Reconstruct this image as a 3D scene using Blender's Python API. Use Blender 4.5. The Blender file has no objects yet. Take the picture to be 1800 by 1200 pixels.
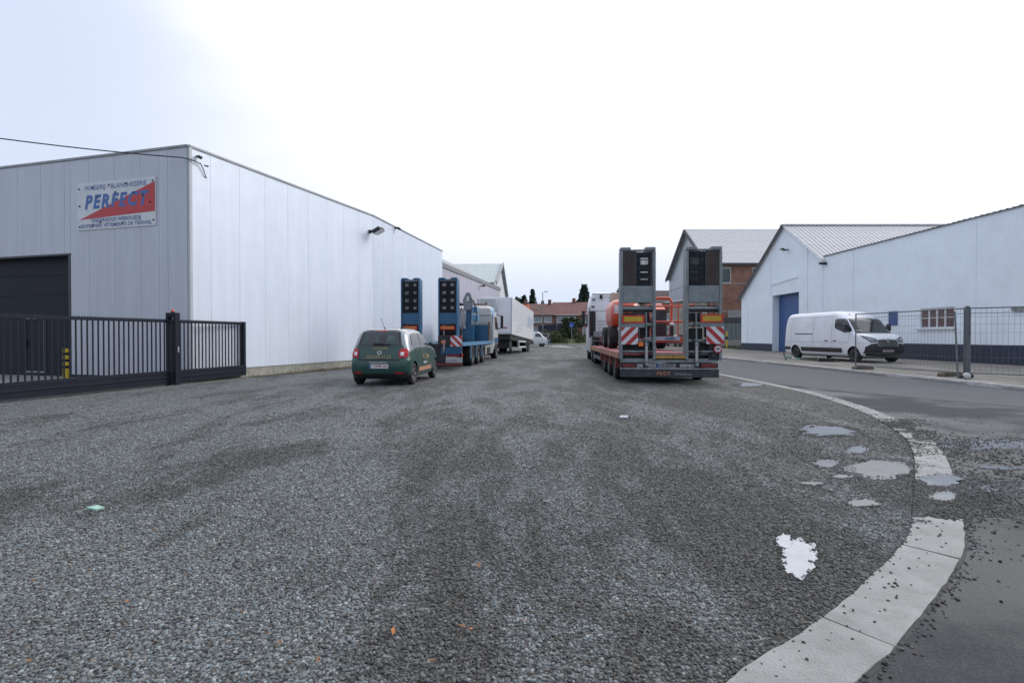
import bpy, bmesh, math, random
import numpy as np
from mathutils import Vector, Matrix, noise
from mathutils.bvhtree import BVHTree
from mathutils.geometry import tessellate_polygon

random.seed(7)
rng = np.random.default_rng(7)
R = math.radians
scn = bpy.context.scene
COL = scn.collection

# ------------------------------------------------------------------ camera
cam_d = bpy.data.cameras.new("camera")
cam = bpy.data.objects.new("camera", cam_d)
COL.objects.link(cam)
cam_d.sensor_width = 36.0
cam_d.lens = 18.0
cam_d.clip_start = 0.05
cam_d.clip_end = 5000
cam.location = (0, 0, 1.33)
cam.rotation_euler = (R(90 - 0.57), 0, 0)
scn.camera = cam

# ------------------------------------------------------------------ sky and sun (overcast)
SUN_EL, SUN_AZ = 34.0, 74.0      # azimuth measured clockwise from +Y
world = bpy.data.worlds.new("World")
scn.world = world
world.use_nodes = True
nt = world.node_tree
nt.nodes.clear()
wout = nt.nodes.new("ShaderNodeOutputWorld")
sky = nt.nodes.new("ShaderNodeTexSky")
sky.sky_type = 'NISHITA'
sky.sun_disc = False
sky.sun_elevation = R(SUN_EL)
sky.sun_rotation = R(SUN_AZ)
sky.air_density = 1.0
sky.dust_density = 3.0
bg_sky = nt.nodes.new("ShaderNodeBackground")
bg_sky.inputs[1].default_value = 0.07
nt.links.new(sky.outputs[0], bg_sky.inputs[0])
tc = nt.nodes.new("ShaderNodeTexCoord")
dot = nt.nodes.new("ShaderNodeVectorMath"); dot.operation = 'DOT_PRODUCT'
bd = Vector((0.50, 0.72, 0.42)).normalized()
dot.inputs[1].default_value = bd
nt.links.new(tc.outputs['Generated'], dot.inputs[0])
mp = nt.nodes.new("ShaderNodeMapping"); mp.inputs['Scale'].default_value = (1, 1, 2.6)
nt.links.new(tc.outputs['Generated'], mp.inputs[0])
nz = nt.nodes.new("ShaderNodeTexNoise"); nz.inputs['Scale'].default_value = 1.5
nz.inputs['Detail'].default_value = 5; nz.inputs['Roughness'].default_value = 0.45
nz.inputs['Distortion'].default_value = 0.3
nt.links.new(mp.outputs[0], nz.inputs[0])
nsc = nt.nodes.new("ShaderNodeMath"); nsc.operation = 'MULTIPLY_ADD'
nsc.inputs[1].default_value = 0.62; nsc.inputs[2].default_value = -0.31
nt.links.new(nz.outputs[0], nsc.inputs[0])
add = nt.nodes.new("ShaderNodeMath"); add.operation = 'ADD'
nt.links.new(dot.outputs['Value'], add.inputs[0]); nt.links.new(nsc.outputs[0], add.inputs[1])
mr = nt.nodes.new("ShaderNodeMapRange"); mr.interpolation_type = 'SMOOTHERSTEP'
mr.inputs['From Min'].default_value = 0.30; mr.inputs['From Max'].default_value = 0.97
mr.inputs['To Min'].default_value = 0.0; mr.inputs['To Max'].default_value = 1.0
nt.links.new(add.outputs[0], mr.inputs['Value'])
# lower band of the overcast is a little darker and bluer
sep = nt.nodes.new("ShaderNodeSeparateXYZ"); nt.links.new(tc.outputs['Generated'], sep.inputs[0])
hz = nt.nodes.new("ShaderNodeMapRange"); hz.interpolation_type = 'SMOOTHSTEP'
hz.inputs['From Min'].default_value = 0.03; hz.inputs['From Max'].default_value = 0.40
nt.links.new(sep.outputs[2], hz.inputs['Value'])
mul = nt.nodes.new("ShaderNodeMath"); mul.operation = 'MULTIPLY'
nt.links.new(mr.outputs[0], mul.inputs[0]); nt.links.new(hz.outputs[0], mul.inputs[1])
ramp = nt.nodes.new("ShaderNodeValToRGB")
ramp.color_ramp.elements[0].color = (0.72, 0.80, 0.99, 1)
ramp.color_ramp.elements[1].color = (2.1, 2.12, 2.2, 1)
ramp.color_ramp.elements[1].position = 1.0
ramp.color_ramp.elements.new(0.42).color = (1.08, 1.12, 1.22, 1)
nt.links.new(mul.outputs[0], ramp.inputs[0])
bg_cl = nt.nodes.new("ShaderNodeBackground"); bg_cl.inputs[1].default_value = 1.05
nt.links.new(ramp.outputs[0], bg_cl.inputs[0])
mixs = nt.nodes.new("ShaderNodeMixShader"); mixs.inputs[0].default_value = 0.93
nt.links.new(bg_sky.outputs[0], mixs.inputs[1]); nt.links.new(bg_cl.outputs[0], mixs.inputs[2])
nt.links.new(mixs.outputs[0], wout.inputs[0])

sun_d = bpy.data.lights.new("sun", 'SUN')
sun_d.energy = 1.5
sun_d.angle = R(28)
sun_d.color = (1.0, 0.985, 0.96)
sun = bpy.data.objects.new("sun", sun_d); COL.objects.link(sun)
sd = Vector((math.sin(R(SUN_AZ)) * math.cos(R(SUN_EL)), math.cos(R(SUN_AZ)) * math.cos(R(SUN_EL)), math.sin(R(SUN_EL))))
sun.rotation_euler = (-sd).to_track_quat('-Z', 'Y').to_euler()

vs = scn.view_settings
vs.view_transform = 'Standard'; vs.look = 'None'; vs.exposure = 0.0; vs.gamma = 1.0
vs.use_curve_mapping = False

# ------------------------------------------------------------------ materials
MATS = {}
def M(name, col, rough=0.6, metal=0.0, var=0.12, vs_=2.5, bump=0.0, bs=40.0, coat=0.0, spec=0.5, stretch=(1, 1, 1), emit=None, dirt=None, dirt_amt=0.5):
    if name in MATS: return MATS[name]
    m = bpy.data.materials.new(name); m.use_nodes = True
    n = m.node_tree; b = n.nodes['Principled BSDF']
    b.inputs['Roughness'].default_value = rough
    b.inputs['Metallic'].default_value = metal
    b.inputs['Specular IOR Level'].default_value = spec
    b.inputs['Coat Weight'].default_value = coat
    b.inputs['Coat Roughness'].default_value = 0.18
    c = Vector(col)
    if var > 0:
        t = n.nodes.new("ShaderNodeTexCoord"); mpn = n.nodes.new("ShaderNodeMapping")
        mpn.inputs['Scale'].default_value = stretch
        n.links.new(t.outputs['Object'], mpn.inputs[0])
        nn = n.nodes.new("ShaderNodeTexNoise"); nn.inputs['Scale'].default_value = vs_
        nn.inputs['Detail'].default_value = 6; nn.inputs['Roughness'].default_value = 0.62
        n.links.new(mpn.outputs[0], nn.inputs[0])
        rp = n.nodes.new("ShaderNodeValToRGB")
        a = c * (1 - var * 1.6); d = c * (1 + var * 1.2)
        rp.color_ramp.elements[0].position = 0.32; rp.color_ramp.elements[1].position = 0.70
        rp.color_ramp.elements[0].color = (*[max(0, x) for x in a], 1)
        rp.color_ramp.elements[1].color = (*[min(1, x) for x in d], 1)
        n.links.new(nn.outputs[0], rp.inputs[0])
        last = rp.outputs[0]
        if dirt is not None:
            n2 = n.nodes.new("ShaderNodeTexNoise"); n2.inputs['Scale'].default_value = vs_ * 2.7
            n2.inputs['Detail'].default_value = 8; n2.inputs['Roughness'].default_value = 0.7
            n.links.new(mpn.outputs[0], n2.inputs[0])
            r2 = n.nodes.new("ShaderNodeMapRange"); r2.inputs[1].default_value = 0.50; r2.inputs[2].default_value = 0.72
            r2.inputs[4].default_value = dirt_amt
            n.links.new(n2.outputs[0], r2.inputs[0])
            mx = n.nodes.new("ShaderNodeMix"); mx.data_type = 'RGBA'
            n.links.new(r2.outputs[0], mx.inputs[0]); n.links.new(last, mx.inputs[6])
            mx.inputs[7].default_value = (*dirt, 1)
            last = mx.outputs[2]
        n.links.new(last, b.inputs['Base Color'])
        r3 = n.nodes.new("ShaderNodeMapRange")
        r3.inputs[3].default_value = max(0.02, rough - 0.08); r3.inputs[4].default_value = min(1, rough + 0.1)
        n.links.new(nn.outputs[0], r3.inputs[0]); n.links.new(r3.outputs[0], b.inputs['Roughness'])
        if bump > 0:
            nb = n.nodes.new("ShaderNodeTexNoise"); nb.inputs['Scale'].default_value = bs; nb.inputs['Detail'].default_value = 5
            n.links.new(mpn.outputs[0], nb.inputs[0])
            bp = n.nodes.new("ShaderNodeBump"); bp.inputs['Strength'].default_value = bump; bp.inputs['Distance'].default_value = 0.02
            n.links.new(nb.outputs[0], bp.inputs['Height']); n.links.new(bp.outputs[0], b.inputs['Normal'])
    else:
        b.inputs['Base Color'].default_value = (*c, 1)
    if emit:
        b.inputs['Emission Color'].default_value = (*c, 1); b.inputs['Emission Strength'].default_value = emit
    MATS[name] = m
    return m

def node(n, typ, **kw):
    x = n.nodes.new(typ)
    for k, v in kw.items(): setattr(x, k, v)
    return x

# patches of dusty light stones and dark compacted fines, in world position: shared by ground sheet and loose stones
def patch_nodes(n):
    g = node(n, "ShaderNodeNewGeometry")
    mpn = node(n, "ShaderNodeMapping"); mpn.inputs['Rotation'].default_value = (0, 0, R(14)); mpn.inputs['Scale'].default_value = (1.0, 0.36, 1.0)
    n.links.new(g.outputs['Position'], mpn.inputs[0])
    a = node(n, "ShaderNodeTexNoise"); a.inputs['Scale'].default_value = 0.85; a.inputs['Detail'].default_value = 7
    a.inputs['Roughness'].default_value = 0.6; a.inputs['Distortion'].default_value = 0.6
    n.links.new(mpn.outputs[0], a.inputs[0])
    r = node(n, "ShaderNodeMapRange"); r.interpolation_type = 'SMOOTHSTEP'
    r.inputs[1].default_value = 0.40; r.inputs[2].default_value = 0.62
    # the yard side is drier and dustier than the kerb side
    sx = node(n, "ShaderNodeSeparateXYZ"); n.links.new(g.outputs['Position'], sx.inputs[0])
    tl = node(n, "ShaderNodeMath", operation='MULTIPLY_ADD'); tl.inputs[1].default_value = -0.012; tl.use_clamp = False
    a2 = node(n, "ShaderNodeTexNoise"); a2.inputs['Scale'].default_value = 2.6; a2.inputs['Detail'].default_value = 8; a2.inputs['Roughness'].default_value = 0.68; a2.inputs['Distortion'].default_value = 1.2
    n.links.new(mpn.outputs[0], a2.inputs[0])
    am = node(n, "ShaderNodeMath", operation='MULTIPLY_ADD'); am.inputs[1].default_value = 0.65; n.links.new(a2.outputs[0], am.inputs[0])
    ab = node(n, "ShaderNodeMath", operation='SUBTRACT'); ab.inputs[1].default_value = 0.325; n.links.new(a.outputs[0], ab.inputs[0]); n.links.new(ab.outputs[0], am.inputs[2])
    n.links.new(sx.outputs[0], tl.inputs[0]); n.links.new(am.outputs[0], tl.inputs[2])
    n.links.new(tl.outputs[0], r.inputs[0])
    return g, r.outputs[0]

def mat_gravel_sheet(wet=1.0, name="gravel_bed"):
    m = bpy.data.materials.new(name); m.use_nodes = True
    n = m.node_tree; b = n.nodes['Principled BSDF']
    g, patch = patch_nodes(n)
    v = node(n, "ShaderNodeTexVoronoi"); v.inputs['Scale'].default_value = 62
    n.links.new(g.outputs['Position'], v.inputs['Vector'])
    v2 = node(n, "ShaderNodeTexVoronoi"); v2.inputs['Scale'].default_value = 23
    n.links.new(g.outputs['Position'], v2.inputs['Vector'])
    sp = node(n, "ShaderNodeSeparateColor"); n.links.new(v.outputs['Color'], sp.inputs[0])
    sp2 = node(n, "ShaderNodeSeparateColor"); n.links.new(v2.outputs['Color'], sp2.inputs[0])
    rp = node(n, "ShaderNodeValToRGB")
    e = rp.color_ramp.elements
    e[0].position = 0.0; e[0].color = (0.030, 0.029, 0.027, 1)
    e[1].position = 1.0; e[1].color = (0.26, 0.275, 0.28, 1)
    e.new(0.45).color = (0.085, 0.083, 0.078, 1)
    e.new(0.8).color = (0.16, 0.168, 0.168, 1)
    n.links.new(sp.outputs[0], rp.inputs[0])
    # dark gaps between stones
    gap = node(n, "ShaderNodeMapRange"); gap.inputs[1].default_value = 0.35; gap.inputs[2].default_value = 0.75
    gap.inputs[3].default_value = 1.0; gap.inputs[4].default_value = 0.42
    n.links.new(v.outputs['Distance'], gap.inputs[0])
    ml = node(n, "ShaderNodeMix", data_type='RGBA', blend_type='MULTIPLY'); ml.inputs[0].default_value = 1
    n.links.new(rp.outputs[0], ml.inputs[6]); n.links.new(gap.outputs[0], ml.inputs[7])
    # patch tint
    pt = node(n, "ShaderNodeMix", data_type='RGBA'); pt.inputs[6].default_value = (0.62, 0.595, 0.56, 1); pt.inputs[7].default_value = (1.28, 1.32, 1.33, 1)
    n.links.new(patch, pt.inputs[0])
    m2 = node(n, "ShaderNodeMix", data_type='RGBA', blend_type='MULTIPLY'); m2.inputs[0].default_value = 1
    n.links.new(ml.outputs[2], m2.inputs[6]); n.links.new(pt.outputs[2], m2.inputs[7])
    # fine mid noise
    nn = node(n, "ShaderNodeTexNoise"); nn.inputs['Scale'].default_value = 9; nn.inputs['Detail'].default_value = 6
    n.links.new(g.outputs['Position'], nn.inputs[0])
    rr = node(n, "ShaderNodeMapRange"); rr.inputs[1].default_value = 0.3; rr.inputs[2].default_value = 0.7; rr.inputs[3].default_value = 0.86 * wet; rr.inputs[4].default_value = 1.45 * wet
    n.links.new(nn.outputs[0], rr.inputs[0])
    m3 = node(n, "ShaderNodeMix", data_type='RGBA', blend_type='MULTIPLY'); m3.inputs[0].default_value = 1
    n.links.new(m2.outputs[2], m3.inputs[6]); n.links.new(rr.outputs[0], m3.inputs[7])
    n.links.new(m3.outputs[2], b.inputs['Base Color'])
    b.inputs['Roughness'].default_value = 0.72
    b.inputs['Specular IOR Level'].default_value = 0.35
    h = node(n, "ShaderNodeMath", operation='ADD')
    n.links.new(v.outputs['Distance'], h.inputs[0]); n.links.new(sp2.outputs[0], h.inputs[1])
    bp = node(n, "ShaderNodeBump"); bp.inputs['Strength'].default_value = 0.75; bp.inputs['Distance'].default_value = 0.012; bp.invert = True
    n.links.new(h.outputs[0], bp.inputs['Height']); n.links.new(bp.outputs[0], b.inputs['Normal'])
    return m

def mat_stone():
    m = bpy.data.materials.new("loose_stone"); m.use_nodes = True
    n = m.node_tree; b = n.nodes['Principled BSDF']
    g, patch = patch_nodes(n)
    at = node(n, "ShaderNodeAttribute"); at.attribute_type = 'INSTANCER'; at.attribute_name = 'tint'
    rp = node(n, "ShaderNodeValToRGB")
    e = rp.color_ramp.elements
    e[0].position = 0.0; e[0].color = (0.030, 0.032, 0.033, 1)
    e[1].position = 1.0; e[1].color = (0.29, 0.315, 0.32, 1)
    e.new(0.12).color = (0.075, 0.062, 0.050, 1)
    e.new(0.35).color = (0.085, 0.093, 0.095, 1)
    e.new(0.62).color = (0.125, 0.138, 0.14, 1)
    e.new(0.86).color = (0.19, 0.21, 0.215, 1)
    e.new(0.93).color = (0.14, 0.115, 0.095, 1)
    n.links.new(at.outputs['Fac'], rp.inputs[0])
    nn = node(n, "ShaderNodeTexNoise"); nn.inputs['Scale'].default_value = 160; nn.inputs['Detail'].default_value = 3
    n.links.new(g.outputs['Position'], nn.inputs[0])
    rr = node(n, "ShaderNodeMapRange"); rr.inputs[1].default_value = 0.3; rr.inputs[2].default_value = 0.7; rr.inputs[3].default_value = 0.84; rr.inputs[4].default_value = 1.34
    n.links.new(nn.outputs[0], rr.inputs[0])
    pt = node(n, "ShaderNodeMix", data_type='RGBA'); pt.inputs[6].default_value = (0.58, 0.56, 0.525, 1); pt.inputs[7].default_value = (1.08, 1.10, 1.10, 1)
    n.links.new(patch, pt.inputs[0])
    m2 = node(n, "ShaderNodeMix", data_type='RGBA', blend_type='MULTIPLY'); m2.inputs[0].default_value = 1
    n.links.new(rp.outputs[0], m2.inputs[6]); n.links.new(pt.outputs[2], m2.inputs[7])
    m3 = node(n, "ShaderNodeMix", data_type='RGBA', blend_type='MULTIPLY'); m3.inputs[0].default_value = 1
    n.links.new(m2.outputs[2], m3.inputs[6]); n.links.new(rr.outputs[0], m3.inputs[7])
    aw = node(n, "ShaderNodeAttribute"); aw.attribute_type = 'INSTANCER'; aw.attribute_name = 'wet'
    wm = node(n, "ShaderNodeMix", data_type='RGBA', blend_type='MULTIPLY'); n.links.new(aw.outputs['Fac'], wm.inputs[0])
    n.links.new(m3.outputs[2], wm.inputs[6]); wm.inputs[7].default_value = (.42, .42, .44, 1)
    n.links.new(wm.outputs[2], b.inputs['Base Color'])
    b.inputs['Roughness'].default_value = 0.62
    b.inputs['Specular IOR Level'].default_value = 0.35
    return m

def mat_asphalt(name, base, wet=0.5):
    m = bpy.data.materials.new(name); m.use_nodes = True
    n = m.node_tree; b = n.nodes['Principled BSDF']
    g = node(n, "ShaderNodeNewGeometry")
    a = node(n, "ShaderNodeTexNoise"); a.inputs['Scale'].default_value = 0.45; a.inputs['Detail'].default_value = 8; a.inputs['Roughness'].default_value = 0.6
    n.links.new(g.outputs['Position'], a.inputs[0])
    r = node(n, "ShaderNodeMapRange", interpolation_type='SMOOTHSTEP'); r.inputs[1].default_value = 0.40; r.inputs[2].default_value = 0.60
    n.links.new(a.outputs[0], r.inputs[0])
    f = node(n, "ShaderNodeTexNoise"); f.inputs['Scale'].default_value = 130; f.inputs['Detail'].default_value = 4; f.inputs['Roughness'].default_value = 0.7
    n.links.new(g.outputs['Position'], f.inputs[0])
    v = node(n, "ShaderNodeTexVoronoi"); v.inputs['Scale'].default_value = 95
    n.links.new(g.outputs['Position'], v.inputs['Vector'])
    c = Vector(base)
    mx = node(n, "ShaderNodeMix", data_type='RGBA'); mx.inputs[6].default_value = (*(c * 0.50), 1); mx.inputs[7].default_value = (*(c * 1.30), 1)
    n.links.new(r.outputs[0], mx.inputs[0])
    rr = node(n, "ShaderNodeMapRange"); rr.inputs[1].default_value = 0.3; rr.inputs[2].default_value = 0.7; rr.inputs[3].default_value = 0.50; rr.inputs[4].default_value = 1.55
    n.links.new(f.outputs[0], rr.inputs[0])
    m2 = node(n, "ShaderNodeMix", data_type='RGBA', blend_type='MULTIPLY'); m2.inputs[0].default_value = 1
    n.links.new(mx.outputs[2], m2.inputs[6]); n.links.new(rr.outputs[0], m2.inputs[7])
    va = node(n, "ShaderNodeTexVoronoi"); va.inputs['Scale'].default_value = 150; n.links.new(g.outputs['Position'], va.inputs['Vector'])
    vc = node(n, "ShaderNodeSeparateColor"); n.links.new(va.outputs['Color'], vc.inputs[0])
    vr = node(n, "ShaderNodeMapRange"); vr.inputs[3].default_value = 0.55; vr.inputs[4].default_value = 1.5
    n.links.new(vc.outputs[0], vr.inputs[0])
    mg = node(n, "ShaderNodeMix", data_type='RGBA', blend_type='MULTIPLY'); mg.inputs[0].default_value = 1
    n.links.new(m2.outputs[2], mg.inputs[6]); n.links.new(vr.outputs[0], mg.inputs[7])
    n.links.new(mg.outputs[2], b.inputs['Base Color'])
    ro = node(n, "ShaderNodeMapRange"); ro.inputs[3].default_value = 0.75 - 0.38 * wet; ro.inputs[4].default_value = 0.85
    n.links.new(r.outputs[0], ro.inputs[0]); n.links.new(ro.outputs[0], b.inputs['Roughness'])
    b.inputs['Specular IOR Level'].default_value = 0.4
    bp = node(n, "ShaderNodeBump"); bp.inputs['Strength'].default_value = 0.35; bp.inputs['Distance'].default_value = 0.004
    n.links.new(v.outputs['Distance'], bp.inputs['Height']); n.links.new(bp.outputs[0], b.inputs['Normal'])
    return m

def mat_brick(name, c1, c2, mortar, scale=1.0, rot=(R(90), 0, 0)):
    m = bpy.data.materials.new(name); m.use_nodes = True
    n = m.node_tree; b = n.nodes['Principled BSDF']
    t = node(n, "ShaderNodeTexCoord"); mpn = node(n, "ShaderNodeMapping"); mpn.inputs['Rotation'].default_value = rot
    n.links.new(t.outputs['Object'], mpn.inputs[0])
    bk = node(n, "ShaderNodeTexBrick"); bk.inputs['Scale'].default_value = 1.0 / scale
    bk.inputs['Brick Width'].default_value = 0.22; bk.inputs['Row Height'].default_value = 0.075; bk.inputs['Mortar Size'].default_value = 0.012
    bk.inputs['Color1'].default_value = (*c1, 1); bk.inputs['Color2'].default_value = (*c2, 1); bk.inputs['Mortar'].default_value = (*mortar, 1)
    n.links.new(mpn.outputs[0], bk.inputs[0])
    nn = node(n, "ShaderNodeTexNoise"); nn.inputs['Scale'].default_value = 0.9; nn.inputs['Detail'].default_value = 9; nn.inputs['Roughness'].default_value = 0.7
    n.links.new(t.outputs['Object'], nn.inputs[0])
    rr = node(n, "ShaderNodeMapRange"); rr.inputs[1].default_value = 0.3; rr.inputs[2].default_value = 0.7; rr.inputs[3].default_value = 0.55; rr.inputs[4].default_value = 1.4
    n.links.new(nn.outputs[0], rr.inputs[0])
    m2 = node(n, "ShaderNodeMix", data_type='RGBA', blend_type='MULTIPLY'); m2.inputs[0].default_value = 1
    n.links.new(bk.outputs[0], m2.inputs[6]); n.links.new(rr.outputs[0], m2.inputs[7])
    n.links.new(m2.outputs[2], b.inputs['Base Color'])
    b.inputs['Roughness'].default_value = 0.85
    bp = node(n, "ShaderNodeBump"); bp.inputs['Strength'].default_value = 0.5; bp.inputs['Distance'].default_value = 0.01; bp.invert = True
    n.links.new(bk.outputs[1], bp.inputs['Height']); n.links.new(bp.outputs[0], b.inputs['Normal'])
    return m

def mat_cladding(name, col, rough=0.42, metal=0.35, amt=0.06):
    """painted sheet steel: slow waviness, faint vertical runs, grime specks"""
    m = bpy.data.materials.new(name); m.use_nodes = True
    n = m.node_tree; b = n.nodes['Principled BSDF']
    g = node(n, "ShaderNodeNewGeometry")
    mpn = node(n, "ShaderNodeMapping"); mpn.inputs['Scale'].default_value = (1.6, 1.6, 0.16)
    n.links.new(g.outputs['Position'], mpn.inputs[0])
    a = node(n, "ShaderNodeTexNoise"); a.inputs['Scale'].default_value = 2.2; a.inputs['Detail'].default_value = 8; a.inputs['Roughness'].default_value = 0.65
    n.links.new(mpn.outputs[0], a.inputs[0])
    oi = node(n, "ShaderNodeObjectInfo")
    c = Vector(col)
    mx = node(n, "ShaderNodeMix", data_type='RGBA'); mx.inputs[6].default_value = (*(c * (1 - amt * 2.2)), 1); mx.inputs[7].default_value = (*(c * (1 + amt)), 1)
    ad = node(n, "ShaderNodeMath", operation='MULTIPLY_ADD'); ad.inputs[1].default_value = 0.22
    n.links.new(oi.outputs['Random'], ad.inputs[0])
    rs = node(n, "ShaderNodeMapRange"); rs.inputs[1].default_value = 0.3; rs.inputs[2].default_value = 0.7; rs.inputs[4].default_value = 0.7
    n.links.new(a.outputs[0], rs.inputs[0]); n.links.new(rs.outputs[0], ad.inputs[2])
    n.links.new(ad.outputs[0], mx.inputs[0])
    sp = node(n, "ShaderNodeTexNoise"); sp.inputs['Scale'].default_value = 5.0; sp.inputs['Detail'].default_value = 10; sp.inputs['Roughness'].default_value = 0.8
    n.links.new(g.outputs['Position'], sp.inputs[0])
    sr = node(n, "ShaderNodeMapRange"); sr.inputs[1].default_value = 0.60; sr.inputs[2].default_value = 0.72; sr.inputs[3].default_value = 1.0; sr.inputs[4].default_value = 0.82
    n.links.new(sp.outputs[0], sr.inputs[0])
    m2 = node(n, "ShaderNodeMix", data_type='RGBA', blend_type='MULTIPLY'); m2.inputs[0].default_value = 1
    n.links.new(mx.outputs[2], m2.inputs[6]); n.links.new(sr.outputs[0], m2.inputs[7])
    n.links.new(m2.outputs[2], b.inputs['Base Color'])
    b.inputs['Roughness'].default_value = rough; b.inputs['Metallic'].default_value = metal
    w = node(n, "ShaderNodeTexNoise"); w.inputs['Scale'].default_value = 1.3; w.inputs['Detail'].default_value = 2
    n.links.new(g.outputs['Position'], w.inputs[0])
    bp = node(n, "ShaderNodeBump"); bp.inputs['Strength'].default_value = 0.35; bp.inputs['Distance'].default_value = 0.03
    n.links.new(w.outputs[0], bp.inputs['Height']); n.links.new(bp.outputs[0], b.inputs['Normal'])
    return m

# ------------------------------------------------------------------ mesh helpers
def tag(o, label=None, cat=None, group=None, kind=None):
    if label: o['label'] = label
    if cat: o['category'] = cat
    if group: o['group'] = group
    if kind: o['kind'] = kind
    return o

def empty(name, loc=(0, 0, 0), rz=0.0, label=None, cat=None, group=None):
    o = bpy.data.objects.new(name, None); COL.objects.link(o)
    o.location = loc; o.rotation_euler = (0, 0, rz); o.empty_display_size = 0.3
    return tag(o, label, cat, group)

def link(name, me, parent=None, loc=(0, 0, 0), rot=None):
    o = bpy.data.objects.new(name, me); COL.objects.link(o)
    o.parent = parent; o.location = loc
    if rot: o.rotation_euler = rot
    return o

def copy_tree(o, parent=None):
    c = o.copy(); COL.objects.link(c); c.parent = parent
    for ch in list(o.children): copy_tree(ch, c)
    return c

def put(o, parent, loc=None, rot=None):
    """a further copy of a part (and its sub-parts) sharing mesh data"""
    c = copy_tree(o, parent)
    if loc is not None: c.location = loc
    if rot is not None: c.rotation_euler = rot
    return c

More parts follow.
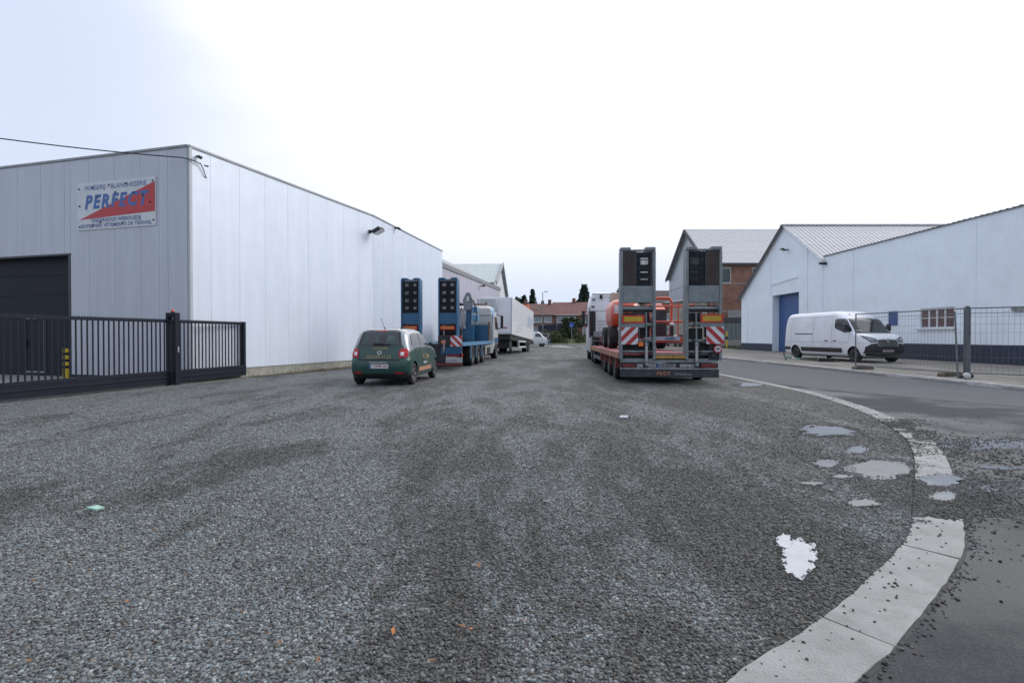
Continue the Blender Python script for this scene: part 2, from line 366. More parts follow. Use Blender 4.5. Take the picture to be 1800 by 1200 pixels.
class MB:
    def __init__(s): s.v = []; s.f = []; s.m = []
    def add(s, vs_, fs, m=0):
        k = len(s.v); s.v += [tuple(v) for v in vs_]
        for f in fs: s.f.append([i + k for i in f]); s.m.append(m)
        return s
    def box(s, x0, x1, y0, y1, z0, z1, m=0):
        return s.add([(x0, y0, z0), (x1, y0, z0), (x1, y1, z0), (x0, y1, z0), (x0, y0, z1), (x1, y0, z1), (x1, y1, z1), (x0, y1, z1)],
                     [(0, 3, 2, 1), (4, 5, 6, 7), (0, 1, 5, 4), (1, 2, 6, 5), (2, 3, 7, 6), (3, 0, 4, 7)], m)
    def bar(s, p0, p1, w, d=None, m=0, up=(0, 0, 1)):
        """square bar from p0 to p1"""
        d = d or w; p0 = Vector(p0); p1 = Vector(p1); t = (p1 - p0).normalized(); u = Vector(up)
        if abs(t.dot(u)) > 0.95: u = Vector((0, 1, 0))
        a = t.cross(u).normalized(); b_ = a.cross(t).normalized()
        vv = []
        for p in (p0, p1):
            for sx, sy in ((-1, -1), (1, -1), (1, 1), (-1, 1)): vv.append(p + a * sx * w / 2 + b_ * sy * d / 2)
        return s.add(vv, [(0, 1, 2, 3), (7, 6, 5, 4), (0, 4, 5, 1), (1, 5, 6, 2), (2, 6, 7, 3), (3, 7, 4, 0)], m)
    def cyl(s, p0, p1, r, n=12, r2=None, m=0):
        r2 = r if r2 is None else r2
        p0 = Vector(p0); p1 = Vector(p1); t = (p1 - p0).normalized(); u = Vector((0, 0, 1))
        if abs(t.dot(u)) > 0.95: u = Vector((0, 1, 0))
        a = t.cross(u).normalized(); b_ = a.cross(t).normalized()
        vv = []
        for p, rr in ((p0, r), (p1, r2)):
            for i in range(n):
                an = 2 * math.pi * i / n; vv.append(p + a * math.cos(an) * rr + b_ * math.sin(an) * rr)
        fs = [(i, (i + 1) % n, n + (i + 1) % n, n + i) for i in range(n)]
        fs += [tuple(range(n))[::-1], tuple(range(n, 2 * n))]
        return s.add(vv, fs, m)
    def tube(s, pts, r, n=8, m=0):
        pts = [Vector(p) for p in pts]
        vv = []
        for i, p in enumerate(pts):
            t = (pts[min(i + 1, len(pts) - 1)] - pts[max(i - 1, 0)]).normalized(); u = Vector((0, 0, 1))
            if abs(t.dot(u)) > 0.95: u = Vector((0, 1, 0))
            a = t.cross(u).normalized(); b_ = a.cross(t).normalized()
            for k in range(n):
                an = 2 * math.pi * k / n; vv.append(p + a * math.cos(an) * r + b_ * math.sin(an) * r)
        fs = []
        for i in range(len(pts) - 1):
            for k in range(n): fs.append((i * n + k, i * n + (k + 1) % n, (i + 1) * n + (k + 1) % n, (i + 1) * n + k))
        fs += [tuple(range(n))[::-1], tuple(range((len(pts) - 1) * n, len(pts) * n))]
        return s.add(vv, fs, m)
    def prism(s, pts, plane, a, b, m=0):
        """2-D polygon extruded from a to b along the remaining axis"""
        mk = {'yz': lambda p, q: (q, p[0], p[1]), 'xz': lambda p, q: (p[0], q, p[1]), 'xy': lambda p, q: (p[0], p[1], q)}[plane]
        n = len(pts); vv = [mk(p, a) for p in pts] + [mk(p, b) for p in pts]
        tris = tessellate_polygon([[Vector((p[0], p[1], 0)) for p in pts]]) if n > 4 else None
        fs = [(i, (i + 1) % n, n + (i + 1) % n, n + i) for i in range(n)]
        if tris:
            fs += [tuple(t) for t in tris] + [tuple(i + n for i in t)[::-1] for t in tris]
        else:
            fs += [tuple(range(n))[::-1], tuple(range(n, 2 * n))]
        return s.add(vv, fs, m)
    def lathe(s, prof, c, axis='x', n=24, m=0):
        """prof: list of (axial, radius)"""
        vv = []
        for a, r in prof:
            for i in range(n):
                an = 2 * math.pi * i / n; p, q = math.cos(an) * r, math.sin(an) * r
                v = {'x': (a, p, q), 'y': (p, a, q), 'z': (p, q, a)}[axis]
                vv.append((v[0] + c[0], v[1] + c[1], v[2] + c[2]))
        fs = []
        for j in range(len(prof) - 1):
            for i in range(n): fs.append((j * n + i, j * n + (i + 1) % n, (j + 1) * n + (i + 1) % n, (j + 1) * n + i))
        if prof[0][1] > 1e-4: fs.append(tuple(range(n)))
        if prof[-1][1] > 1e-4: fs.append(tuple(range((len(prof) - 1) * n, len(prof) * n)))
        return s.add(vv, fs, m)
    def sphere(s, c, r, sc=(1, 1, 1), n=12, m=0):
        prof = [(math.cos(math.pi * j / (n // 2)) * -1, math.sin(math.pi * j / (n // 2))) for j in range(n // 2 + 1)]
        k = len(s.v)
        s.lathe([(a * r, max(q * r, 1e-5)) for a, q in prof], (0, 0, 0), 'z', n, m)
        for i in range(k, len(s.v)):
            v = s.v[i]; s.v[i] = (v[0] * sc[0] + c[0], v[1] * sc[1] + c[1], v[2] * sc[2] + c[2])
        return s
    def mesh(s, name, mats, smooth=None, recalc=True):
        me = bpy.data.meshes.new(name); me.from_pydata(s.v, [], s.f)
        for m in (mats if isinstance(mats, (list, tuple)) else [mats]): me.materials.append(m)
        me.polygons.foreach_set('material_index', s.m)
        if recalc:
            b = bmesh.new(); b.from_mesh(me); bmesh.ops.recalc_face_normals(b, faces=b.faces); b.to_mesh(me); b.free()
        if smooth:
            me.polygons.foreach_set('use_smooth', [True] * len(me.polygons)); me.set_sharp_from_angle(angle=R(smooth))
        me.update()
        return me
    def build(s, name, mats, parent=None, smooth=None, bevel=0.0, loc=(0, 0, 0), rot=None, recalc=True):
        o = link(name, s.mesh(name, mats, smooth, recalc), parent, loc, rot)
        if bevel > 0:
            bv = o.modifiers.new("bevel", 'BEVEL'); bv.width = bevel; bv.segments = 2; bv.limit_method = 'ANGLE'; bv.angle_limit = R(35)
            bv.harden_normals = False
        return o

def box(name, x0, x1, y0, y1, z0, z1, mat, parent=None, bevel=0.0):
    return MB().box(x0, x1, y0, y1, z0, z1).build(name, mat, parent, bevel=bevel)

def sheet(name, pts, z, mat, parent=None, th=0.0):
    """flat polygon (x, y) at height z; th > 0 gives it a real edge"""
    b = MB()
    if th > 0: b.prism(pts, 'xy', z - th, z)
    else:
        tr = tessellate_polygon([[Vector((p[0], p[1], 0)) for p in pts]])
        b.add([(p[0], p[1], z) for p in pts], [tuple(t) for t in tr])
    o = b.build(name, mat, parent)
    if th == 0:
        me = o.data
        if me.polygons[0].normal.z < 0: me.flip_normals()
    return o

def text_mesh(body, size, bold=0.0, shear=0.0, xs=1.0, align='CENTER', spacing=1.0):
    cu = bpy.data.curves.new("lettering", 'FONT'); cu.body = body; cu.size = size; cu.offset = bold; cu.shear = shear
    cu.align_x = align; cu.align_y = 'CENTER'; cu.space_character = spacing; cu.resolution_u = 3
    o = bpy.data.objects.new("tmp_text", cu); COL.objects.link(o)
    dg = bpy.context.evaluated_depsgraph_get()
    me = bpy.data.meshes.new_from_object(o.evaluated_get(dg))
    bpy.data.objects.remove(o)
    for v in me.vertices: v.co.x *= xs
    return me

def text(body, size, parent, loc, mat, rot=(R(90), 0, 0), **kw):
    me = text_mesh(body, size, **kw); me.materials.clear(); me.materials.append(mat)
    return link("lettering", me, parent, loc, rot)

def bvh_of(me):
    return BVHTree.FromPolygons([v.co.copy() for v in me.vertices], [tuple(p.vertices) for p in me.polygons])

DIRS = {'+x': Vector((1, 0, 0)), '-x': Vector((-1, 0, 0)), '+y': Vector((0, 1, 0)), '-y': Vector((0, -1, 0)), '-z': Vector((0, 0, -1))}
def drape(bvh, me, d, off):
    """lay the vertices of a flat mesh onto a body along direction d"""
    dv = DIRS[d]; last = None
    for v in me.vertices:
        hit = bvh.ray_cast(v.co - dv * 12, dv)
        if hit[0] is None:
            near = bvh.find_nearest(v.co if last is None else last)
            v.co = (near[0] - dv * off); continue
        last = hit[0].copy()
        v.co = hit[0] - dv * off
    me.update()

def patch(name, bvh, poly, d, off, mat, parent, step=0.12):
    step = min(step, .07); off = off * 1.25 + .004
    """panel following the body: poly is (y, z) for side views, (x, z) for front/rear, (x, y) from above"""
    if d in ('+x', '-x'): mk = lambda p: Vector((0, p[0], p[1])); ax = (Vector((0, 1, 0)), Vector((0, 0, 1)))
    elif d in ('+y', '-y'): mk = lambda p: Vector((p[0], 0, p[1])); ax = (Vector((1, 0, 0)), Vector((0, 0, 1)))
    else: mk = lambda p: Vector((p[0], p[1], 5)); ax = (Vector((1, 0, 0)), Vector((0, 1, 0)))
    b = bmesh.new(); vs_ = [b.verts.new(mk(p)) for p in poly]; b.faces.new(vs_)
    for a in ax:
        vals = [v.dot(a) for v in (mk(p) for p in poly)]
        k = math.ceil((max(vals) - min(vals)) / step)
        for i in range(1, k):
            c = min(vals) + (max(vals) - min(vals)) * i / k
            bmesh.ops.bisect_plane(b, geom=b.verts[:] + b.edges[:] + b.faces[:], plane_co=a * c, plane_no=a)
    bmesh.ops.triangulate(b, faces=b.faces)
    me = bpy.data.meshes.new(name); b.to_mesh(me); b.free()
    drape(bvh, me, d, off)
    nrm = sum((p.normal * p.area for p in me.polygons), Vector())
    if nrm.dot(DIRS[d]) > 0: me.flip_normals()
    me.materials.append(mat)
    me.polygons.foreach_set('use_smooth', [True] * len(me.polygons)); me.set_sharp_from_angle(angle=R(40))
    return link(name, me, parent)

def rring(z, yr, yf, hw, rr, rf, k=5, bow=0.0):
    """rounded plan outline of a vehicle at height z"""
    pts = []
    for (cx, cy, r, a0) in ((hw - rf, yf - rf, rf, 0), (-(hw - rf), yf - rf, rf, 90), (-(hw - rr), yr + rr, rr, 180), (hw - rr, yr + rr, rr, 270)):
        for i in range(k + 1):
            an = R(a0 + 90 * i / k); pts.append((cx + math.cos(an) * r, cy + math.sin(an) * r, z))
    # intermediate points on the four straight runs
    out = []; m = k + 1
    for q in range(4):
        seg = pts[q * m:(q + 1) * m]; out += seg
        a, b_ = seg[-1], pts[((q + 1) * m) % len(pts)]
        nn = 14 if q in (1, 3) else 5
        for j in range(1, nn): out.append(tuple(a[c] + (b_[c] - a[c]) * j / nn for c in range(3)))
    return out

def layer_body(layers, k=5):
    """layers: (z, y_rear, y_front, half_width, r_rear, r_front) from bottom to top"""
    b = MB(); n = 4 * (k + 1) + 2 * 13 + 2 * 4; vv = []
    for L in layers: vv += rring(*L, k=k)
    fs = [tuple(range(n))[::-1]]
    for j in range(len(layers) - 1):
        for i in range(n): fs.append((j * n + i, j * n + (i + 1) % n, (j + 1) * n + (i + 1) % n, (j + 1) * n + i))
    fs.append(tuple(range((len(layers) - 1) * n, len(layers) * n)))
    return b.add(vv, fs)

def cut_wheels(o, wheels, R_, dark, hw=2.0, depth=0.36):
    """open wheel arches in a body; the inside of each arch gets the dark liner material"""
    o.data.materials.append(dark); idx = len(o.data.materials) - 1
    tb = bmesh.new(); tb.from_mesh(o.data); bmesh.ops.triangulate(tb, faces=tb.faces); tb.to_mesh(o.data); tb.free()
    for (sx, y, z) in wheels:
        c = MB(); x0 = sx * hw; x1 = sx * (abs(sx) and (wheels[0][3] if len(wheels[0]) > 3 else 0.4))
        c.cyl((x0, y, z), (sx * depth, y, z), R_, 28)
        co = c.build("cutter", dark, o.parent)
        md = o.modifiers.new("b", 'BOOLEAN'); md.object = co; md.operation = 'DIFFERENCE'; md.solver = 'EXACT'
        dg = bpy.context.evaluated_depsgraph_get()
        me = bpy.data.meshes.new_from_object(o.evaluated_get(dg))
        o.modifiers.clear(); old = o.data; o.data = me
        bpy.data.objects.remove(co)
    for p in o.data.polygons:
        c = p.center
        for (sx, y, z) in wheels:
            if c.x * sx > 0:
                rad = math.hypot(c.y - y, c.z - z)
                n_ = Vector((0, c.y - y, c.z - z)).normalized()
                if (abs(rad - R_) < R_ * 0.06 and abs(p.normal.x) < 0.3 and p.normal.dot(n_) < -0.6) or (rad < R_ and abs(abs(c.x) - depth) < 0.02):
                    p.material_index = idx; p.use_smooth = False
    return o

WHEELS = {}
def wheel(parent, cx, cy, cz, r, w, side, style='truck', rz=0.0):
    """side +1: outer face looks to +x. tyre with a rim as its sub-part"""
    key = (round(r, 3), round(w, 3), style)
    if key not in WHEELS:
        rr = r * (0.56 if style != 'car' else 0.66)
        t = MB(); h = w / 2
        t.lathe([(-h * .8, rr), (-h, rr * 1.12), (-h, r * .88), (-h * .82, r * .97), (-h * .55, r), (-h * .5, r * .985), (-h * .12, r), (-h * .1, r * .97), (h * .1, r * .97), (h * .12, r), (h * .5, r * .985), (h * .55, r), (h * .82, r * .97), (h, r * .88), (h, rr * 1.12), (h * .8, rr)], (0, 0, 0), 'x', 32)
        tm = t.mesh("wheel", MT_RUBBER, 35)
        m = MB()
        if style == 'car':
            m.lathe([(-h * .8, rr), (h * .75, rr), (h * .82, rr * .97), (h * .75, rr * .9), (h * .1, rr * .86), (h * .1, 0.01)], (0, 0, 0), 'x', 28, 1)
            for i in range(5):
                a = 2 * math.pi * i / 5
                for da in (-.16, .16):
                    m.bar((h * .62, math.cos(a + da * .4) * rr * .12, math.sin(a + da * .4) * rr * .12), (h * .7, math.cos(a + da) * rr * .93, math.sin(a + da) * rr * .93), rr * .13, h * .22, 0)
            m.cyl((h * .2, 0, 0), (h * .76, 0, 0), rr * .2, 12, m=0)
        else:
            m.lathe([(-h * .6, rr), (h * .7, rr), (h * .85, rr * 1.02), (h * .88, rr * .94), (h * .1, rr * .82), (-h * .1, rr * .42), (h * .35, rr * .40), (h * .55, rr * .22), (h * .55, 0.01)], (0, 0, 0), 'x', 28, 0)
            for i in range(8):
                a = 2 * math.pi * i / 8
                m.cyl((h * .05, math.cos(a) * rr * .55, math.sin(a) * rr * .55), (h * .22, math.cos(a) * rr * .55, math.sin(a) * rr * .55), rr * .06, 6, m=1)
        rm = m.mesh("rim", [MT_RIM if style != 'dirty' else MT_RIMD, MT_DARK], 40)
        WHEELS[key] = (tm, rm)
    tm, rm = WHEELS[key]
    o = link("wheel", tm, parent, (cx, cy, cz), (0, 0, (0 if side > 0 else math.pi) + rz))
    link("rim", rm, o)
    return o

MT_RUBBER = M("tyre_rubber", (0.018, 0.018, 0.019), 0.75, var=0.25, vs_=8)
MT_RIM = M("rim_metal", (0.42, 0.42, 0.43), 0.4, 0.25, var=0.2, vs_=9)
MT_RIMD = M("rim_dusty", (0.30, 0.29, 0.28), 0.6, 0.2, var=0.3, vs_=9)
MT_DARK = M("dark_steel", (0.022, 0.023, 0.026), 0.6, 0.1, var=0.3, vs_=5, dirt=(0.09, 0.08, 0.07), dirt_amt=0.5)
MT_GALV = M("galvanised_steel", (0.24, 0.27, 0.275), 0.5, 0.45, var=0.22, vs_=3.5, dirt=(0.13, 0.14, 0.14), dirt_amt=0.6)
MT_GLASS = M("dark_glass", (0.012, 0.020, 0.022), 0.05, 0, var=0, spec=0.9)
MT_BLACKPL = M("black_plastic", (0.02, 0.021, 0.023), 0.45, var=0.2, vs_=6)
MT_WHITEP = M("white_vehicle_paint", (0.76, 0.78, 0.81), 0.3, 0, var=0.05, vs_=1.5, coat=0.4, dirt=(0.60, 0.60, 0.59), dirt_amt=0.35)
MT_REDREF = M("red_reflector", (0.42, 0.02, 0.015), 0.35, var=0.15, vs_=12)
MT_WHREF = M("white_reflector", (0.62, 0.63, 0.66), 0.4, var=0.08, vs_=12)
MT_YELREF = M("yellow_reflector", (0.62, 0.42, 0.03), 0.4, var=0.12, vs_=12)
MT_REDLAMP = M("red_lamp", (0.45, 0.012, 0.015), 0.15, var=0.1, vs_=20)
MT_ORLAMP = M("orange_lamp", (0.80, 0.16, 0.02), 0.25, var=0.1, vs_=20)
MT_CONC = M("concrete", (0.33, 0.32, 0.30), 0.85, var=0.16, vs_=4, bump=0.4, bs=60, dirt=(0.14, 0.13, 0.11), dirt_amt=0.5)
MT_BLUEINK = M("blue_ink", (0.05, 0.10, 0.32), 0.5, var=0.1, vs_=10)
MT_PLATE = M("plate_white", (0.62, 0.62, 0.62), 0.4, var=0.05)
MT_INKR = M("plate_red_ink", (0.30, 0.02, 0.03), 0.5, var=0)
MT_INKD = M("dark_ink", (0.02, 0.02, 0.025), 0.5, var=0)
# ================================================================== GROUND, ROADS, KERBS
MT_GRAVEL = mat_gravel_sheet()
MT_ASPH = mat_asphalt("asphalt", (0.022, 0.023, 0.027), 1.0)
MT_ASPH.node_tree.nodes["Principled BSDF"].inputs["Specular IOR Level"].default_value = 0.28
MT_ASPH2 = mat_asphalt("asphalt_far", (0.060, 0.064, 0.071), 0.3)
MT_GRAVELW = mat_gravel_sheet(.45, "wet_gravel_bed")
MT_PAD = M("pad_concrete", (0.235, 0.215, 0.185), 0.85, var=0.28, vs_=0.9, bump=0.4, bs=50, stretch=(1, .5, 1), dirt=(0.13, 0.12, 0.10), dirt_amt=0.7)
MT_KERB = M("kerb_concrete", (0.295, 0.292, 0.28), 0.75, var=0.14, vs_=3, bump=0.55, bs=90, dirt=(0.15, 0.145, 0.13), dirt_amt=0.45)
MT_GRASS = M("grass_ground", (0.11, 0.13, 0.055), 0.95, var=0.45, vs_=0.6, bump=0.6, bs=20, dirt=(0.10, 0.09, 0.05), dirt_amt=0.5)
MT_LAND = M("far_ground", (0.07, 0.085, 0.045), 0.95, var=0.3, vs_=0.05)
MT_YARD = M("yard_paving", (0.27, 0.265, 0.25), 0.85, var=0.2, vs_=2, bump=0.3, dirt=(0.15, 0.14, 0.12))

land = sheet("ground", [(-2200, -2200), (2200, -2200), (2200, 2200), (-2200, 2200)], -0.05, MT_LAND); tag(land, kind='structure')

def catmull(pts, n=8):
    out = []
    P = [Vector(p) for p in pts]; P = [P[0] * 2 - P[1]] + P + [P[-1] * 2 - P[-2]]
    for i in range(1, len(P) - 2):
        for k in range(n):
            t = k / n
            out.append(0.5 * ((2 * P[i]) + (P[i + 1] - P[i - 1]) * t + (2 * P[i - 1] - 5 * P[i] + 4 * P[i + 1] - P[i + 2]) * t * t + (3 * P[i] - P[i - 1] - 3 * P[i + 1] + P[i + 2]) * t ** 3))
    out.append(P[-2]); return out

KERB_IN = catmull([(-1.2, 0.2), (0.0, 1.22), (0.84, 1.966), (1.466, 2.40), (2.483, 3.248), (2.98, 3.80), (3.75, 4.76), (4.55, 5.80), (5.25, 6.90), (6.05, 8.7), (6.68, 11.0), (6.98, 13.45), (7.12, 17.45), (7.16, 22), (7.2, 30), (7.3, 45), (7.4, 66)], 10)
def offs(line, d):
    out = []
    for i, p in enumerate(line):
        t = (line[min(i + 1, len(line) - 1)] - line[max(i - 1, 0)]).normalized()
        out.append(p + Vector((t.y, -t.x)) * d)
    return out
KERB_OUT = offs(KERB_IN, 0.29)
def arclen(line):
    s = [0.0]
    for a, b in zip(line, line[1:]): s.append(s[-1] + (b - a).length)
    return s
KS = arclen(KERB_IN)
def at_s(line, s):
    s = max(0, min(KS[-1] - 1e-4, s))
    for i in range(len(KS) - 1):
        if KS[i + 1] >= s:
            t = (s - KS[i]) / (KS[i + 1] - KS[i]); return line[i].lerp(line[i + 1], t)
    return line[-1]

lot_pts = [(p.x, p.y) for p in KERB_IN] + [(7.4, 70), (-3.0, 70), (-30, 70), (-30, -14), (-1.2, -14)]
lot = sheet("gravel_lot", lot_pts, 0.0, MT_GRAVEL); tag(lot, kind='structure')
yard = sheet("paved_yard", [(-10.55, 10.2), (-9.03, 16.6), (-8.9, 17.0), (-25, 22), (-25, 10.2)], 0.05, MT_YARD, th=0.05); tag(yard, kind='structure')

FARX = 12.45
road_pts = [(p.x, p.y) for p in KERB_OUT] + [(7.69, 70), (FARX, 70), (FARX, -14), (-1.2, -14)]
road = sheet("road", road_pts, 0.004, MT_ASPH); tag(road, kind='structure')
# older, paler asphalt course on the far stretch with a ragged seam
seam = [(7.45, 14.2), (7.9, 12.6), (8.6, 11.2), (9.3, 10.0), (10.2, 8.9), (11.2, 8.1), (12.44, 7.5)]
seam_pts = []
for a, b in zip(seam, seam[1:]):
    for k in range(5):
        p = Vector(a).lerp(Vector(b), k / 5); seam_pts.append((p.x + random.uniform(-.06, .06), p.y + random.uniform(-.08, .08)))
strip = [(p.x + 0.03, p.y) for p in KERB_OUT if p.y > 15]
sec = sheet("road_surface", seam_pts + [(FARX - .01, 7.5), (FARX - .01, 69.9)] + strip[::-1], 0.008, MT_ASPH2); tag(sec, kind='structure')
cross = sheet("cross_street", [(-40, 70), (60, 70), (60, 80.5), (-40, 80.5)], 0.002, MT_ASPH2); tag(cross, kind='structure')
pave = sheet("pavement", [(3.2, 70.2), (7.2, 56), (7.25, 70.2)], 0.03, MT_CONC, th=0.1); tag(pave, kind='structure')
line_m = M("road_edge_concrete", (0.42, 0.42, 0.41), 0.8, var=0.15, vs_=4)
el = box("kerb_edge", -2, 7.3, 69.9, 70.25, 0, 0.06, line_m); tag(el, kind='structure')
el2 = box("kerb_edge", -40, 60, 80.5, 80.8, 0, 0.1, line_m); tag(el2, kind='structure')

# pad in front of the white buildings
pad = sheet("pavement_pad", [(FARX + .14, -14), (60, -14), (60, 28.0), (21.5, 28.0), (21.5, 55), (60, 55), (60, 70), (FARX + .14, 70)], 0.10, MT_PAD, th=0.15); tag(pad, kind='structure')
fk = MB().box(FARX, FARX + .135, -14, 70, -0.02, 0.06).build("far_kerb", MT_CONC); tag(fk, kind='structure')
kst = MB().box(0, .13, 0.004, .996, 0, .105).mesh("kerb_stone", M("far_kerb_pale", (.58, .57, .55), .8, var=.2, vs_=3, dirt=(.2, .19, .17)))
for i in range(0, 60):
    o = link("kerb_stone", kst, fk, (FARX + .003 + random.uniform(-.004, .004), 2 + i, .001 + random.uniform(0, .006)))
# near flat kerb: slabs in mortar
kb = MB()
n = len(KERB_IN)
kb.add([(p.x, p.y, -0.01) for p in offs(KERB_IN, -.02)] + [(p.x, p.y, -0.01) for p in offs(KERB_IN, .31)] , [])
kb.v = []
vv = []
for p in offs(KERB_IN, .004): vv.append((p.x, p.y, 0.005))
for p in offs(KERB_IN, .30): vv.append((p.x, p.y, 0.005))
kb.add(vv, [(i, i + 1, n + i + 1, n + i) for i in range(n - 1)])
kerb = kb.build("kerb", M("mortar", (0.05, 0.05, 0.048), 0.9, var=.3, vs_=10)); tag(kerb, kind='structure')
s = 0.9
k0 = 0
# seams fall at (1.47, 2.40) and (2.48, 3.25)
base_s = min(range(len(KERB_IN)), key=lambda i: (KERB_IN[i] - Vector((1.466, 2.40))).length)
s = KS[base_s] - 1.325 * 2
while s < 56:
    L = 1.325; m = MB(); NN = 19; vv = []
    dz = random.uniform(-.003, .003)
    for j in range(NN):
        a = at_s(KERB_IN, s + 0.006 + (L - .012) * j / (NN - 1)); b = at_s(KERB_OUT, s + 0.006 + (L - .012) * j / (NN - 1))
        e_ = .010 if j in (0, NN - 1) else 0
        for q, zz, js in ((a, -.05, 0), (a.lerp(b, random.uniform(.0, .025)), .012 - e_ * .4, 0), (a.lerp(b, random.uniform(.955, .995)), .010 - e_ * .4, 0), (b, -.05, 0)): vv.append((q.x, q.y, zz + dz + (random.uniform(-.0012, .0012) if zz > 0 else 0)))
    fs = []
    for j in range(NN - 1):
        for k in range(4): fs.append((j * 4 + k, j * 4 + (k + 1) % 4, (j + 1) * 4 + (k + 1) % 4, (j + 1) * 4 + k))
    fs += [(0, 1, 2, 3), (NN * 4 - 1, NN * 4 - 2, NN * 4 - 3, NN * 4 - 4)]
    m.add(vv, fs); m.build("kerb_stone", MT_KERB, kerb)
    s += L

# verge rising to the houses
vb = MB(); xs_ = [-60 + 4 * i for i in range(36)]; ys_ = [80.8, 84, 90, 97, 106, 120, 200]
hz_ = [0.1, 0.35, 0.75, 1.0, 1.1, 1.1, 1.1]
vb.add([(x, y, hz_[j] + random.uniform(-.12, .12) * (0 < j < 4)) for j, y in enumerate(ys_) for x in xs_], [(j * 36 + i, j * 36 + i + 1, (j + 1) * 36 + i + 1, (j + 1) * 36 + i) for j in range(6) for i in range(35)])
verge = vb.build("grass_verge", MT_GRASS, smooth=60); tag(verge, kind='structure')

# standing water
def mat_water(name, col, rough):
    m = M(name, col, rough, var=0.15, vs_=6, spec=0.5); return m
MT_WATERB = mat_water("bright_puddle_water", (0.25, 0.27, 0.31), 0.06)  # milky water; base paled further to carry the bright sky reflection
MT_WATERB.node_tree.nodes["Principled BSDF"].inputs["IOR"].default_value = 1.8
MT_WATER = mat_water("puddle_water", (0.15, 0.155, 0.165), 0.08)  # base lightened here too, sky reflection put partly into the colour
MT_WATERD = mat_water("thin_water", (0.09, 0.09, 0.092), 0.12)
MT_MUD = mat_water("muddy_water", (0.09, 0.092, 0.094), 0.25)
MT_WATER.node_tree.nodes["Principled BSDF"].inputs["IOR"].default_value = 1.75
PUDDLES = []
def puddle(cx, cy, rx, ry, seed=0, mat=None, z=0.0052, rag=0.35, wet_ring=True, solid=True):
    """rx across, ry along the line of ruts that runs out from the entrance"""
    n = 80; pts = []; wet = []; k_ = cx / cy
    for i in range(n):
        a = 2 * math.pi * i / n
        k = 1 + .6 * rag * noise.noise((math.cos(a) * 1.3 + seed * 7.1, math.sin(a) * 1.3, 0)) + rag * .45 * noise.noise((math.cos(a) * 3 + seed, math.sin(a) * 3, 3))
        x, y = math.cos(a) * rx * k, math.sin(a) * ry * k
        q = min(rx, ry) * .14; x += q * noise.noise((math.cos(a) * 9, math.sin(a) * 9, seed)); y += q * noise.noise((math.cos(a) * 9, math.sin(a) * 9, seed + 5))
        pts.append((cx + x + y * k_, cy + y))
        w_ = 1.3 + .25 * noise.noise((math.cos(a) * 3, math.sin(a) * 3, seed + 9))
        wet.append((cx + (x + y * k_) * w_, cy + y * w_))
    o = sheet("puddle", pts, z, mat or MT_WATER); tag(o, kind='structure')
    if wet_ring: tag(sheet("wet_ground", wet, z - .004 + .0002 * (seed % 7), MT_GRAVELW), kind='structure')
    if solid: PUDDLES.append((cx, cy, rx, ry, k_))
    return o
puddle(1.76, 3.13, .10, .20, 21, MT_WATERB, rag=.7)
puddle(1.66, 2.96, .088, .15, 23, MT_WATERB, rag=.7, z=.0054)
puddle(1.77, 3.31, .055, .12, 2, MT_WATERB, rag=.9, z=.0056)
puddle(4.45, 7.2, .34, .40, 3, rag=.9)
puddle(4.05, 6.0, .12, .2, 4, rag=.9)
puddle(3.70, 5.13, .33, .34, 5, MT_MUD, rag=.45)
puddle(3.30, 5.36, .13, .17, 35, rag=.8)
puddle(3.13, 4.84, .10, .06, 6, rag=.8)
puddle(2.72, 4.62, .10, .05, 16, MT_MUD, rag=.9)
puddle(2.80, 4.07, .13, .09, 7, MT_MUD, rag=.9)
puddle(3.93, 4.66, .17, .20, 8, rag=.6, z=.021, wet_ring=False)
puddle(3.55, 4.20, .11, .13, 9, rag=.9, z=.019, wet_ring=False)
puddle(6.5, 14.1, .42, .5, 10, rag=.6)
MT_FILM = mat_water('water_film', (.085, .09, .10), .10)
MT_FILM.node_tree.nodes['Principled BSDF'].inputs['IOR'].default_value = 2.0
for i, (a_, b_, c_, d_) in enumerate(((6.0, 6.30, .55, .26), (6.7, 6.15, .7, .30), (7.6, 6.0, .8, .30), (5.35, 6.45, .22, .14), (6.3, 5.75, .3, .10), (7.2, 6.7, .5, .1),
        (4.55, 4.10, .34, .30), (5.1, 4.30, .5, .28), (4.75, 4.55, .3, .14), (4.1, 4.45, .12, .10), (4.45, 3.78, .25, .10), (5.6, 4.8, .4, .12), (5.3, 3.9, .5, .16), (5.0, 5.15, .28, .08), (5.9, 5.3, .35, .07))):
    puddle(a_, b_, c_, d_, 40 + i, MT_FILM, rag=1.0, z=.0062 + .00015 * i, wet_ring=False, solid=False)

# ================================================================== BUILDINGS
def wall_mesh(b, L, H, t, holes, m=0, z0=0.0):
    """wall along local x 0..L, front face at y = 0, with rectangular openings (x0, x1, z0, z1)"""
    xs = sorted({0, L} | {h[0] for h in holes} | {h[1] for h in holes})
    for a, c in zip(xs, xs[1:]):
        cuts = sorted([(h[2], h[3]) for h in holes if h[0] <= a + 1e-6 and h[1] >= c - 1e-6]); z = z0
        for (p, q) in cuts:
            if p > z: b.box(a, c, 0, t, z, p, m)
            z = q
        if H > z: b.box(a, c, 0, t, z, H, m)
    return b

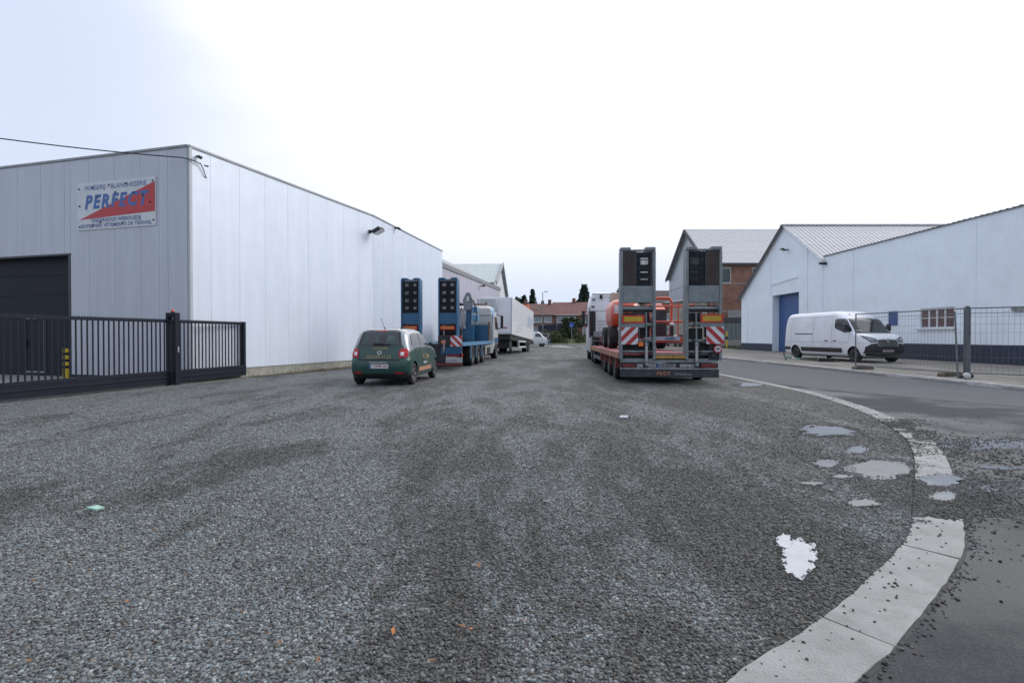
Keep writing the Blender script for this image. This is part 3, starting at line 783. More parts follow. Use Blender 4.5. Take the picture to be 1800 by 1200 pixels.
MT_CLAD = mat_cladding("white_cladding", (0.70, 0.755, 0.83), 0.38, 0.08, .04)
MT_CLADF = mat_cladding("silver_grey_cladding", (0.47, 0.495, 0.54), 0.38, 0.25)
MT_BACK = M("wall_core", (0.30, 0.31, 0.33), 0.8, var=.1)
MT_TRIM = M("grey_trim", (0.30, 0.31, 0.32), 0.5, 0.2, var=.12, vs_=2)
MT_ANTH = M("anthracite_door", (0.012, 0.015, 0.024), 0.6, 0.0, var=.12, vs_=1.5, spec=.25)
MT_JAMB = M("door_reveal", (0.035, 0.04, 0.05), 0.5, var=.1)
MT_ROOFGREY = M("roof_membrane", (0.12, 0.12, 0.12), 0.9, var=.2)

laundry = empty("laundry_building", (-9.41, 14.94, 0), 0, "grey and white panel-clad industrial hall behind the black sliding gate, with red and blue sign", "building")
TOPZ = 6.81
def panels(parent, P, d, bounds, z0, z1, mat, name="wall_panel", gap=0.002, th=0.055, cache={}):
    ang = math.atan2(d[1], d[0])
    for a, b in zip(bounds, bounds[1:]):
        key = (round(b - a, 2), round(z0, 2), round(z1, 2), mat.name, name)
        if key not in cache:
            w = b - a; m = MB()
            m.prism([(gap / 2, 0), (gap / 2 + .003, -th), (w - gap / 2 - .003, -th), (w - gap / 2, 0)], 'xy', z0, z1)
            cache[key] = m.mesh(name, mat)
        o = link(name, cache[key], parent, (P[0] + d[0] * a, P[1] + d[1] * a, 0), (0, 0, ang))
def unit(v): l = math.hypot(*v); return (v[0] / l, v[1] / l)
# coordinates relative to the corner
dF = unit((3.767, -1)); dA = unit((3.01, 8.54)); dB = unit((1.83, 9.72))
LA, LB = 9.055, 9.89
FL = 15.0
PF = (-dF[0] * FL, -dF[1] * FL)
doorR, doorL, doorT = FL - 4.54, FL - 9.9, 3.93
fb = [FL - .706 - 1.02 * i for i in range(0, 15) if FL - .706 - 1.02 * i > 0]
fb = sorted(fb + [FL, 0, FL - 1.03])
full = [x for x in fb if x >= doorR - .01]
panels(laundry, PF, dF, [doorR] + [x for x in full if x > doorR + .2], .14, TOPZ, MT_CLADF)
above = [x for x in fb if doorL < x < doorR]
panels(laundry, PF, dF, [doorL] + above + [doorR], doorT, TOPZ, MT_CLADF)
left = [x for x in fb if x < doorL - .1]
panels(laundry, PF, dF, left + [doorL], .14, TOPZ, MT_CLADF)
ab = [0, .68] + [.68 + 1.045 * i for i in range(1, 8)] + [LA]
panels(laundry, (0, 0), dA, ab, .31, TOPZ, MT_CLAD)
PB = (dA[0] * LA, dA[1] * LA)
bb = [LB * i / 9 for i in range(10)]
MT_CLAD2 = mat_cladding("cladding_second_run", (0.63, 0.69, 0.78), 0.38, 0.10, 0.04)
panels(laundry, PB, dB, bb, .31, TOPZ, MT_CLAD2)
# core volume and roof
PE = (PB[0] + dB[0] * LB, PB[1] + dB[1] * LB)
def inset(p, q): return (p[0] + q[0], p[1] + q[1])
nF = (-dF[1] * 1, dF[0] * 1)
core_poly = [(PF[0] + nF[0] * .0, PF[1]), (-.005, .004), (PB[0] - .004, PB[1]), (PE[0] - .004, PE[1] - .01), (PE[0] - 14, PE[1] + 2), (PF[0] - 4, PF[1] + 22)]
cb = MB()
ang = math.atan2(dF[1], dF[0])
w = wall_mesh(MB(), FL, TOPZ - .02, .25, [(doorL, doorR, 0, doorT)])
w.build("wall", MT_BACK, laundry, loc=(PF[0], PF[1], 0), rot=(0, 0, ang))
MB().box(0, LA, 0.0, .25, .3, TOPZ - .02).build("wall", MT_BACK, laundry, loc=(0, 0, 0), rot=(0, 0, math.atan2(dA[1], dA[0])))
MB().box(0, LB, 0.0, .25, .3, TOPZ - .02).build("wall", MT_BACK, laundry, loc=(PB[0], PB[1], 0), rot=(0, 0, math.atan2(dB[1], dB[0])))
MB().prism([(PE[0] - .05, PE[1]), (PE[0] - 16, PE[1] + 3), (PE[0] - 16.1, PE[1] + 2.8), (PE[0] - .3, PE[1] - .25)], 'xy', 0, TOPZ - .1).build("rear_wall", MT_CLAD2, laundry)
MB().prism([(PF[0] + .3, PF[1] + .3), (-.3, .3), (PB[0] - .3, PB[1]), (PE[0] - .3, PE[1] - .3), (PE[0] - 16, PE[1] + 2), (PF[0] - 1, PF[1] + 18)], 'xy', TOPZ - .3, TOPZ - .2).build("roof", MT_ROOFGREY, laundry)
# coping
for (P, d, L, e0, e1) in ((PF, dF, FL, 0, .05), ((0, 0), dA, LA, -.02, 0), (PB, dB, LB, 0, .04)):
    MB().box(e0, L + e1 if e1 else L, -.085, .3, TOPZ + .002, TOPZ + .075).build("coping", MT_TRIM, laundry, loc=(P[0], P[1], 0), rot=(0, 0, math.atan2(d[1], d[0])), bevel=.008)
# concrete plinth blocks along the side wall
cbm = MB().box(.006, 1.04, -.03, .2, -.02, .303).mesh("concrete_block", M("plinth_concrete", (0.33, 0.32, 0.27), .85, var=.15, vs_=3, bump=.4, dirt=(.17, .14, .10), dirt_amt=.7))
for (P, d, L) in (((0, 0), dA, LA), (PB, dB, LB)):
    for i in range(int(L / 1.045) + 1):
        o = link("concrete_block", cbm, laundry, (P[0] + d[0] * 1.045 * i, P[1] + d[1] * 1.045 * i, random.uniform(-.004, .0)), (0, 0, math.atan2(d[1], d[0])))
MB().box(doorR, FL, -.02, .2, 0, .138).build("plinth", M("dark_plinth", (.05, .05, .05), .9, var=.2), laundry, loc=(PF[0], PF[1], 0), rot=(0, 0, ang))
# corner trim
MB().prism([(-.05, -.03), (.075, -.075), (.095, .02), (.03, .05)], 'xy', .15, TOPZ).build("corner_trim", M("pale_trim", (.42, .44, .46), .5, .1, var=.05), laundry)
# sectional door, recessed, with wicket
door = MB()
dz = [0.05, .70, 1.35, 2.0, 2.65, 3.3, doorT]
sec_m = []
for a, b in zip(dz, dz[1:]):
    MB().box(doorL, doorR - .10, .20, .24, a + .0015, b - .0015).build("door_section", MT_ANTH, laundry, loc=(PF[0], PF[1], 0), rot=(0, 0, ang), bevel=.006)
MB().box(doorL, doorR - .1, .245, .26, 0, doorT).build("door_back", MT_ANTH, laundry, loc=(PF[0], PF[1], 0), rot=(0, 0, ang))
MB().box(doorR - .10, doorR - .002, -.062, .22, .05, doorT).build("door_frame", MT_JAMB, laundry, loc=(PF[0], PF[1], 0), rot=(0, 0, ang))
MB().box(doorL, doorR - .002, -.07, .22, doorT - .06, doorT - .002).build("door_frame", MT_JAMB, laundry, loc=(PF[0], PF[1], 0), rot=(0, 0, ang))
wx0, wx1, wz0, wz1 = FL - 6.98, FL - 6.03, .14, 1.95
wf = MB()
for a in ((wx0, wx0 + .055, wz0, wz1), (wx1 - .055, wx1, wz0, wz1), (wx0 + .055, wx1 - .055, wz1 - .055, wz1), (wx0 + .055, wx1 - .055, wz0, wz0 + .055)): wf.box(a[0], a[1], .17, .199, a[2], a[3])
wd = wf.build("wicket_door", M("wicket_frame", (.22, .24, .28), .5, var=.1), laundry, loc=(PF[0], PF[1], 0), rot=(0, 0, ang))
MB().box(wx0 + .07, wx0 + .10, .10, .17, 1.0, 1.22).build("handle", MT_DARK, wd)

# ---- sign on the front wall
sgn = empty("wall_sign", (-9.41 + dF[0] * -2.66, 14.94 + dF[1] * -2.66, 5.33), ang, "white laundry wall sign with red wedge and blue PERFECT lettering high on the grey wall", "sign")
MT_SIGNW = M("sign_white", (.60, .62, .64), .4, var=.06, vs_=3)
MT_SIGNR = M("sign_red", (.48, .03, .035), .4, var=.08, vs_=3)
MT_SIGNB = M("sign_blue", (.04, .12, .36), .4, var=.08, vs_=3)
MT_SIGNT = M("sign_grey_blue", (.11, .16, .33), .5, var=.1, vs_=3)
MB().box(-1.54, 1.54, -.085, -.055, -.72, .72).build("board", MT_SIGNW, sgn)
MB().prism([(-1.45, -.40), (1.52, -.30), (1.52, .58)], 'xz', -.0890, -.0862).build("red_wedge", MT_SIGNR, sgn)
text("WASSERIJ – BLANCHISSERIE", .20, sgn, (-.02, -.0875, .55), MT_SIGNT, xs=1.0, bold=.0035)
text("PERFECT", .56, sgn, (-.02, -.0915, .10), MT_SIGNB, bold=.024, shear=.22, xs=.92, spacing=1.28)
text("ONDERHOUD WERKKLEDIJ", .165, sgn, (.0, -.0905, -.455), MT_SIGNT, xs=.95, bold=.003)
text("ENTRETIEN VÊTEMENTS DE TRAVAIL", .160, sgn, (0, -.0905, -.615), MT_SIGNT, xs=1.06, bold=.003)
bm_ = MB().cyl((0, 0, 0), (0, -.012, 0), .028, 10).mesh("bolt", MT_DARK)
for (x, z) in ((-1.46, .55), (1.44, .60), (-1.44, .02), (1.34, -.02), (-1.44, -.62), (1.46, -.56), (-.9, .56), (-.25, .60), (.42, .58), (-.72, .26), (.0, .36), (.72, .30), (-.9, -.60), (.28, -.58), (-.6, -.52)):
    link("bolt", bm_, sgn, (x, -.0905, z))

# ---- wall lamps
def flood(name, loc, rz, label, s=1.0, lit=True):
    e = empty(name, loc, rz, label, "wall lamp")
    MB().box(-.05 * s, .05 * s, -.10 * s, 0, -.06 * s, .06 * s).bar((0, -.08 * s, 0), (0, -.32 * s, .04 * s), .05 * s).build("arm", MT_DARK, e)
    MB().prism([(-.62 * s, .02 * s), (-.28 * s, -.12 * s), (-.22 * s, .02 * s), (-.52 * s, .15 * s)], 'yz', -.17 * s, .17 * s).build("housing", MT_DARK, e, bevel=.01)
    MB().prism([(-.615 * s, .010 * s), (-.29 * s, -.122 * s), (-.295 * s, -.134 * s), (-.625 * s, -.002 * s)], 'yz', -.15 * s, .15 * s).build("lens", M("lamp_lens", (.85, .85, .82), .15, var=0), e)
    return e
def on_side(s_, z, P=(-9.41, 14.94), d=dA, out=.06):
    return (P[0] + d[0] * s_ + d[1] * out, P[1] + d[1] * s_ - d[0] * out, z)
angA, angB = math.atan2(dA[1], dA[0]), math.atan2(dB[1], dB[0])
flood("floodlight", on_side(8.75, 6.05), angA, "floodlight on a bracket under the roof edge of the white side wall", 1.15)
cm = empty("wall_camera", on_side(.22, 6.62), angA, "small dark camera at the top corner of the white side wall", "camera")
MB().cyl((0, 0, 0), (0, -.08, 0), .03, 10).build("bracket", MT_DARK, cm); MB().cyl((-.04, -.10, -.02), (.06, -.12, -.04), .045, 12).build("camera_body", MT_DARK, cm)
cm2 = empty("wall_camera", (-6.40 + dB[0] * 2.4 + .06, 23.48 + dB[1] * 2.4, 6.78), angB, "tiny dark camera fixed near the far roof edge of the long white side wall", "camera")
MB().cyl((0, 0, 0), (0, -.2, 0), .05, 8).build("bracket", MT_DARK, cm2); MB().cyl((-.1, -.22, -.04), (.12, -.22, -.04), .06, 10).build("camera_body", MT_DARK, cm2)

# ---- overhead cable
pts = []
A = Vector((-20.0, 11.0, 7.2)); B = Vector((-9.50, 14.72, 6.45))
for i in range(29):
    t = i / 28; p = A.lerp(B, t); p.z -= 4 * t * (1 - t) * .27; pts.append(p)
B = Vector(on_side(.30, 6.42, out=.12)); pts += [Vector((-9.30, 14.84, 6.44)), B]
cab = MB().tube(pts, .016, 6).build("overhead_cable", MT_DARK)
tag(cab, "thin black overhead cable running from the left edge to the hall corner", "cable")
MB().tube([B + Vector((0, 0, 0)), B + Vector((.02, .1, -.14)), B + Vector((.03, .18, -.3)), B + Vector((0, .3, -.38))], .014, 6).build("cable_tail", MT_DARK, cab)
MB().bar(B + Vector((-.15, -.05, 0)), B + Vector((.05, .3, .03)), .03).build("bracket", MT_DARK, cab)

# ---- mauve warehouse beyond
MT_MAUVE = mat_cladding("mauve_cladding", (0.41, 0.395, 0.46), 0.5, 0.1)
mv = empty("mauve_warehouse", (-4.69, 34.0, 0), 0, "mauve ribbed-panel warehouse beyond the white hall, behind the blue truck", "building")
dM = unit((3.43, 17.4)); LM = 17.73; angM = math.atan2(dM[1], dM[0])
panels(mv, (0, 0), dM, [LM * i / 22 for i in range(23)], 0, 5.9, MT_MAUVE, gap=.03)
MB().box(0, LM, 0.001, 12, 0, 5.89).build("wall", MT_MAUVE, mv, rot=(0, 0, angM))
MB().box(-.2, LM + .1, -.12, 12.2, 5.905, 6.22).build("eave", M("eave_grey", (.20, .205, .22), .5, .2, var=.1), mv, rot=(0, 0, angM))
MB().box(0.4, 14.4, 2.0, 12, 6.225, 7.4).build("parapet", M("white_render2", (.52, .53, .55), .7, var=.05), mv, rot=(0, 0, angM))
fl = flood("floodlight", (-4.69 + dM[0] * 9.7 + .1, 34 + dM[1] * 9.7, 5.6), angM, "floodlight under the eave of the mauve warehouse", .85)

# ---- warehouse with pale green roof
MT_GREENR = M("pale_green_roof", (0.38, 0.43, 0.44), .55, .1, var=.06, vs_=.5, stretch=(3, .3, .3))
gw = empty("green_roof_warehouse", (-1.9, 53, 0), R(-3.2), "tall warehouse with pale green metal roof and white gable beyond the mauve one", "building")
gy = [0, 9.2, 18.4]
MB().prism([(0, 0), (18.4, 0), (18.4, 7.0), (9.2, 10.1), (0, 7.0)], 'yz', -.35, -.0).build("gable_wall", M("white_gable", (.55, .57, .60), .6, var=.05), gw)
MB().box(-26, -.36, 0.01, 18.39, 0, 6.95).build("wall", MT_MAUVE, gw)
sl = math.hypot(9.2, 3.1)
rs = MB()
def rib_profile(w, ribs, h=.035, rw=.05, th=.012):
    top = [(0, 0)]
    for i in range(ribs):
        c = w * (i + .5) / ribs; top += [(c - rw, 0), (c - rw * .5, h), (c + rw * .5, h), (c + rw, 0)]
    top += [(w, 0)]
    return top + [(x, z - th) for x, z in reversed(top)]
rsm = MB().prism(rib_profile(.998, 3), 'xz', 0, sl + .5).mesh("roof_sheet", MT_GREENR)
pitch = math.atan2(3.1, 9.2)
for i in range(22):
    link("roof_sheet", rsm, gw, (-i - 1 + .3, -.45, 7.0 - .15), (pitch, 0, 0))
MB().prism([(18.85, 6.85), (9.2, 10.12), (9.2, 10.02), (18.85, 6.75)], 'yz', -22, .3).build("roof", MT_GREENR, gw)
for (a, b) in (((-.5, 6.80), (9.2, 10.14)), ((18.9, 6.80), (9.2, 10.14))):
    MB().bar((.33, a[0], a[1]), (.33, b[0], b[1]), .1, .38).build("verge_trim", MT_TRIM, gw)

# ---- white workshop with blue door, right
MT_WHITEW = M("white_render", (0.84, 0.90, 0.95), .75, var=.035, vs_=.6, bump=.25, bs=14, dirt=(.70, .73, .77), dirt_amt=.35)
MT_NAVY = M("navy_plinth", (0.035, 0.045, 0.075), .7, var=.15, vs_=3)
MT_BLUED = M("blue_door_paint", (0.045, 0.105, 0.27), .45, var=.08, vs_=1)
MT_ROOFL = M("light_roof_sheet", (0.52, 0.52, 0.53), .5, .15, var=.10, vs_=.7, stretch=(.5, 3, 1), dirt=(.42, .41, .40))
ws = empty("white_workshop", (21.5, 48, 0), R(-90), "white gabled workshop with tall blue door and ribbed light roof, right of the grey ramps", "building")
MB().prism([(0, .1), (5.7, .1), (5.7, 4.67), (9.6, 4.67), (9.6, .1), (12.6, .1), (12.6, 6.68), (7.5, 10.06), (0, 5.0)], 'xz', 0, .3).build("gable_wall", MT_WHITEW, ws)
MB().box(.02, .3, .3, 22, .1, 4.9).build("wall", MT_WHITEW, ws)
MB().box(5.7, 9.6, .55, .6, .1, 4.68).build("door", MT_BLUED, ws)
dr = ws.children[-1]
for i in range(1, 5): MB().box(5.75, 9.55, .535, .549, .1 + i * .92 - .01, .1 + i * .92 + .01).build("door_rail", MT_BLUED, dr)
MB().box(5.42, 5.69, .3, .6, .1, 5.0).build("door_reveal", MT_WHITEW, ws)
MB().box(-.02, 5.69, -.025, -.001, .1, .72).build("plinth", MT_NAVY, ws)
MB().box(9.61, 12.6, -.025, -.001, .1, .76).build("plinth", MT_NAVY, ws)
for x, a, b in ((5.35, 4.9, 8.4), (1.1, 0.73, 5.6), (10.6, .77, 7.85), (12.45, .77, 6.6)): MB().box(x, x + .14, -.05, -.001, a, b).build("pilaster", MT_WHITEW, ws)
MB().prism([(5.6, 5.55), (9.5, 5.75), (9.5, 6.0), (5.6, 5.72)], 'xz', -.06, -.001).build("lintel", MT_WHITEW, ws)
for (x0, z0, x1, z1, nm) in ((-.35, 4.77, 7.5, 10.09, "l"), (12.95, 6.45, 7.5, 10.09, "r")):
    L = math.hypot(x1 - x0, z1 - z0); a = math.atan2(z1 - z0, abs(x1 - x0))
    m = MB().prism(rib_profile(.998, 3, .045, .07), 'xz', 0, L).mesh("roof_sheet", MT_ROOFL)
    for i in range(19):
        # local: sheets stack along +y of the building, slope along x
        o = link("roof_sheet", m, ws, (x0, -.25 + i + (1 if nm == "l" else 0) * 1.0 * 0, z0))
        if nm == "l": M_ = Matrix(((0, math.cos(a), -math.sin(a)), (1, 0, 0), (0, math.sin(a), math.cos(a))))
        else: M_ = Matrix(((0, -math.cos(a), math.sin(a)), (1, 0, 0), (0, math.sin(a), math.cos(a))))
        # make right-handed by flipping the sheet axis
        X = Vector((0, 1, 0)); Y = Vector((math.cos(a) * (1 if nm == "l" else -1), 0, math.sin(a))); Z = X.cross(Y)
        if Z.z < 0: X = -X; Z = X.cross(Y); o.location.y += 1
        mt = Matrix((X, Y, Z)).transposed().to_4x4(); mt.translation = o.location
        o.matrix_local = mt
MT_BARGE = M("dark_barge", (.055, .058, .065), .6, var=.15)
MB().prism([(-.4, 4.55), (7.5, 9.92), (7.5, 10.08), (-.4, 4.72)], 'xz', -.3, -.24).build("barge_board", MT_BARGE, ws)
MB().box(7.3, 7.7, -.28, 18.7, 10.06, 10.16).build("ridge_cap", MT_ROOFL, ws, bevel=.03)
wl = flood("floodlight", (21.45, 39.9, 8.05), R(-90), "small dark floodlight high on the white gable above the blue door", .95)
gt = MB().tube([(12.7, -.3, 6.35), (12.95, -.3, 6.3), (12.95, .4, 6.3)], .09, 8).build("gutter_end", MT_DARK, ws)

# ---- long white hall, right
hl = empty("white_hall", (21.5, 35.4, 0), R(-90), "long blank white hall with navy plinth and tiled edge behind the mesh fence at right", "building")
WX0, WX1, WZ0, WZ1 = 35.4 - 27.0, 35.4 - 24.9, 1.75, 2.78
w = wall_mesh(MB(), 34, 6.80, .3, [(WX0, WX1, WZ0, WZ1)], z0=.1)
w.build("wall", MT_WHITEW, hl)
MB().box(0.05, 34, -.02, -.001, .1, .95).build("plinth", MT_NAVY, hl)
MB().box(0, 34, .3, 14, .1, 6.7).build("volume", MT_WHITEW, hl)
hl_t = MB().box(0.004, .296, -.07, .5, 0, .05).box(.22, .296, -.075, .5, .05, .075).mesh("coping_tile", M("coping_tile", (.17, .165, .17), .7, var=.2, vs_=2))
for i in range(100): link("coping_tile", hl_t, hl, (i * .3, 0, 6.802 + random.uniform(-.008, .008)), (random.uniform(-.02, .02), 0, 0))
MB().box(30, 34, -.07, .5, 6.802, 6.86).build("coping", MT_TRIM, hl)
MB().add([(0.1, .35, 6.78), (4.4, .35, 6.78), (3.9, 2.6, 7.35), (.1, 2.6, 7.35), (0.1, .35, 6.70), (4.4, .35, 6.70), (3.9, 2.6, 6.70), (.1, 2.6, 6.70)], [(0, 1, 2, 3), (0, 4, 5, 1), (1, 5, 6, 2), (2, 6, 7, 3), (3, 7, 4, 0), (7, 6, 5, 4)]).build("old_roof", M("brown_tiles", (.16, .13, .12), .8, var=.3, vs_=3), hl)
MB().box(3.0, 3.12, -.03, -.001, .96, 6.78).build("pilaster", MT_WHITEW, hl)
MB().box(11.6, 11.66, -.015, -.001, .96, 6.78).build("pilaster", MT_WHITEW, hl)
# window with white frame and red curtains
MT_WHF = M("white_window_frame", (.66, .67, .68), .5, var=.04)
wn = MB().box(WX0, WX1, .04, .10, WZ0, WZ0 + .06).box(WX0, WX1, .04, .10, WZ1 - .06, WZ1)
wn.box(WX0, WX0 + .07, .04, .10, WZ0 + .06, WZ1 - .06).box(WX1 - .07, WX1, .04, .10, WZ0 + .06, WZ1 - .06)
win = wn.build("window", MT_WHF, hl)
MB().box(WX0 + .07, WX1 - .07, .07, .085, WZ0 + .06, WZ1 - .06).build("pane", M("window_red_curtain_glass", (.10, .035, .04), .12, var=.35, vs_=5, stretch=(4, 1, .3), spec=.8), win)
fw = (WX1 - WX0 - .14) / 4
fr = MB()
for i in range(1, 4): fr.box(WX0 + .07 + fw * i - .045, WX0 + .07 + fw * i + .045, .03, .065, WZ0 + .06, WZ1 - .06)
fr.box(WX0 + .07, WX1 - .07, .045, .068, WZ0 + .50, WZ0 + .545)
fr.build("glazing_bars", MT_WHF, win)
for i in range(9): MB().box(WX0 + .1 + i * .235, WX0 + .12 + i * .235, -.0, .028, WZ0 + .04, WZ1 - .05).build("bar", MT_WHF, win) if False else None
MB().box(WX0 - .15, WX1 + .12, -.10, .035, WZ0 - .09, WZ0 - .005).build("sill", MT_WHF, hl)
bsn = MB().box(35.4 - 29.2, 35.4 - 28.55, -.04, -.003, 1.95, 2.75).build("blue_panel", M("blue_panel", (.05, .09, .25), .5, var=.1), hl)
bx = MB().box(35.4 - 21.95, 35.4 - 21.2, -.12, -.003, 2.42, 2.56).build("junction_box", MT_GALV, hl)

# ---- brick factory with grey gable
MT_BRICK = mat_brick("red_brick", (.22, .075, .045), (.29, .115, .07), (.20, .17, .14))
MT_BRICKC = mat_brick("cream_brick", (.36, .31, .23), (.30, .26, .19), (.3, .28, .25), rot=(R(90), 0, 0))
MT_GSID = mat_cladding("grey_glazed_siding", (.30, .34, .36), .3, .3)
bf = empty("brick_factory", (21.5, 56, 0), 0, "red brick factory with ribbed roof and grey sheet gable behind the right ramp", "building")
HB = 9.4
holes = [(.75, 2.45, 7.15, 8.8), (4.75, 6.45, 7.15, 8.8), (8.75, 10.45, 7.15, 8.8), (12.75, 14.45, 7.15, 8.8)]
MT_LINT = M("stone_sill", (.30, .29, .27), .8, var=.1)
w = wall_mesh(MB(), 26, HB, .3, holes, z0=3.35); w.build("brick_wall", MT_BRICK, bf)
MB().box(0, 26, -.04, .3, 2.85, 3.345).build("beam", MT_BARGE, bf)
pm = MB().box(.02, .48, 0.04, .1, .95, 2.84).mesh("wall_panel", M("grey_green_panel", (.16, .19, .195), .5, .1, var=.12, vs_=2))
for i in range(52): link("wall_panel", pm, bf, (i * .5, 0, 0))
MB().box(0, 26, .1, .3, .9, 2.845).build("wall_core", MT_BACK, bf)
MB().box(0, 26, -.05, .3, -.05, .945).build("plinth", MT_CONC, bf)
for (a, b, c, d) in holes:
    f = MB().box(a, b, .06, .12, c, c + .07).box(a, b, .06, .12, d - .07, d).box(a, a + .07, .06, .12, c + .07, d - .07).box(b - .07, b, .06, .12, c + .07, d - .07).box((a + b) / 2 - .3, (a + b) / 2 - .23, .06, .12, c + .07, d - .07).build("window", MT_WHF, bf)
    MB().box(a + .07, b - .07, .09, .10, c + .07, d - .07).build("pane", M("grey_pane", (.06, .085, .095), .2, var=.3, vs_=2), f)
    MB().box(a - .1, b + .1, -.03, .04, c - .09, c - .003).build("sill", MT_LINT, bf)
    MB().box(a - .05, b + .05, -.012, .05, d + .003, d + .12).build("lintel", MT_LINT, bf)
MB().box(2.55, 26, -.02, -.001, 7.06, 7.15).build("string_course", MT_LINT, bf)
MB().box(-.0, 2.0, -.02, -.001, 4.05, 4.15).build("string_course", MT_LINT, bf)
MB().box(2.1, 4.2, -.03, -.001, 3.4, 4.2).build("blocked_window", M("grey_render", (.27, .28, .28), .8, var=.15), bf)
# gable on the road side
MB().prism([(0.005, 5.62), (14, 5.62), (14, 9.2), (7, 14.1), (0.005, 9.3)], 'yz', 0, .2).build("gable_core", MT_BACK, bf)
for i in range(14):
    y0, y1 = i + .03, i + .97
    h = lambda y: 9.25 + (14.05 - 9.25) * (1 - abs(y - 7) / 7)
    pts_ = [(y0, 7.55), (y1, 7.55), (y1, h(y1)), (y0, h(y0))]
    if y0 < 7 < y1: pts_ = [(y0, 7.55), (y1, 7.55), (y1, h(y1)), (7, h(7)), (y0, h(y0))]
    MB().prism(pts_, 'yz', -.05, -.002).build("wall_panel", MT_GSID, bf)
    MB().box(-.05, -.002, y0, y1, 5.72, 7.47).build("wall_panel", MT_GSID, bf)
MB().box(-.0, .2, 0.005, 14, -.05, 5.615).build("lower_wall", MT_BRICKC, bf)
MB().bar((-.25, -1.0, 5.55), (-.25, 14.4, 6.0), .5, .12).build("canopy", MT_WHF, bf)
MB().box(0.21, 26, 0.31, 14, 0, HB - .1).build("volume", MT_BACK, bf)
sl = math.hypot(7.4, 4.95); pit = math.atan2(4.9, 7.0)
rsm = MB().prism(rib_profile(.998, 3, .045, .06), 'xz', 0, 9.05).mesh("roof_sheet", MT_ROOFL)
for i in range(26): link("roof_sheet", rsm, bf, (-.3 + i, -.42, 9.27), (pit, 0, 0))
MB().prism([(14.4, 9.05), (7, 14.30), (7, 14.2), (14.4, 8.95)], 'yz', -.3, 26).build("roof", MT_ROOFL, bf)
MB().box(-.3, 26, -.5, -.35, 9.05, 9.28).build("gutter", MT_BARGE, bf)
for (a, b) in (((-.45, 9.08), (7, 14.28)), ((14.45, 8.9), (7, 14.28))): MB().bar((-.38, a[0], a[1]), (-.38, b[0], b[1]), .12, .4).build("barge_board", MT_BARGE, bf)
MB().box(-.3, 26, 6.8, 7.2, 14.25, 14.36).build("ridge_cap", MT_ROOFL, bf)

# ---- terraced houses across the street
MT_HB = mat_brick("house_brick", (.15, .075, .06), (.19, .095, .075), (.16, .13, .12), 1.6)
MT_HB2 = mat_brick("house_brick_red", (.20, .065, .045), (.23, .085, .055), (.16, .13, .11), 1.6)
MT_TILE = M("brown_roof_tile", (.17, .085, .072), .8, var=.22, vs_=2.5, bump=.5, bs=12)
MT_TILE2 = M("red_roof_tile", (.20, .095, .08), .8, var=.2, vs_=2.5, bump=.5, bs=12)
MT_TILEO = M("orange_roof_tile", (.38, .12, .06), .8, var=.15, vs_=2.5, bump=.5, bs=12)
MT_HPANE = M("house_pane", (.30, .33, .36), .15, var=.4, vs_=1.5)
def house(x, w, Y, base, eave, ridge, brick, tile, label, big=False, sky=2):
    e = empty("terraced_house", (x, Y, base), 0, label, "house", "terraced houses across the street")
    H = eave - base; hr = ridge - base
    hs = []
    for (z0, z1) in ((.9, 2.4), (3.4, 4.75)):
        if H < 4.9 and z0 > 3: continue
        hs += [(.6, w * .5 - .1, z0, z1), (w * .5 + .45, w - .6, z0, z1)] if not big else [(.5, w - .9, z0, z1)]
    b = wall_mesh(MB(), w, H, .3, hs); b.build("wall", brick, e)
    MB().box(0.01, w - .01, .31, 8.5, 0, H).build("rear_volume", brick, e)
    for h in hs:
        f = MB().box(h[0], h[1], .05, .12, h[2], h[2] + .14).box(h[0], h[1], .05, .12, h[3] - .14, h[3]).box(h[0], h[0] + .14, .05, .12, h[2] + .14, h[3] - .14).box(h[1] - .14, h[1], .05, .12, h[2] + .14, h[3] - .14)
        if h[1] - h[0] > 2: f.box((h[0] + h[1]) / 2 - .07, (h[0] + h[1]) / 2 + .07, .05, .12, h[2] + .14, h[3] - .14)
        f = f.build("window", MT_WHF, e)
        MB().box(h[0] + .14, h[1] - .14, .08, .1, h[2] + .14, h[3] - .14).build("pane", MT_HPANE, f)
        MB().box(h[0] - .05, h[1] + .05, -.06, .04, h[2] - .1, h[2] - .002).build("sill", MT_LINT, e)
    r = MB().prism([(-.35, H - .1), (4.4, hr - .0), (9, H - .1), (9, H - .25), (4.4, hr - .2), (-.35, H - .25)], 'yz', 0.004, w - .004).build("roof", tile, e)
    MB().box(0.01, w - .01, -.42, -.3, H - .22, H - .08).build("gutter", MT_WHF if big else MT_BARGE, e)
    for k in range(sky):
        xx = w * (.3 + .4 * k); t = .45; yy = -.35 + 4.75 * t; zz = H - .1 + (hr - H + .1) * t
        MB().box(xx, xx + .7, yy, yy + .8, zz + .02, zz + .45).build("skylight", MT_HPANE, e)
    MB().box(w * .8, w * .8 + .7, 4.0, 4.7, hr - .2, hr + .9).build("chimney", brick, e)
    return e
house(-2.0, 5.9, 110, .9, 6.0, 8.6, MT_HB, MT_TILEO, "terraced house with orange tiled roof showing beside the white trailer", sky=0)
house(3.9, 5.2, 110, .9, 6.0, 8.6, MT_HB, MT_TILE, "brown-roofed brick terraced house right behind the tall street lamp", sky=1)
house(9.1, 5.6, 111, .9, 6.1, 9.0, MT_HB2, MT_TILE2, "red-roofed brick terraced house with wide white-framed windows above the bush", big=True, sky=0)
house(14.7, 5.6, 111, .9, 6.1, 9.0, MT_HB2, MT_TILE2, "last red brick terraced house before the white tractor cab hides the row", sky=1)
house(20.3, 5.6, 111, .9, 6.1, 9.0, MT_HB, MT_TILE, "terraced house mostly hidden behind the parked tractor and orange lift", sky=0)
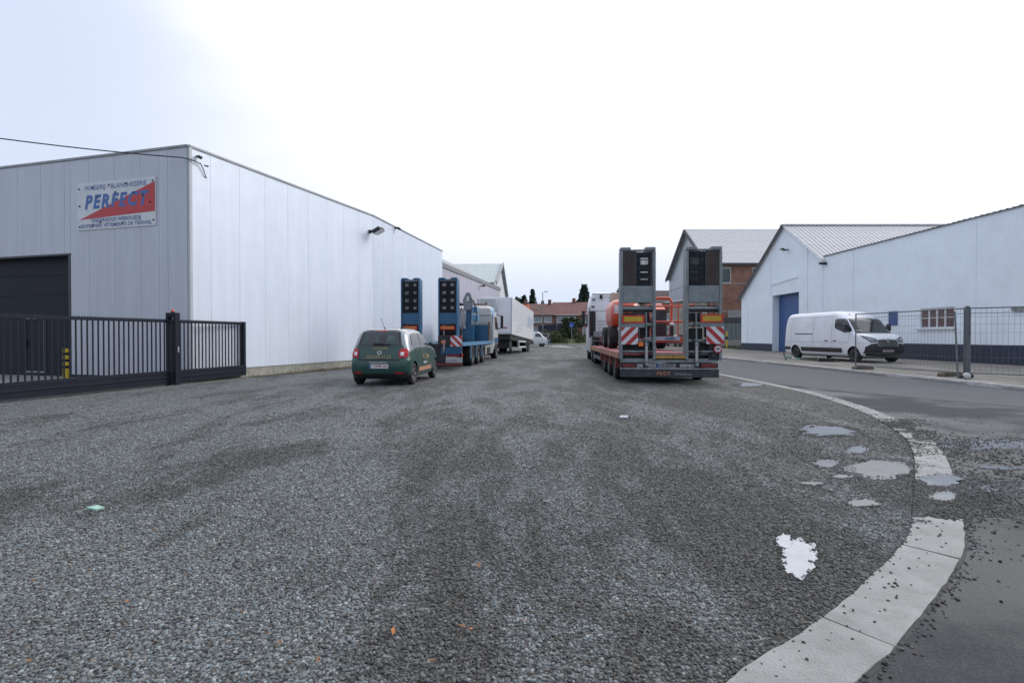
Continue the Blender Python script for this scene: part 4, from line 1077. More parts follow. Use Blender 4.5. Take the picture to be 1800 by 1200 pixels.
house(25.4, 9.0, 96, .9, 7.6, 10.3, MT_HB2, M("dark_roof_tile", (.085, .055, .055), .8, var=.2, vs_=2), "taller house with dark roof seen between the two grey ramps", sky=2)
# ================================================================== SLIDING GATE
MT_GATE = M("gate_black_blue", (0.009, 0.012, 0.022), .55, 0, var=.15, vs_=4, spec=.25)
gv = Vector((1.5, 6.43)); GL = gv.length; gang = math.atan2(gv.y, gv.x)
# extends beyond the left edge of the view
gate = empty("sliding_gate", (-10.17, 10.17, 0), gang, "long black sliding yard gate with vertical bars in front of the grey hall", "gate")
G0 = -3.2
MB().box(G0, GL, -.06, .06, .075, .40).box(G0, GL, -.075, -.0605, .20, .235).box(G0, GL, -.07, -.0605, .33, .345).build("beam", MT_GATE, gate, bevel=.006)
MB().box(G0, GL, -.03, .03, 1.70, 1.765).build("top_rail", MT_GATE, gate)
br = MB().box(-.0125, .0125, -.0125, .0125, .401, 1.699).mesh("bar", MT_GATE)
nb = int((GL - G0) / .125)
for i in range(1, nb): link("bar", br, gate, (G0 + i * .125, 0, 0))
MB().box(GL - .10, GL - .0, -.05, .05, .401, 1.80).build("end_post", MT_GATE, gate)
MB().box(GL - .13, GL + .03, -.06, .06, 1.765, 1.80).build("end_cap", MT_GATE, gate) if False else None
tt = MB()
x = G0
while x < GL - .1:
    tt.prism([(x, 1.766), (x + .02, 1.80), (x + .04, 1.766)], 'xz', -.012, .012); x += .06
tt.build("toothed_strip", MT_GATE, gate)["kind"] = "stuff"
gp = empty("gate_post", (-10.17 + gv.x * .585 + .08, 10.17 + gv.y * .585 - .02, 0), gang, "black gate guide post with small red beacon on top", "post")
MB().box(-.075, .075, -.16, -.08, 0, 1.97).box(-.075, .075, .08, .16, 0, 1.97).box(-.075, .075, -.08, .08, 1.85, 1.97).build("post", MT_GATE, gp, bevel=.005)
MB().cyl((0, 0, 1.97), (0, 0, 2.01), .045, 12, m=1).cyl((0, 0, 2.01), (0, 0, 2.06), .042, 12, .03).build("beacon", [M("beacon_red", (.75, .06, .03), .25, var=0), MT_DARK], gp)
MB().box(-.02, .02, -.185, -.161, .9, 1.05).build("sensor", MT_TRIM, gp)
# bollard
bl = empty("bollard", (-13.25, 15.2, .05), 0, "yellow and black striped bollard beside the dark hall door, behind the gate", "bollard")
MT_YEL = M("bollard_yellow", (.60, .42, .02), .5, var=.15, vs_=6)
zz = 0
for i, (h, c) in enumerate(((.33, 'y'), (.085, 'b'), (.11, 'y'), (.085, 'b'), (.11, 'y'), (.085, 'b'), (.11, 'y'))):
    MB().cyl((0, 0, zz), (0, 0, zz + h), .072, 18).build("band", MT_YEL if c == 'y' else MT_GATE, bl, smooth=40); zz += h

# ================================================================== GREEN HATCHBACK
MT_GREEN = M("dark_green_paint", (0.014, 0.060, 0.048), .30, .0, var=.05, vs_=2, coat=.35)
MT_SILV = M("pale_silver_paint", (0.27, 0.29, 0.31), .3, .4, var=.05, vs_=2, coat=.6)
MT_GOLD = M("gold_lettering", (.32, .25, .12), .4, .2, var=.1)
MT_ORST = M("faded_orange_print", (.50, .24, .15), .4, var=.2, vs_=8)
MT_SEAM = M("panel_gap", (.008, .010, .010), .7, var=0)
car = empty("green_hatchback", (-3.58, 13.68, 0), R(-5.2), "small dark green hatchback with silver roof pillars and gold lettering, parked on gravel", "car")
LL = [(.20, .16, 3.36, .74, .22, .3), (.26, .06, 3.44, .79, .26, .34), (.36, .02, 3.48, .82, .27, .36), (.52, 0, 3.49, .832, .28, .38), (.66, .015, 3.48, .835, .28, .40), (.70, .02, 3.47, .832, .28, .40),
      (.735, .06, 3.46, .825, .26, .42), (.86, .075, 3.38, .812, .24, .42), (.96, .10, 3.20, .79, .24, .42), (1.045, .125, 2.86, .772, .24, .40)]
UL = [(1.045, .125, 2.86, .772, .24, .40), (1.09, .135, 2.72, .762, .24, .36), (1.25, .20, 2.42, .722, .23, .34), (1.38, .27, 2.17, .68, .22, .32), (1.46, .33, 1.98, .645, .22, .32), (1.505, .40, 1.85, .60, .22, .3), (1.535, .50, 1.72, .52, .22, .28), (1.553, .72, 1.55, .36, .16, .2), (1.556, .85, 1.45, .2, .1, .1)]
lb = layer_body(LL, 7); ub = layer_body(UL, 7)
tmp = layer_body(LL + UL[1:], 7).mesh("tmp", MT_GREEN); bv = bvh_of(tmp)
body = lb.build("body", MT_GREEN, car, smooth=38)
WH = [(1, .60, .30), (-1, .60, .30), (1, 3.0 - .02, .30), (-1, 3.0 - .02, .30)]
cut_wheels(body, WH, .355, MT_SEAM, 2.0, .50)
body.data.set_sharp_from_angle(angle=R(38))
ub.build("roof", MT_SILV, car, smooth=38)
for sx, y, z in WH: wheel(car, sx * .730, y, z, .30, .185, sx, 'car')
# silver safety cell wrapping down under the side windows
for d, sx in (('-x', 1), ('+x', -1)):
    patch("silver_band", bv, [(.14, 1.06), (.10, .93), (.35, .93), (.9, 1.02), (2.5, .985), (2.62, 1.05), (2.3, 1.07)], d, .003, MT_SILV, car)
    patch("window", bv, [(.52, 1.10), (.62, 1.36), (.85, 1.42), (1.33, 1.435), (1.36, 1.10)], d, .006, MT_GLASS, car)
    patch("window", bv, [(1.42, 1.10), (1.39, 1.435), (1.75, 1.42), (2.05, 1.34), (2.52, 1.10)], d, .006, MT_GLASS, car)
    patch("door_seam", bv, [(1.375, .36), (1.395, .36), (1.395, 1.44), (1.375, 1.44)], d, .005, MT_SEAM, car)
    patch("door_seam", bv, [(.98, .45), (1.0, .45), (.66, 1.1), (.64, 1.1)], d, .005, MT_SEAM, car)
    patch("door_seam", bv, [(2.45, .36), (2.465, .36), (2.50, 1.08), (2.485, 1.08)], d, .005, MT_SEAM, car)
    patch("orange_strip", bv, [(1.02, .34), (2.42, .34), (2.40, .46), (1.05, .46)], d, .006, MT_ORST, car)
    patch("sill_trim", bv, [(.95, .245), (2.62, .245), (2.62, .275), (.95, .275)], d, .008, MT_SILV, car)
    for y in (1.15, 2.12): patch("door_handle", bv, [(y, .915), (y + .17, .915), (y + .17, .945), (y, .945)], d, .02, MT_BLACKPL, car)
patch("rear_window", bv, [(-.56, 1.10), (.56, 1.10), (.54, 1.13), (.46, 1.43), (.40, 1.465), (-.40, 1.465), (-.46, 1.43), (-.54, 1.13)], '+y', .006, MT_GLASS, car, .07)
rw = car.children[-1]
patch("rear_window_frame", bv, [(-.62, 1.075), (.62, 1.075), (.60, 1.12), (.52, 1.45), (.43, 1.50), (-.43, 1.50), (-.52, 1.45), (-.60, 1.12)], '+y', .003, MT_BLACKPL, car, .07)
patch("seat_back", bv, [(-.02, 1.14), (.16, 1.14), (.15, 1.34), (.10, 1.38), (.03, 1.38), (-.01, 1.34)], '+y', .008, M("glass_dim", (.035, .04, .045), .1, var=0), car)
for a in ((-.42, -.30), (-.12, -.05), (.19, .40)):  # light through the cabin, painted as pale patches on opaque glass
    patch("painted_glass_light", bv, [(a[0], 1.17), (a[1], 1.17), (a[1] - .02, 1.36), (a[0] + .02, 1.36)], '+y', .0075, M("see_through_paint", (.06, .095, .095), .08, var=.3, vs_=8), rw)
patch("brake_light", bv, [(-.15, 1.47), (.15, 1.47), (.15, 1.495), (-.15, 1.495)], '+y', .012, MT_REDLAMP, car)
patch("windscreen", bv, [(-.62, 1.07), (.62, 1.07), (.50, 1.44), (-.50, 1.44)], '-y', .006, MT_GLASS, car)
patch("hatch_top_edge", bv, [(-.66, 1.02), (.66, 1.02), (.64, 1.085), (-.64, 1.085)], '+y', .002, MT_GREEN, car, .07)
w_ = MB().tube([(-.02, .10, 1.14), (.12, .085, 1.115), (.30, .10, 1.12)], .013, 6).box(-.16, .10, .075, .13, 1.105, 1.15).build("wiper", MT_BLACKPL, car)
for sx in (-1, 1):
    f = lambda pts_: [(sx * p[0], p[1]) for p in pts_]
    patch("tail_light", bv, f([(.575, .76), (.55, .82), (.56, .95), (.60, 1.0), (.72, 1.01), (.775, .95), (.78, .82), (.74, .76)]), '+y', .016, MT_REDLAMP, car, .05)
    tl = car.children[-1]
    patch("reversing_lens", bv, f([(.60, .82), (.60, .915), (.685, .915), (.685, .82)]), '+y', .021, M("white_lens", (.75, .75, .76), .1, var=0), tl, .05)
    patch("fog_reflector", bv, f([(.45, .345), (.48, .375), (.66, .375), (.70, .345), (.66, .33), (.48, .33)]), '+y', .006, MT_REDLAMP, car, .06)
    patch("lower_bumper", bv, f([(-.02, .20), (-.02, .335), (.60, .335), (.80, .40), (.83, .32), (.74, .21)]), '+y', .005, MT_BLACKPL, car, .08)
patch("hatch_gap", bv, [(-.56, .685), (.56, .685), (.60, .72), (-.60, .72)], '+y', .004, MT_SEAM, car, .08)
patch("plate_recess", bv, [(-.42, .46), (.42, .46), (.44, .60), (-.44, .60)], '+y', .003, M("green_shadow", (.016, .055, .047), .35, var=0), car, .08)
patch("plate_light", bv, [(-.24, .62), (.24, .62), (.24, .645), (-.24, .645)], '+y', .012, MT_SILV, car, .08)
pl = MB().box(-.24, .28, -.012, -.002, .475, .585).build("number_plate", MT_PLATE, car)
MB().box(-.24, -.195, -.0135, -.0122, .478, .582).build("plate_band", MT_BLUEINK, pl)
text("1-NFM-266", .098, pl, (.045, -.0135, .531), MT_INKR, bold=.002, xs=.95)
lg = MB()
for i in range(24):
    a0, a1 = 2 * math.pi * i / 24, 2 * math.pi * (i + 1) / 24
    lg.add([(math.cos(a) * r, 0, math.sin(a) * r) for a in (a0, a1) for r in (.032, .062)], [(0, 1, 3, 2)])
lgm = lg.mesh("emblem", MT_RIM, recalc=False)
for v in lgm.vertices: v.co.z += .895; v.co.x += .01
drape(bv, lgm, '+y', .010); link("emblem", lgm, car)
def drape_text(body, size, x, z, mat, d, parent, bv, off=.007, **kw):
    me = text_mesh(body, size, **kw); me.materials.clear(); me.materials.append(mat)
    for v in me.vertices:
        a, b_ = v.co.x, v.co.y
        v.co = Vector((x + a, 0, z + b_)) if d == '+y' else (Vector((x - a, 0, z + b_)) if d == '-y' else (Vector((0, x + a, z + b_)) if d == '-x' else Vector((0, x - a, z + b_))))
    drape(bv, me, d, off); return link("lettering", me, parent)
drape_text("02/538.41.22", .115, .0, .775, MT_GOLD, '+y', car, bv, bold=.002, xs=1.15)
drape_text("Immobilière", .085, .03, 1.015, MT_GOLD, '+y', car, bv, bold=.002)
drape_text("FATIMA", .19, 1.78, .74, MT_GOLD, '-x', car, bv, bold=.004, xs=1.2)
drape_text("immo", .09, 1.7, .575, MT_WHREF, '-x', car, bv, bold=.004, xs=1.8)
for sx in (1, -1):
    MB().sphere((sx * .86, 2.32, 1.10), .1, (.9, .6, .75), 12).bar((sx * .74, 2.34, 1.06), (sx * .82, 2.32, 1.09), .04).build("wing_mirror", MT_GREEN, car, smooth=60)
MB().tube([(0, .55, 1.535), (-.02, .50, 1.62), (-.05, .38, 1.83)], .006, 6).cyl((0, .57, 1.53), (0, .52, 1.58), .018, 8, .012).build("antenna", MT_BLACKPL, car)
MB().box(-.22, .22, .98, 1.42, 1.53, 1.564).build("sunroof", MT_BLACKPL, car, bevel=.01)
MB().box(.42, .46, .65, .95, 1.54, 1.60).build("roof_fin", MT_BLACKPL, car)
bpy.data.meshes.remove(tmp)
MB().box(-.6, .6, .4, 3.0, .16, .24).build("underbody", MT_DARK, car)

# ================================================================== WHITE PANEL VAN
van = empty("white_van", (16.80, 29.75, .10), R(184.8), "white long panel van with black lower bumper parked before the white hall", "van")
VL = [(.27, .15, 5.95, .90, .12, .35), (.36, .02, 6.10, .99, .12, .40), (.55, 0, 6.19, 1.03, .12, .42), (.80, 0, 6.19, 1.035, .12, .42), (1.05, .005, 6.13, 1.03, .12, .42), (1.20, .01, 6.02, 1.022, .12, .42), (1.29, .01, 5.85, 1.015, .12, .42),
      (1.40, .015, 5.42, 1.01, .12, .40), (1.70, .03, 5.13, .985, .12, .36), (2.02, .06, 4.83, .95, .13, .34), (2.14, .075, 4.62, .93, .14, .34), (2.30, .10, 4.36, .895, .16, .36), (2.41, .15, 4.16, .83, .18, .36), (2.47, .22, 4.02, .74, .2, .36), (2.50, .35, 3.85, .58, .2, .3)]
vbld = layer_body(VL, 7); tmp = vbld.mesh("tmp", MT_WHITEP); bv = bvh_of(tmp)
body = layer_body(VL, 7).build("body", MT_WHITEP, van, smooth=32)
VW = [(1, 1.02, .345), (-1, 1.02, .345), (1, 5.35, .345), (-1, 5.35, .345)]
cut_wheels(body, VW, .42, MT_SEAM, 2.4, .62); body.data.set_sharp_from_angle(angle=R(32))
for sx, y, z in VW: wheel(van, sx * .90, y, z, .345, .225, sx, 'dirty')
for d, sx in (('-x', 1), ('+x', -1)):
    patch("cab_window", bv, [(4.12, 1.62), (4.04, 1.72), (4.05, 2.06), (4.12, 2.10), (4.62, 2.10), (4.72, 2.04), (5.16, 1.52), (5.10, 1.44), (4.72, 1.42)], d, .006, MT_GLASS, van)
    patch("rub_strip", bv, [(1.56, .44), (4.62, .44), (4.62, .66), (1.50, .66)], d, .018, MT_BLACKPL, van)
    patch("rub_strip", bv, [(.04, .50), (.56, .50), (.60, .66), (.04, .66)], d, .018, MT_BLACKPL, van)
    patch("door_rail", bv, [(.95, 1.345), (2.45, 1.345), (2.45, 1.385), (.95, 1.385)], d, .012, MT_SEAM, van)
    for y in (3.85, 2.46, .62): patch("panel_seam", bv, [(y, .68), (y + .014, .68), (y + .014, 2.25), (y, 2.25)], d, .004, M("white_panel_gap", (.36, .37, .39), .7, var=0), van)
    patch("panel_seam", bv, [(.1, 2.22), (3.85, 2.22), (3.85, 2.235), (.1, 2.235)], d, .004, MATS["white_panel_gap"], van)
    patch("panel_seam", bv, [(.1, .93), (5.0, .93), (5.0, .942), (.1, .942)], d, .004, MATS["white_panel_gap"], van)
    patch("panel_seam", bv, [(4.98, .9), (4.99, .9), (5.2, 1.45), (5.185, 1.45)], d, .004, MATS["white_panel_gap"], van)
    for y in (3.42, 4.02): patch("door_handle", bv, [(y, .99), (y + .2, .99), (y + .2, 1.04), (y, 1.04)], d, .03, MT_BLACKPL, van)
    patch("tail_light", bv, [(.0, .95), (.09, .95), (.09, 1.45), (.0, 1.45)], d, .012, MT_REDLAMP, van)
    for y in (2.15, 3.9): patch("side_marker", bv, [(y, .53), (y + .07, .53), (y + .07, .56), (y, .56)], d, .024, MT_ORLAMP, van)
    mm = MB().box(sx * 1.09 - .07, sx * 1.09 + .13 * (1 if sx > 0 else 1) - .0, 4.95, 5.06, 1.48, 1.83).bar((sx * .98, 5.0, 1.55), (sx * 1.06, 5.0, 1.58), .07).build("wing_mirror", MT_BLACKPL, van, bevel=.03)
    f = lambda pts_: [(sx * p[0], p[1]) for p in pts_]
    patch("headlight", bv, f([(.44, 1.06), (.50, 1.0), (.78, .98), (.93, 1.16), (.96, 1.24), (.60, 1.13)]), '-y', .012, M("headlight_glass", (.30, .32, .34), .1, var=.5, vs_=8), van, .08)
    hlp = van.children[-1]
    patch("headlight_seam", bv, f([(.42, 1.04), (.48, .975), (.80, .95), (.96, 1.16), (.98, 1.27), (.58, 1.15)]), '-y', .006, MT_SEAM, hlp, .08)
    patch("bumper", bv, f([(-.01, .30), (-.01, 1.0), (.44, .99), (.52, .92), (.80, .88), (.97, .74), (.985, .46), (.86, .32)]), '-y', .014, MT_BLACKPL, van, .1)
    patch("grille_trim", bv, f([(.42, 1.035), (.46, .99), (.47, .86), (.40, .78), (.44, .77), (.51, .86), (.50, 1.0)]), '-y', .024, MT_RIM, van, .08)
patch("grille", bv, [(-.44, .68), (-.44, 1.08), (0, 1.10), (.44, 1.08), (.44, .68)], '-y', .016, MT_SEAM, van, .08)
gr = van.children[-1]
for z in (.76, .84, .92, 1.0): patch("grille_bar", bv, [(-.42, z), (.42, z), (.42, z + .014), (-.42, z + .014)], '-y', .024, MT_RIM, gr, .1)
patch("bonnet_trim", bv, [(-.44, 1.085), (0, 1.105), (.44, 1.085), (.44, 1.065), (0, 1.085), (-.44, 1.065)], '-y', .028, MT_RIM, van, .1)
lz = MB(); dm = [(0, .115), (.075, 0), (0, -.115), (-.075, 0)]; di = [(0, .06), (.035, 0), (0, -.06), (-.035, 0)]
for i in range(4):
    a, b_, c, e = dm[i], dm[(i + 1) % 4], di[(i + 1) % 4], di[i]
    lz.prism([a, b_, c, e], 'xz', 6.17, 6.215)
lo = lz.build("badge", MT_RIM, van, loc=(0, 0, 1.03))
vp = MB().box(-.26, .26, 6.20, 6.225, .50, .61).build("number_plate", M("plate_dull", (.34, .33, .32), .5, var=.1), van)
text("2-DLT-816", .085, vp, (0, 6.2262, .555), MT_INKR, rot=(R(90), 0, R(180)), bold=.002)
patch("windscreen", bv, [(-.88, 1.43), (.88, 1.43), (.80, 2.06), (.74, 2.10), (-.74, 2.10), (-.80, 2.06)], '-y', .006, MT_GLASS, van, .1)
wsn = van.children[-1]
patch("screen_reflection_band", bv, [(-.05, 1.50), (.05, 1.50), (.20, 2.06), (-.05, 2.06)], '-y', .008, M("screen_pillar_tint", (.03, .045, .048), .08, var=0), wsn, .1) if False else None
patch("dashboard_paper", bv, [(.55, 1.50), (.82, 1.50), (.82, 1.53), (.55, 1.53)], '-y', .008, M("paper", (.5, .52, .52), .5, var=0), wsn, .1)
patch("wiper_cowl", bv, [(-.92, 1.375), (.92, 1.375), (.90, 1.43), (-.90, 1.43)], '-y', .010, MT_BLACKPL, van, .1)
drape_text("", .1, 0, 1, MT_GOLD, '-y', van, bv) if False else None
MB().cyl((.62, 4.55, 2.30), (.62, 4.60, 2.30), .025, 8).build("roof_lamp", MT_DARK, van)
MB().box(-.8, .8, .3, 5.7, .2, .3).build("underbody", MT_DARK, van)
bpy.data.meshes.remove(tmp)

# ================================================================== shared truck pieces
def stripes_board(parent, x0, x1, z0, z1, y, sgn, name="warning_board"):
    """white board with diagonal red bands; sgn +1 bands rise to the right"""
    b = MB().box(x0, x1, y, y + .02, z0, z1).build(name, MT_WHREF, parent)
    W, H = x1 - x0, z1 - z0; r = MB(); n = 2; bw = .5 / n
    def clip(poly):
        for ax, lim, sg in ((0, x0, 1), (0, x1, -1), (1, z0, 1), (1, z1, -1)):
            out = []
            for i in range(len(poly)):
                a, c = poly[i], poly[(i + 1) % len(poly)]
                ia, ic = (a[ax] - lim) * sg >= -1e-9, (c[ax] - lim) * sg >= -1e-9
                if ia: out.append(a)
                if ia != ic:
                    t = (lim - a[ax]) / (c[ax] - a[ax]); out.append((a[0] + (c[0] - a[0]) * t, a[1] + (c[1] - a[1]) * t))
            poly = out
            if not poly: return []
        return poly
    s_ = .155
    for k in range(-6, 8):
        o = k * 2 * s_ + .1
        if sgn > 0: p = [(x0 + o - 2, z0 - 2), (x0 + o + s_ - 2, z0 - 2), (x0 + o + s_ + 2, z0 + 2), (x0 + o + 2, z0 + 2)]
        else: p = [(x0 + o + 2, z0 - 2), (x0 + o + s_ + 2, z0 - 2), (x0 + o + s_ - 2, z0 + 2), (x0 + o - 2, z0 + 2)]
        p = clip(p)
        if len(p) >= 3: r.prism(p, 'xz', y - .004, y - .001)
    r.build("red_bands", M("board_red", (.40, .03, .03), .4, var=.1), b)
    return b

# ================================================================== GREY-RAMP LOW LOADER (right)
MT_RAMP = M("ramp_galvanised", (0.215, 0.245, 0.25), .48, .5, var=.16, vs_=3.5, dirt=(.14, .155, .16), dirt_amt=.7)
MT_WOOD = M("ramp_wood", (.062, .048, .043), .85, var=.28, vs_=3, stretch=(5, 1, .5), bump=.5, bs=20)
MT_REDP = M("red_chassis_paint", (.26, .055, .045), .55, var=.28, vs_=3, dirt=(.20, .15, .13), dirt_amt=.6)
MT_PINK = M("faded_red_deck", (.34, .085, .095), .7, var=.25, vs_=3, dirt=(.22, .16, .15), dirt_amt=.5)
tr = empty("low_loader_trailer", (4.45, 14.5, 0), -math.atan(.075), "low loader trailer with two tall grey galvanised ramps folded upright and red deck", "trailer")
MB().box(-1.37, 1.37, -.03, .02, .17, .405).build("rear_bumper", M("bumper_dark", (.035, .042, .048), .5, .1, var=.2, vs_=3), tr, bevel=.01)
bmp = tr.children[-1]
MB().box(-1.37, 1.37, -.036, .03, .407, .43).build("reflective_strip", M("dull_reflective", (.42, .42, .42), .5, var=.35, vs_=6), bmp)
MT_MAX = M("max_orange", (.32, .13, .07), .5, var=.3, vs_=20)
text("MAX", .155, bmp, (-.17, -.033, .285), MT_MAX, bold=.006, shear=.2, xs=1.15)
text("TRAILER.eu", .095, bmp, (.38, -.033, .265), M("max_grey", (.20, .20, .20), .5, var=.2), bold=.003, xs=1.05)
text("www.", .06, bmp, (-.58, -.033, .262), MATS["max_grey"], bold=.001, xs=1.2)
# lamp row
MB().box(-1.36, 1.36, .03, .10, .432, .57).build("lamp_carrier", MT_DARK, tr)
for (a, b_) in ((-1.30, -.95), (.88, 1.30)): MB().box(a, b_, -.02, .028, .445, .555).build("tail_light", M("dirty_red_lamp", (.16, .02, .02), .4, var=.35, vs_=6), tr, bevel=.01)
for (a, b_) in ((-.62, -.36), (.30, .70), (-.90, -.72)): MB().box(a, b_, -.005, .028, .45, .55).build("reflector", M("dull_reflective2", (.30, .30, .30), .5, var=.5, vs_=25), tr)
np_ = MB().box(-.34, .18, -.015, .0, .445, .555).build("number_plate", M("plate_dark_dirty", (.20, .20, .21), .5, var=.25, vs_=12), tr)
MB().box(-.34, -.275, -.018, -.0155, .448, .552).build("plate_band", MT_BLUEINK, np_)
text("K 1RS 79", .085, np_, (-.04, -.0175, .5), MT_INKD, bold=.002)
# chassis
MB().box(-1.35, 1.35, .02, .16, .585, .66).build("cross_member", MT_RAMP, tr, bevel=.008)
MB().box(-1.33, 1.33, .05, 1.2, .66, .70).box(-1.1, -.95, .1, 10, .45, .70).box(.95, 1.1, .1, 10, .45, .70).build("chassis_beams", MT_DARK, tr)
MB().box(-.40, .52, .0, .05, .705, .80).build("yellow_strip", M("dirty_yellow", (.42, .23, .04), .5, var=.25, vs_=6), tr)
MB().box(-.42, .55, -.01, .06, .802, .835).build("deck_lip", MT_RAMP, tr)
# deck: red planks left, grey right
for i in range(10):
    x0 = -1.37 + i * .274
    MB().box(x0 + .004, x0 + .27, .07, 10.5, .80, .86 + random.uniform(-.003, .003)).build("deck_plank", MT_PINK if i < 7 else M("grey_deck", (.13, .13, .13), .8, var=.25, vs_=4), tr)
for sx in (-1, 1):
    MB().box(*sorted((sx * 1.37, sx * 1.42)), .1, 10.6, .70, .875).build("side_rail", M("faded_side_rail", (.36, .17, .12), .6, var=.25, vs_=3, dirt=(.30, .24, .18), dirt_amt=.6), tr)
    for y in (.75, 2.35, 3.9, 5.45): MB().box(*sorted((sx * 1.18, sx * 1.40)), y, y + .14, .40, .70).build("bracket", MT_REDP, tr)
    for y in (1.55, 3.1, 4.65): wheel(tr, sx * 1.20, y, .40, .40, .30, sx, 'dirty')
    MB().box(*sorted((sx * 1.28, sx * 1.32)), 5.7, 9.6, .36, .50).build("side_guard", MT_RAMP, tr)
    for y in (6.2, 7.6, 9.0): MB().box(*sorted((sx * 1.22, sx * 1.28)), y, y + .1, .36, .70).build("bracket", MT_DARK, tr)
    for i in range(5): MB().box(*sorted((sx * 1.421, sx * 1.428)), 6.0 + i * .9, 6.45 + i * .9, .74, .80).build("side_reflector", MT_YELREF, tr)
# gooseneck
MB().prism([(10.4, .55), (10.4, .875), (11.1, 1.25), (14.0, 1.25), (14.0, 1.05), (11.4, 1.0), (10.9, .55)], 'yz', -.75, .75).build("gooseneck", MT_REDP, tr)
# ramps
def grey_ramp(cx, mirror):
    """standing ramp; mirror -1 puts the wood board on the left"""
    r = MB().box(cx - .50, cx - .42, -.02, .32, .66, 3.76).box(cx + .42, cx + .50, -.02, .32, .66, 3.76)
    r.box(cx - .419, cx + .419, -.012, .05, 2.28, 2.76)
    r.box(cx - .419, cx + .419, .0, .06, 3.74, 3.80)
    r.box(cx - .495, cx - .20, -.02, .30, 3.762, 3.86).box(cx + .20, cx + .495, -.02, .30, 3.762, 3.86)
    rp_ = r.build("ramp", MT_RAMP, tr, bevel=.018)
    # open grating bars
    g0, g1 = (cx - .06, cx + .41) if mirror < 0 else (cx - .41, cx + .06)
    gb = MB()
    x = g0
    while x < g1: gb.box(x, x + .012, .02, .10, 2.765, 3.735); x += .034
    for z in (3.0, 3.25, 3.5): gb.box(g0, g1, .03, .09, z, z + .02)
    g = gb.build("grating", M("grating_dark", (.05, .06, .07), .6, .3, var=.2), rp_); g["kind"] = "stuff"
    h0, h1 = (g0 + .15, g0 + .37) if mirror < 0 else (g1 - .37 - .04, g1 - .15 - .04)
    wall_mesh(MB(), g1 - g0, 3.73, .025, [(h0 - g0, h1 - g0, 3.38, 3.575), (h0 - g0, h1 - g0, 3.145, 3.185), (h0 - g0, h1 - g0, 2.945, 2.975)], z0=2.77).build("backing_frame", M("ramp_dark_back", (.045, .055, .065), .6, .2, var=.2), rp_, loc=(g0, .105, 0))
    w0, w1 = (cx - .42, cx - .06) if mirror < 0 else (cx + .06, cx + .42)
    for i in range(3):
        ww = (w1 - w0) / 3; MB().box(w0 + i * ww + .002, w0 + (i + 1) * ww - .002, .0, .05, 2.765, 3.735).build("wood_board", MT_WOOD, rp_)
    MB().box(min(w1, g0) - .01 if mirror < 0 else w0 - .02, (min(w1, g0) + .02) if mirror < 0 else w0 + .01, -.005, .09, 2.765, 3.735).build("divider", MATS["grating_dark"], rp_)
    # lower machinery between the legs
    MB().box(cx - .419, cx + .419, .12, .20, 2.02, 2.20).build("cross_plate", MT_DARK, rp_)
    MB().cyl((cx - .42, .10, 2.12), (cx + .42, .10, 2.12), .05, 10).cyl((cx - .42, .1, 1.66), (cx + .42, .1, 1.66), .055, 10).cyl((cx - .42, .14, 1.20), (cx + .42, .14, 1.20), .06, 10).build("cross_tube", MT_RAMP, rp_)
    MB().box(cx - .419, cx + .419, .22, .27, .70, 1.14).box(cx - .40, cx + .02, .2, .27, 1.14, 1.56).box(cx - .40, cx - .05, .16, .3, 1.74, 2.0).box(cx + .1, cx + .38, .24, .34, 1.3, 1.9).build("rear_box", MT_DARK, rp_)
    MB().tube([(cx - .3, .12, 2.05), (cx - .22, .06, 1.8), (cx - .34, .05, 1.45), (cx - .2, .1, 1.0)], .015, 6).tube([(cx + .3, .12, 2.0), (cx + .36, .06, 1.6), (cx + .25, .05, 1.3), (cx + .33, .1, .95)], .015, 6).tube([(cx - .1, .1, 2.1), (cx, .04, 1.85), (cx + .1, .06, 1.62)], .018, 6).build("hose_loops", MT_RUBBER, rp_)
    MB().box(cx - .419, cx + .419, .04, .12, .64, .70).box(cx - .419, cx + .419, .02, .10, .88, .93).build("foot_beam", MT_RAMP, rp_)
    hx = cx + .18 * (1 if mirror < 0 else -1) + (0.06 if mirror < 0 else -.02)
    MB().cyl((hx, -.04, .62), (hx, -.02, 1.08), .045, 12).build("hydraulic_cylinder", M("cylinder_pale", (.38, .38, .37), .35, .4, var=.15), tr, smooth=40)
    MB().cyl((hx, -.02, 1.08), (hx, .04, 2.0), .026, 10).cyl((hx - .05, -.02, 1.1), (hx + .05, -.02, 1.1), .05, 10).cyl((hx - .04, -.03, .52), (hx + .04, -.03, .52), .075, 12).build("piston_rod", MT_RAMP, tr, smooth=40)
    MB().tube([(hx + .05, .0, 1.15), (hx + .12, -.03, .9), (hx + .07, .02, .7), (hx - .1, .08, .66)], .014, 6).tube([(hx - .06, .0, 1.35), (hx - .16, .03, 1.0), (hx - .1, .05, .72)], .012, 6).tube([(hx + .02, .04, 2.0), (hx + .14, .08, 1.75), (hx + .05, .06, 1.3)], .012, 6).build("hydraulic_hose", MT_RUBBER, tr)
    return rp_
grey_ramp(-.875, -1)
grey_ramp(.955, 1)
for (a, b_, z0, z1) in ((-1.33, -.70, 1.705, 1.93), (.85, 1.47, 1.715, 1.95)):
    o = MB().box(a, b_, -.075, -.05, z0, z1).build("marker_board", M("marker_red", (.50, .035, .02), .35, var=.08), tr)
    MB().box(a + .06, b_ - .06, -.079, -.0755, z0 + .045, z1 - .045).build("yellow_panel", M("marker_yellow", (.50, .33, .02), .4, var=.1), o)
MB().box(-1.34, -.68, -.049, .0, 1.58, 1.70).box(.84, 1.48, -.049, .0, 1.59, 1.71).build("board_carrier", MT_RAMP, tr)
stripes_board(tr, -1.35, -.88, 1.10, 1.59, -.07, 1)
stripes_board(tr, 1.01, 1.49, 1.12, 1.60, -.07, -1)
MB().box(-.86, -.73, -.06, .0, 1.05, 1.17).build("side_lamp", MT_ORLAMP, tr)
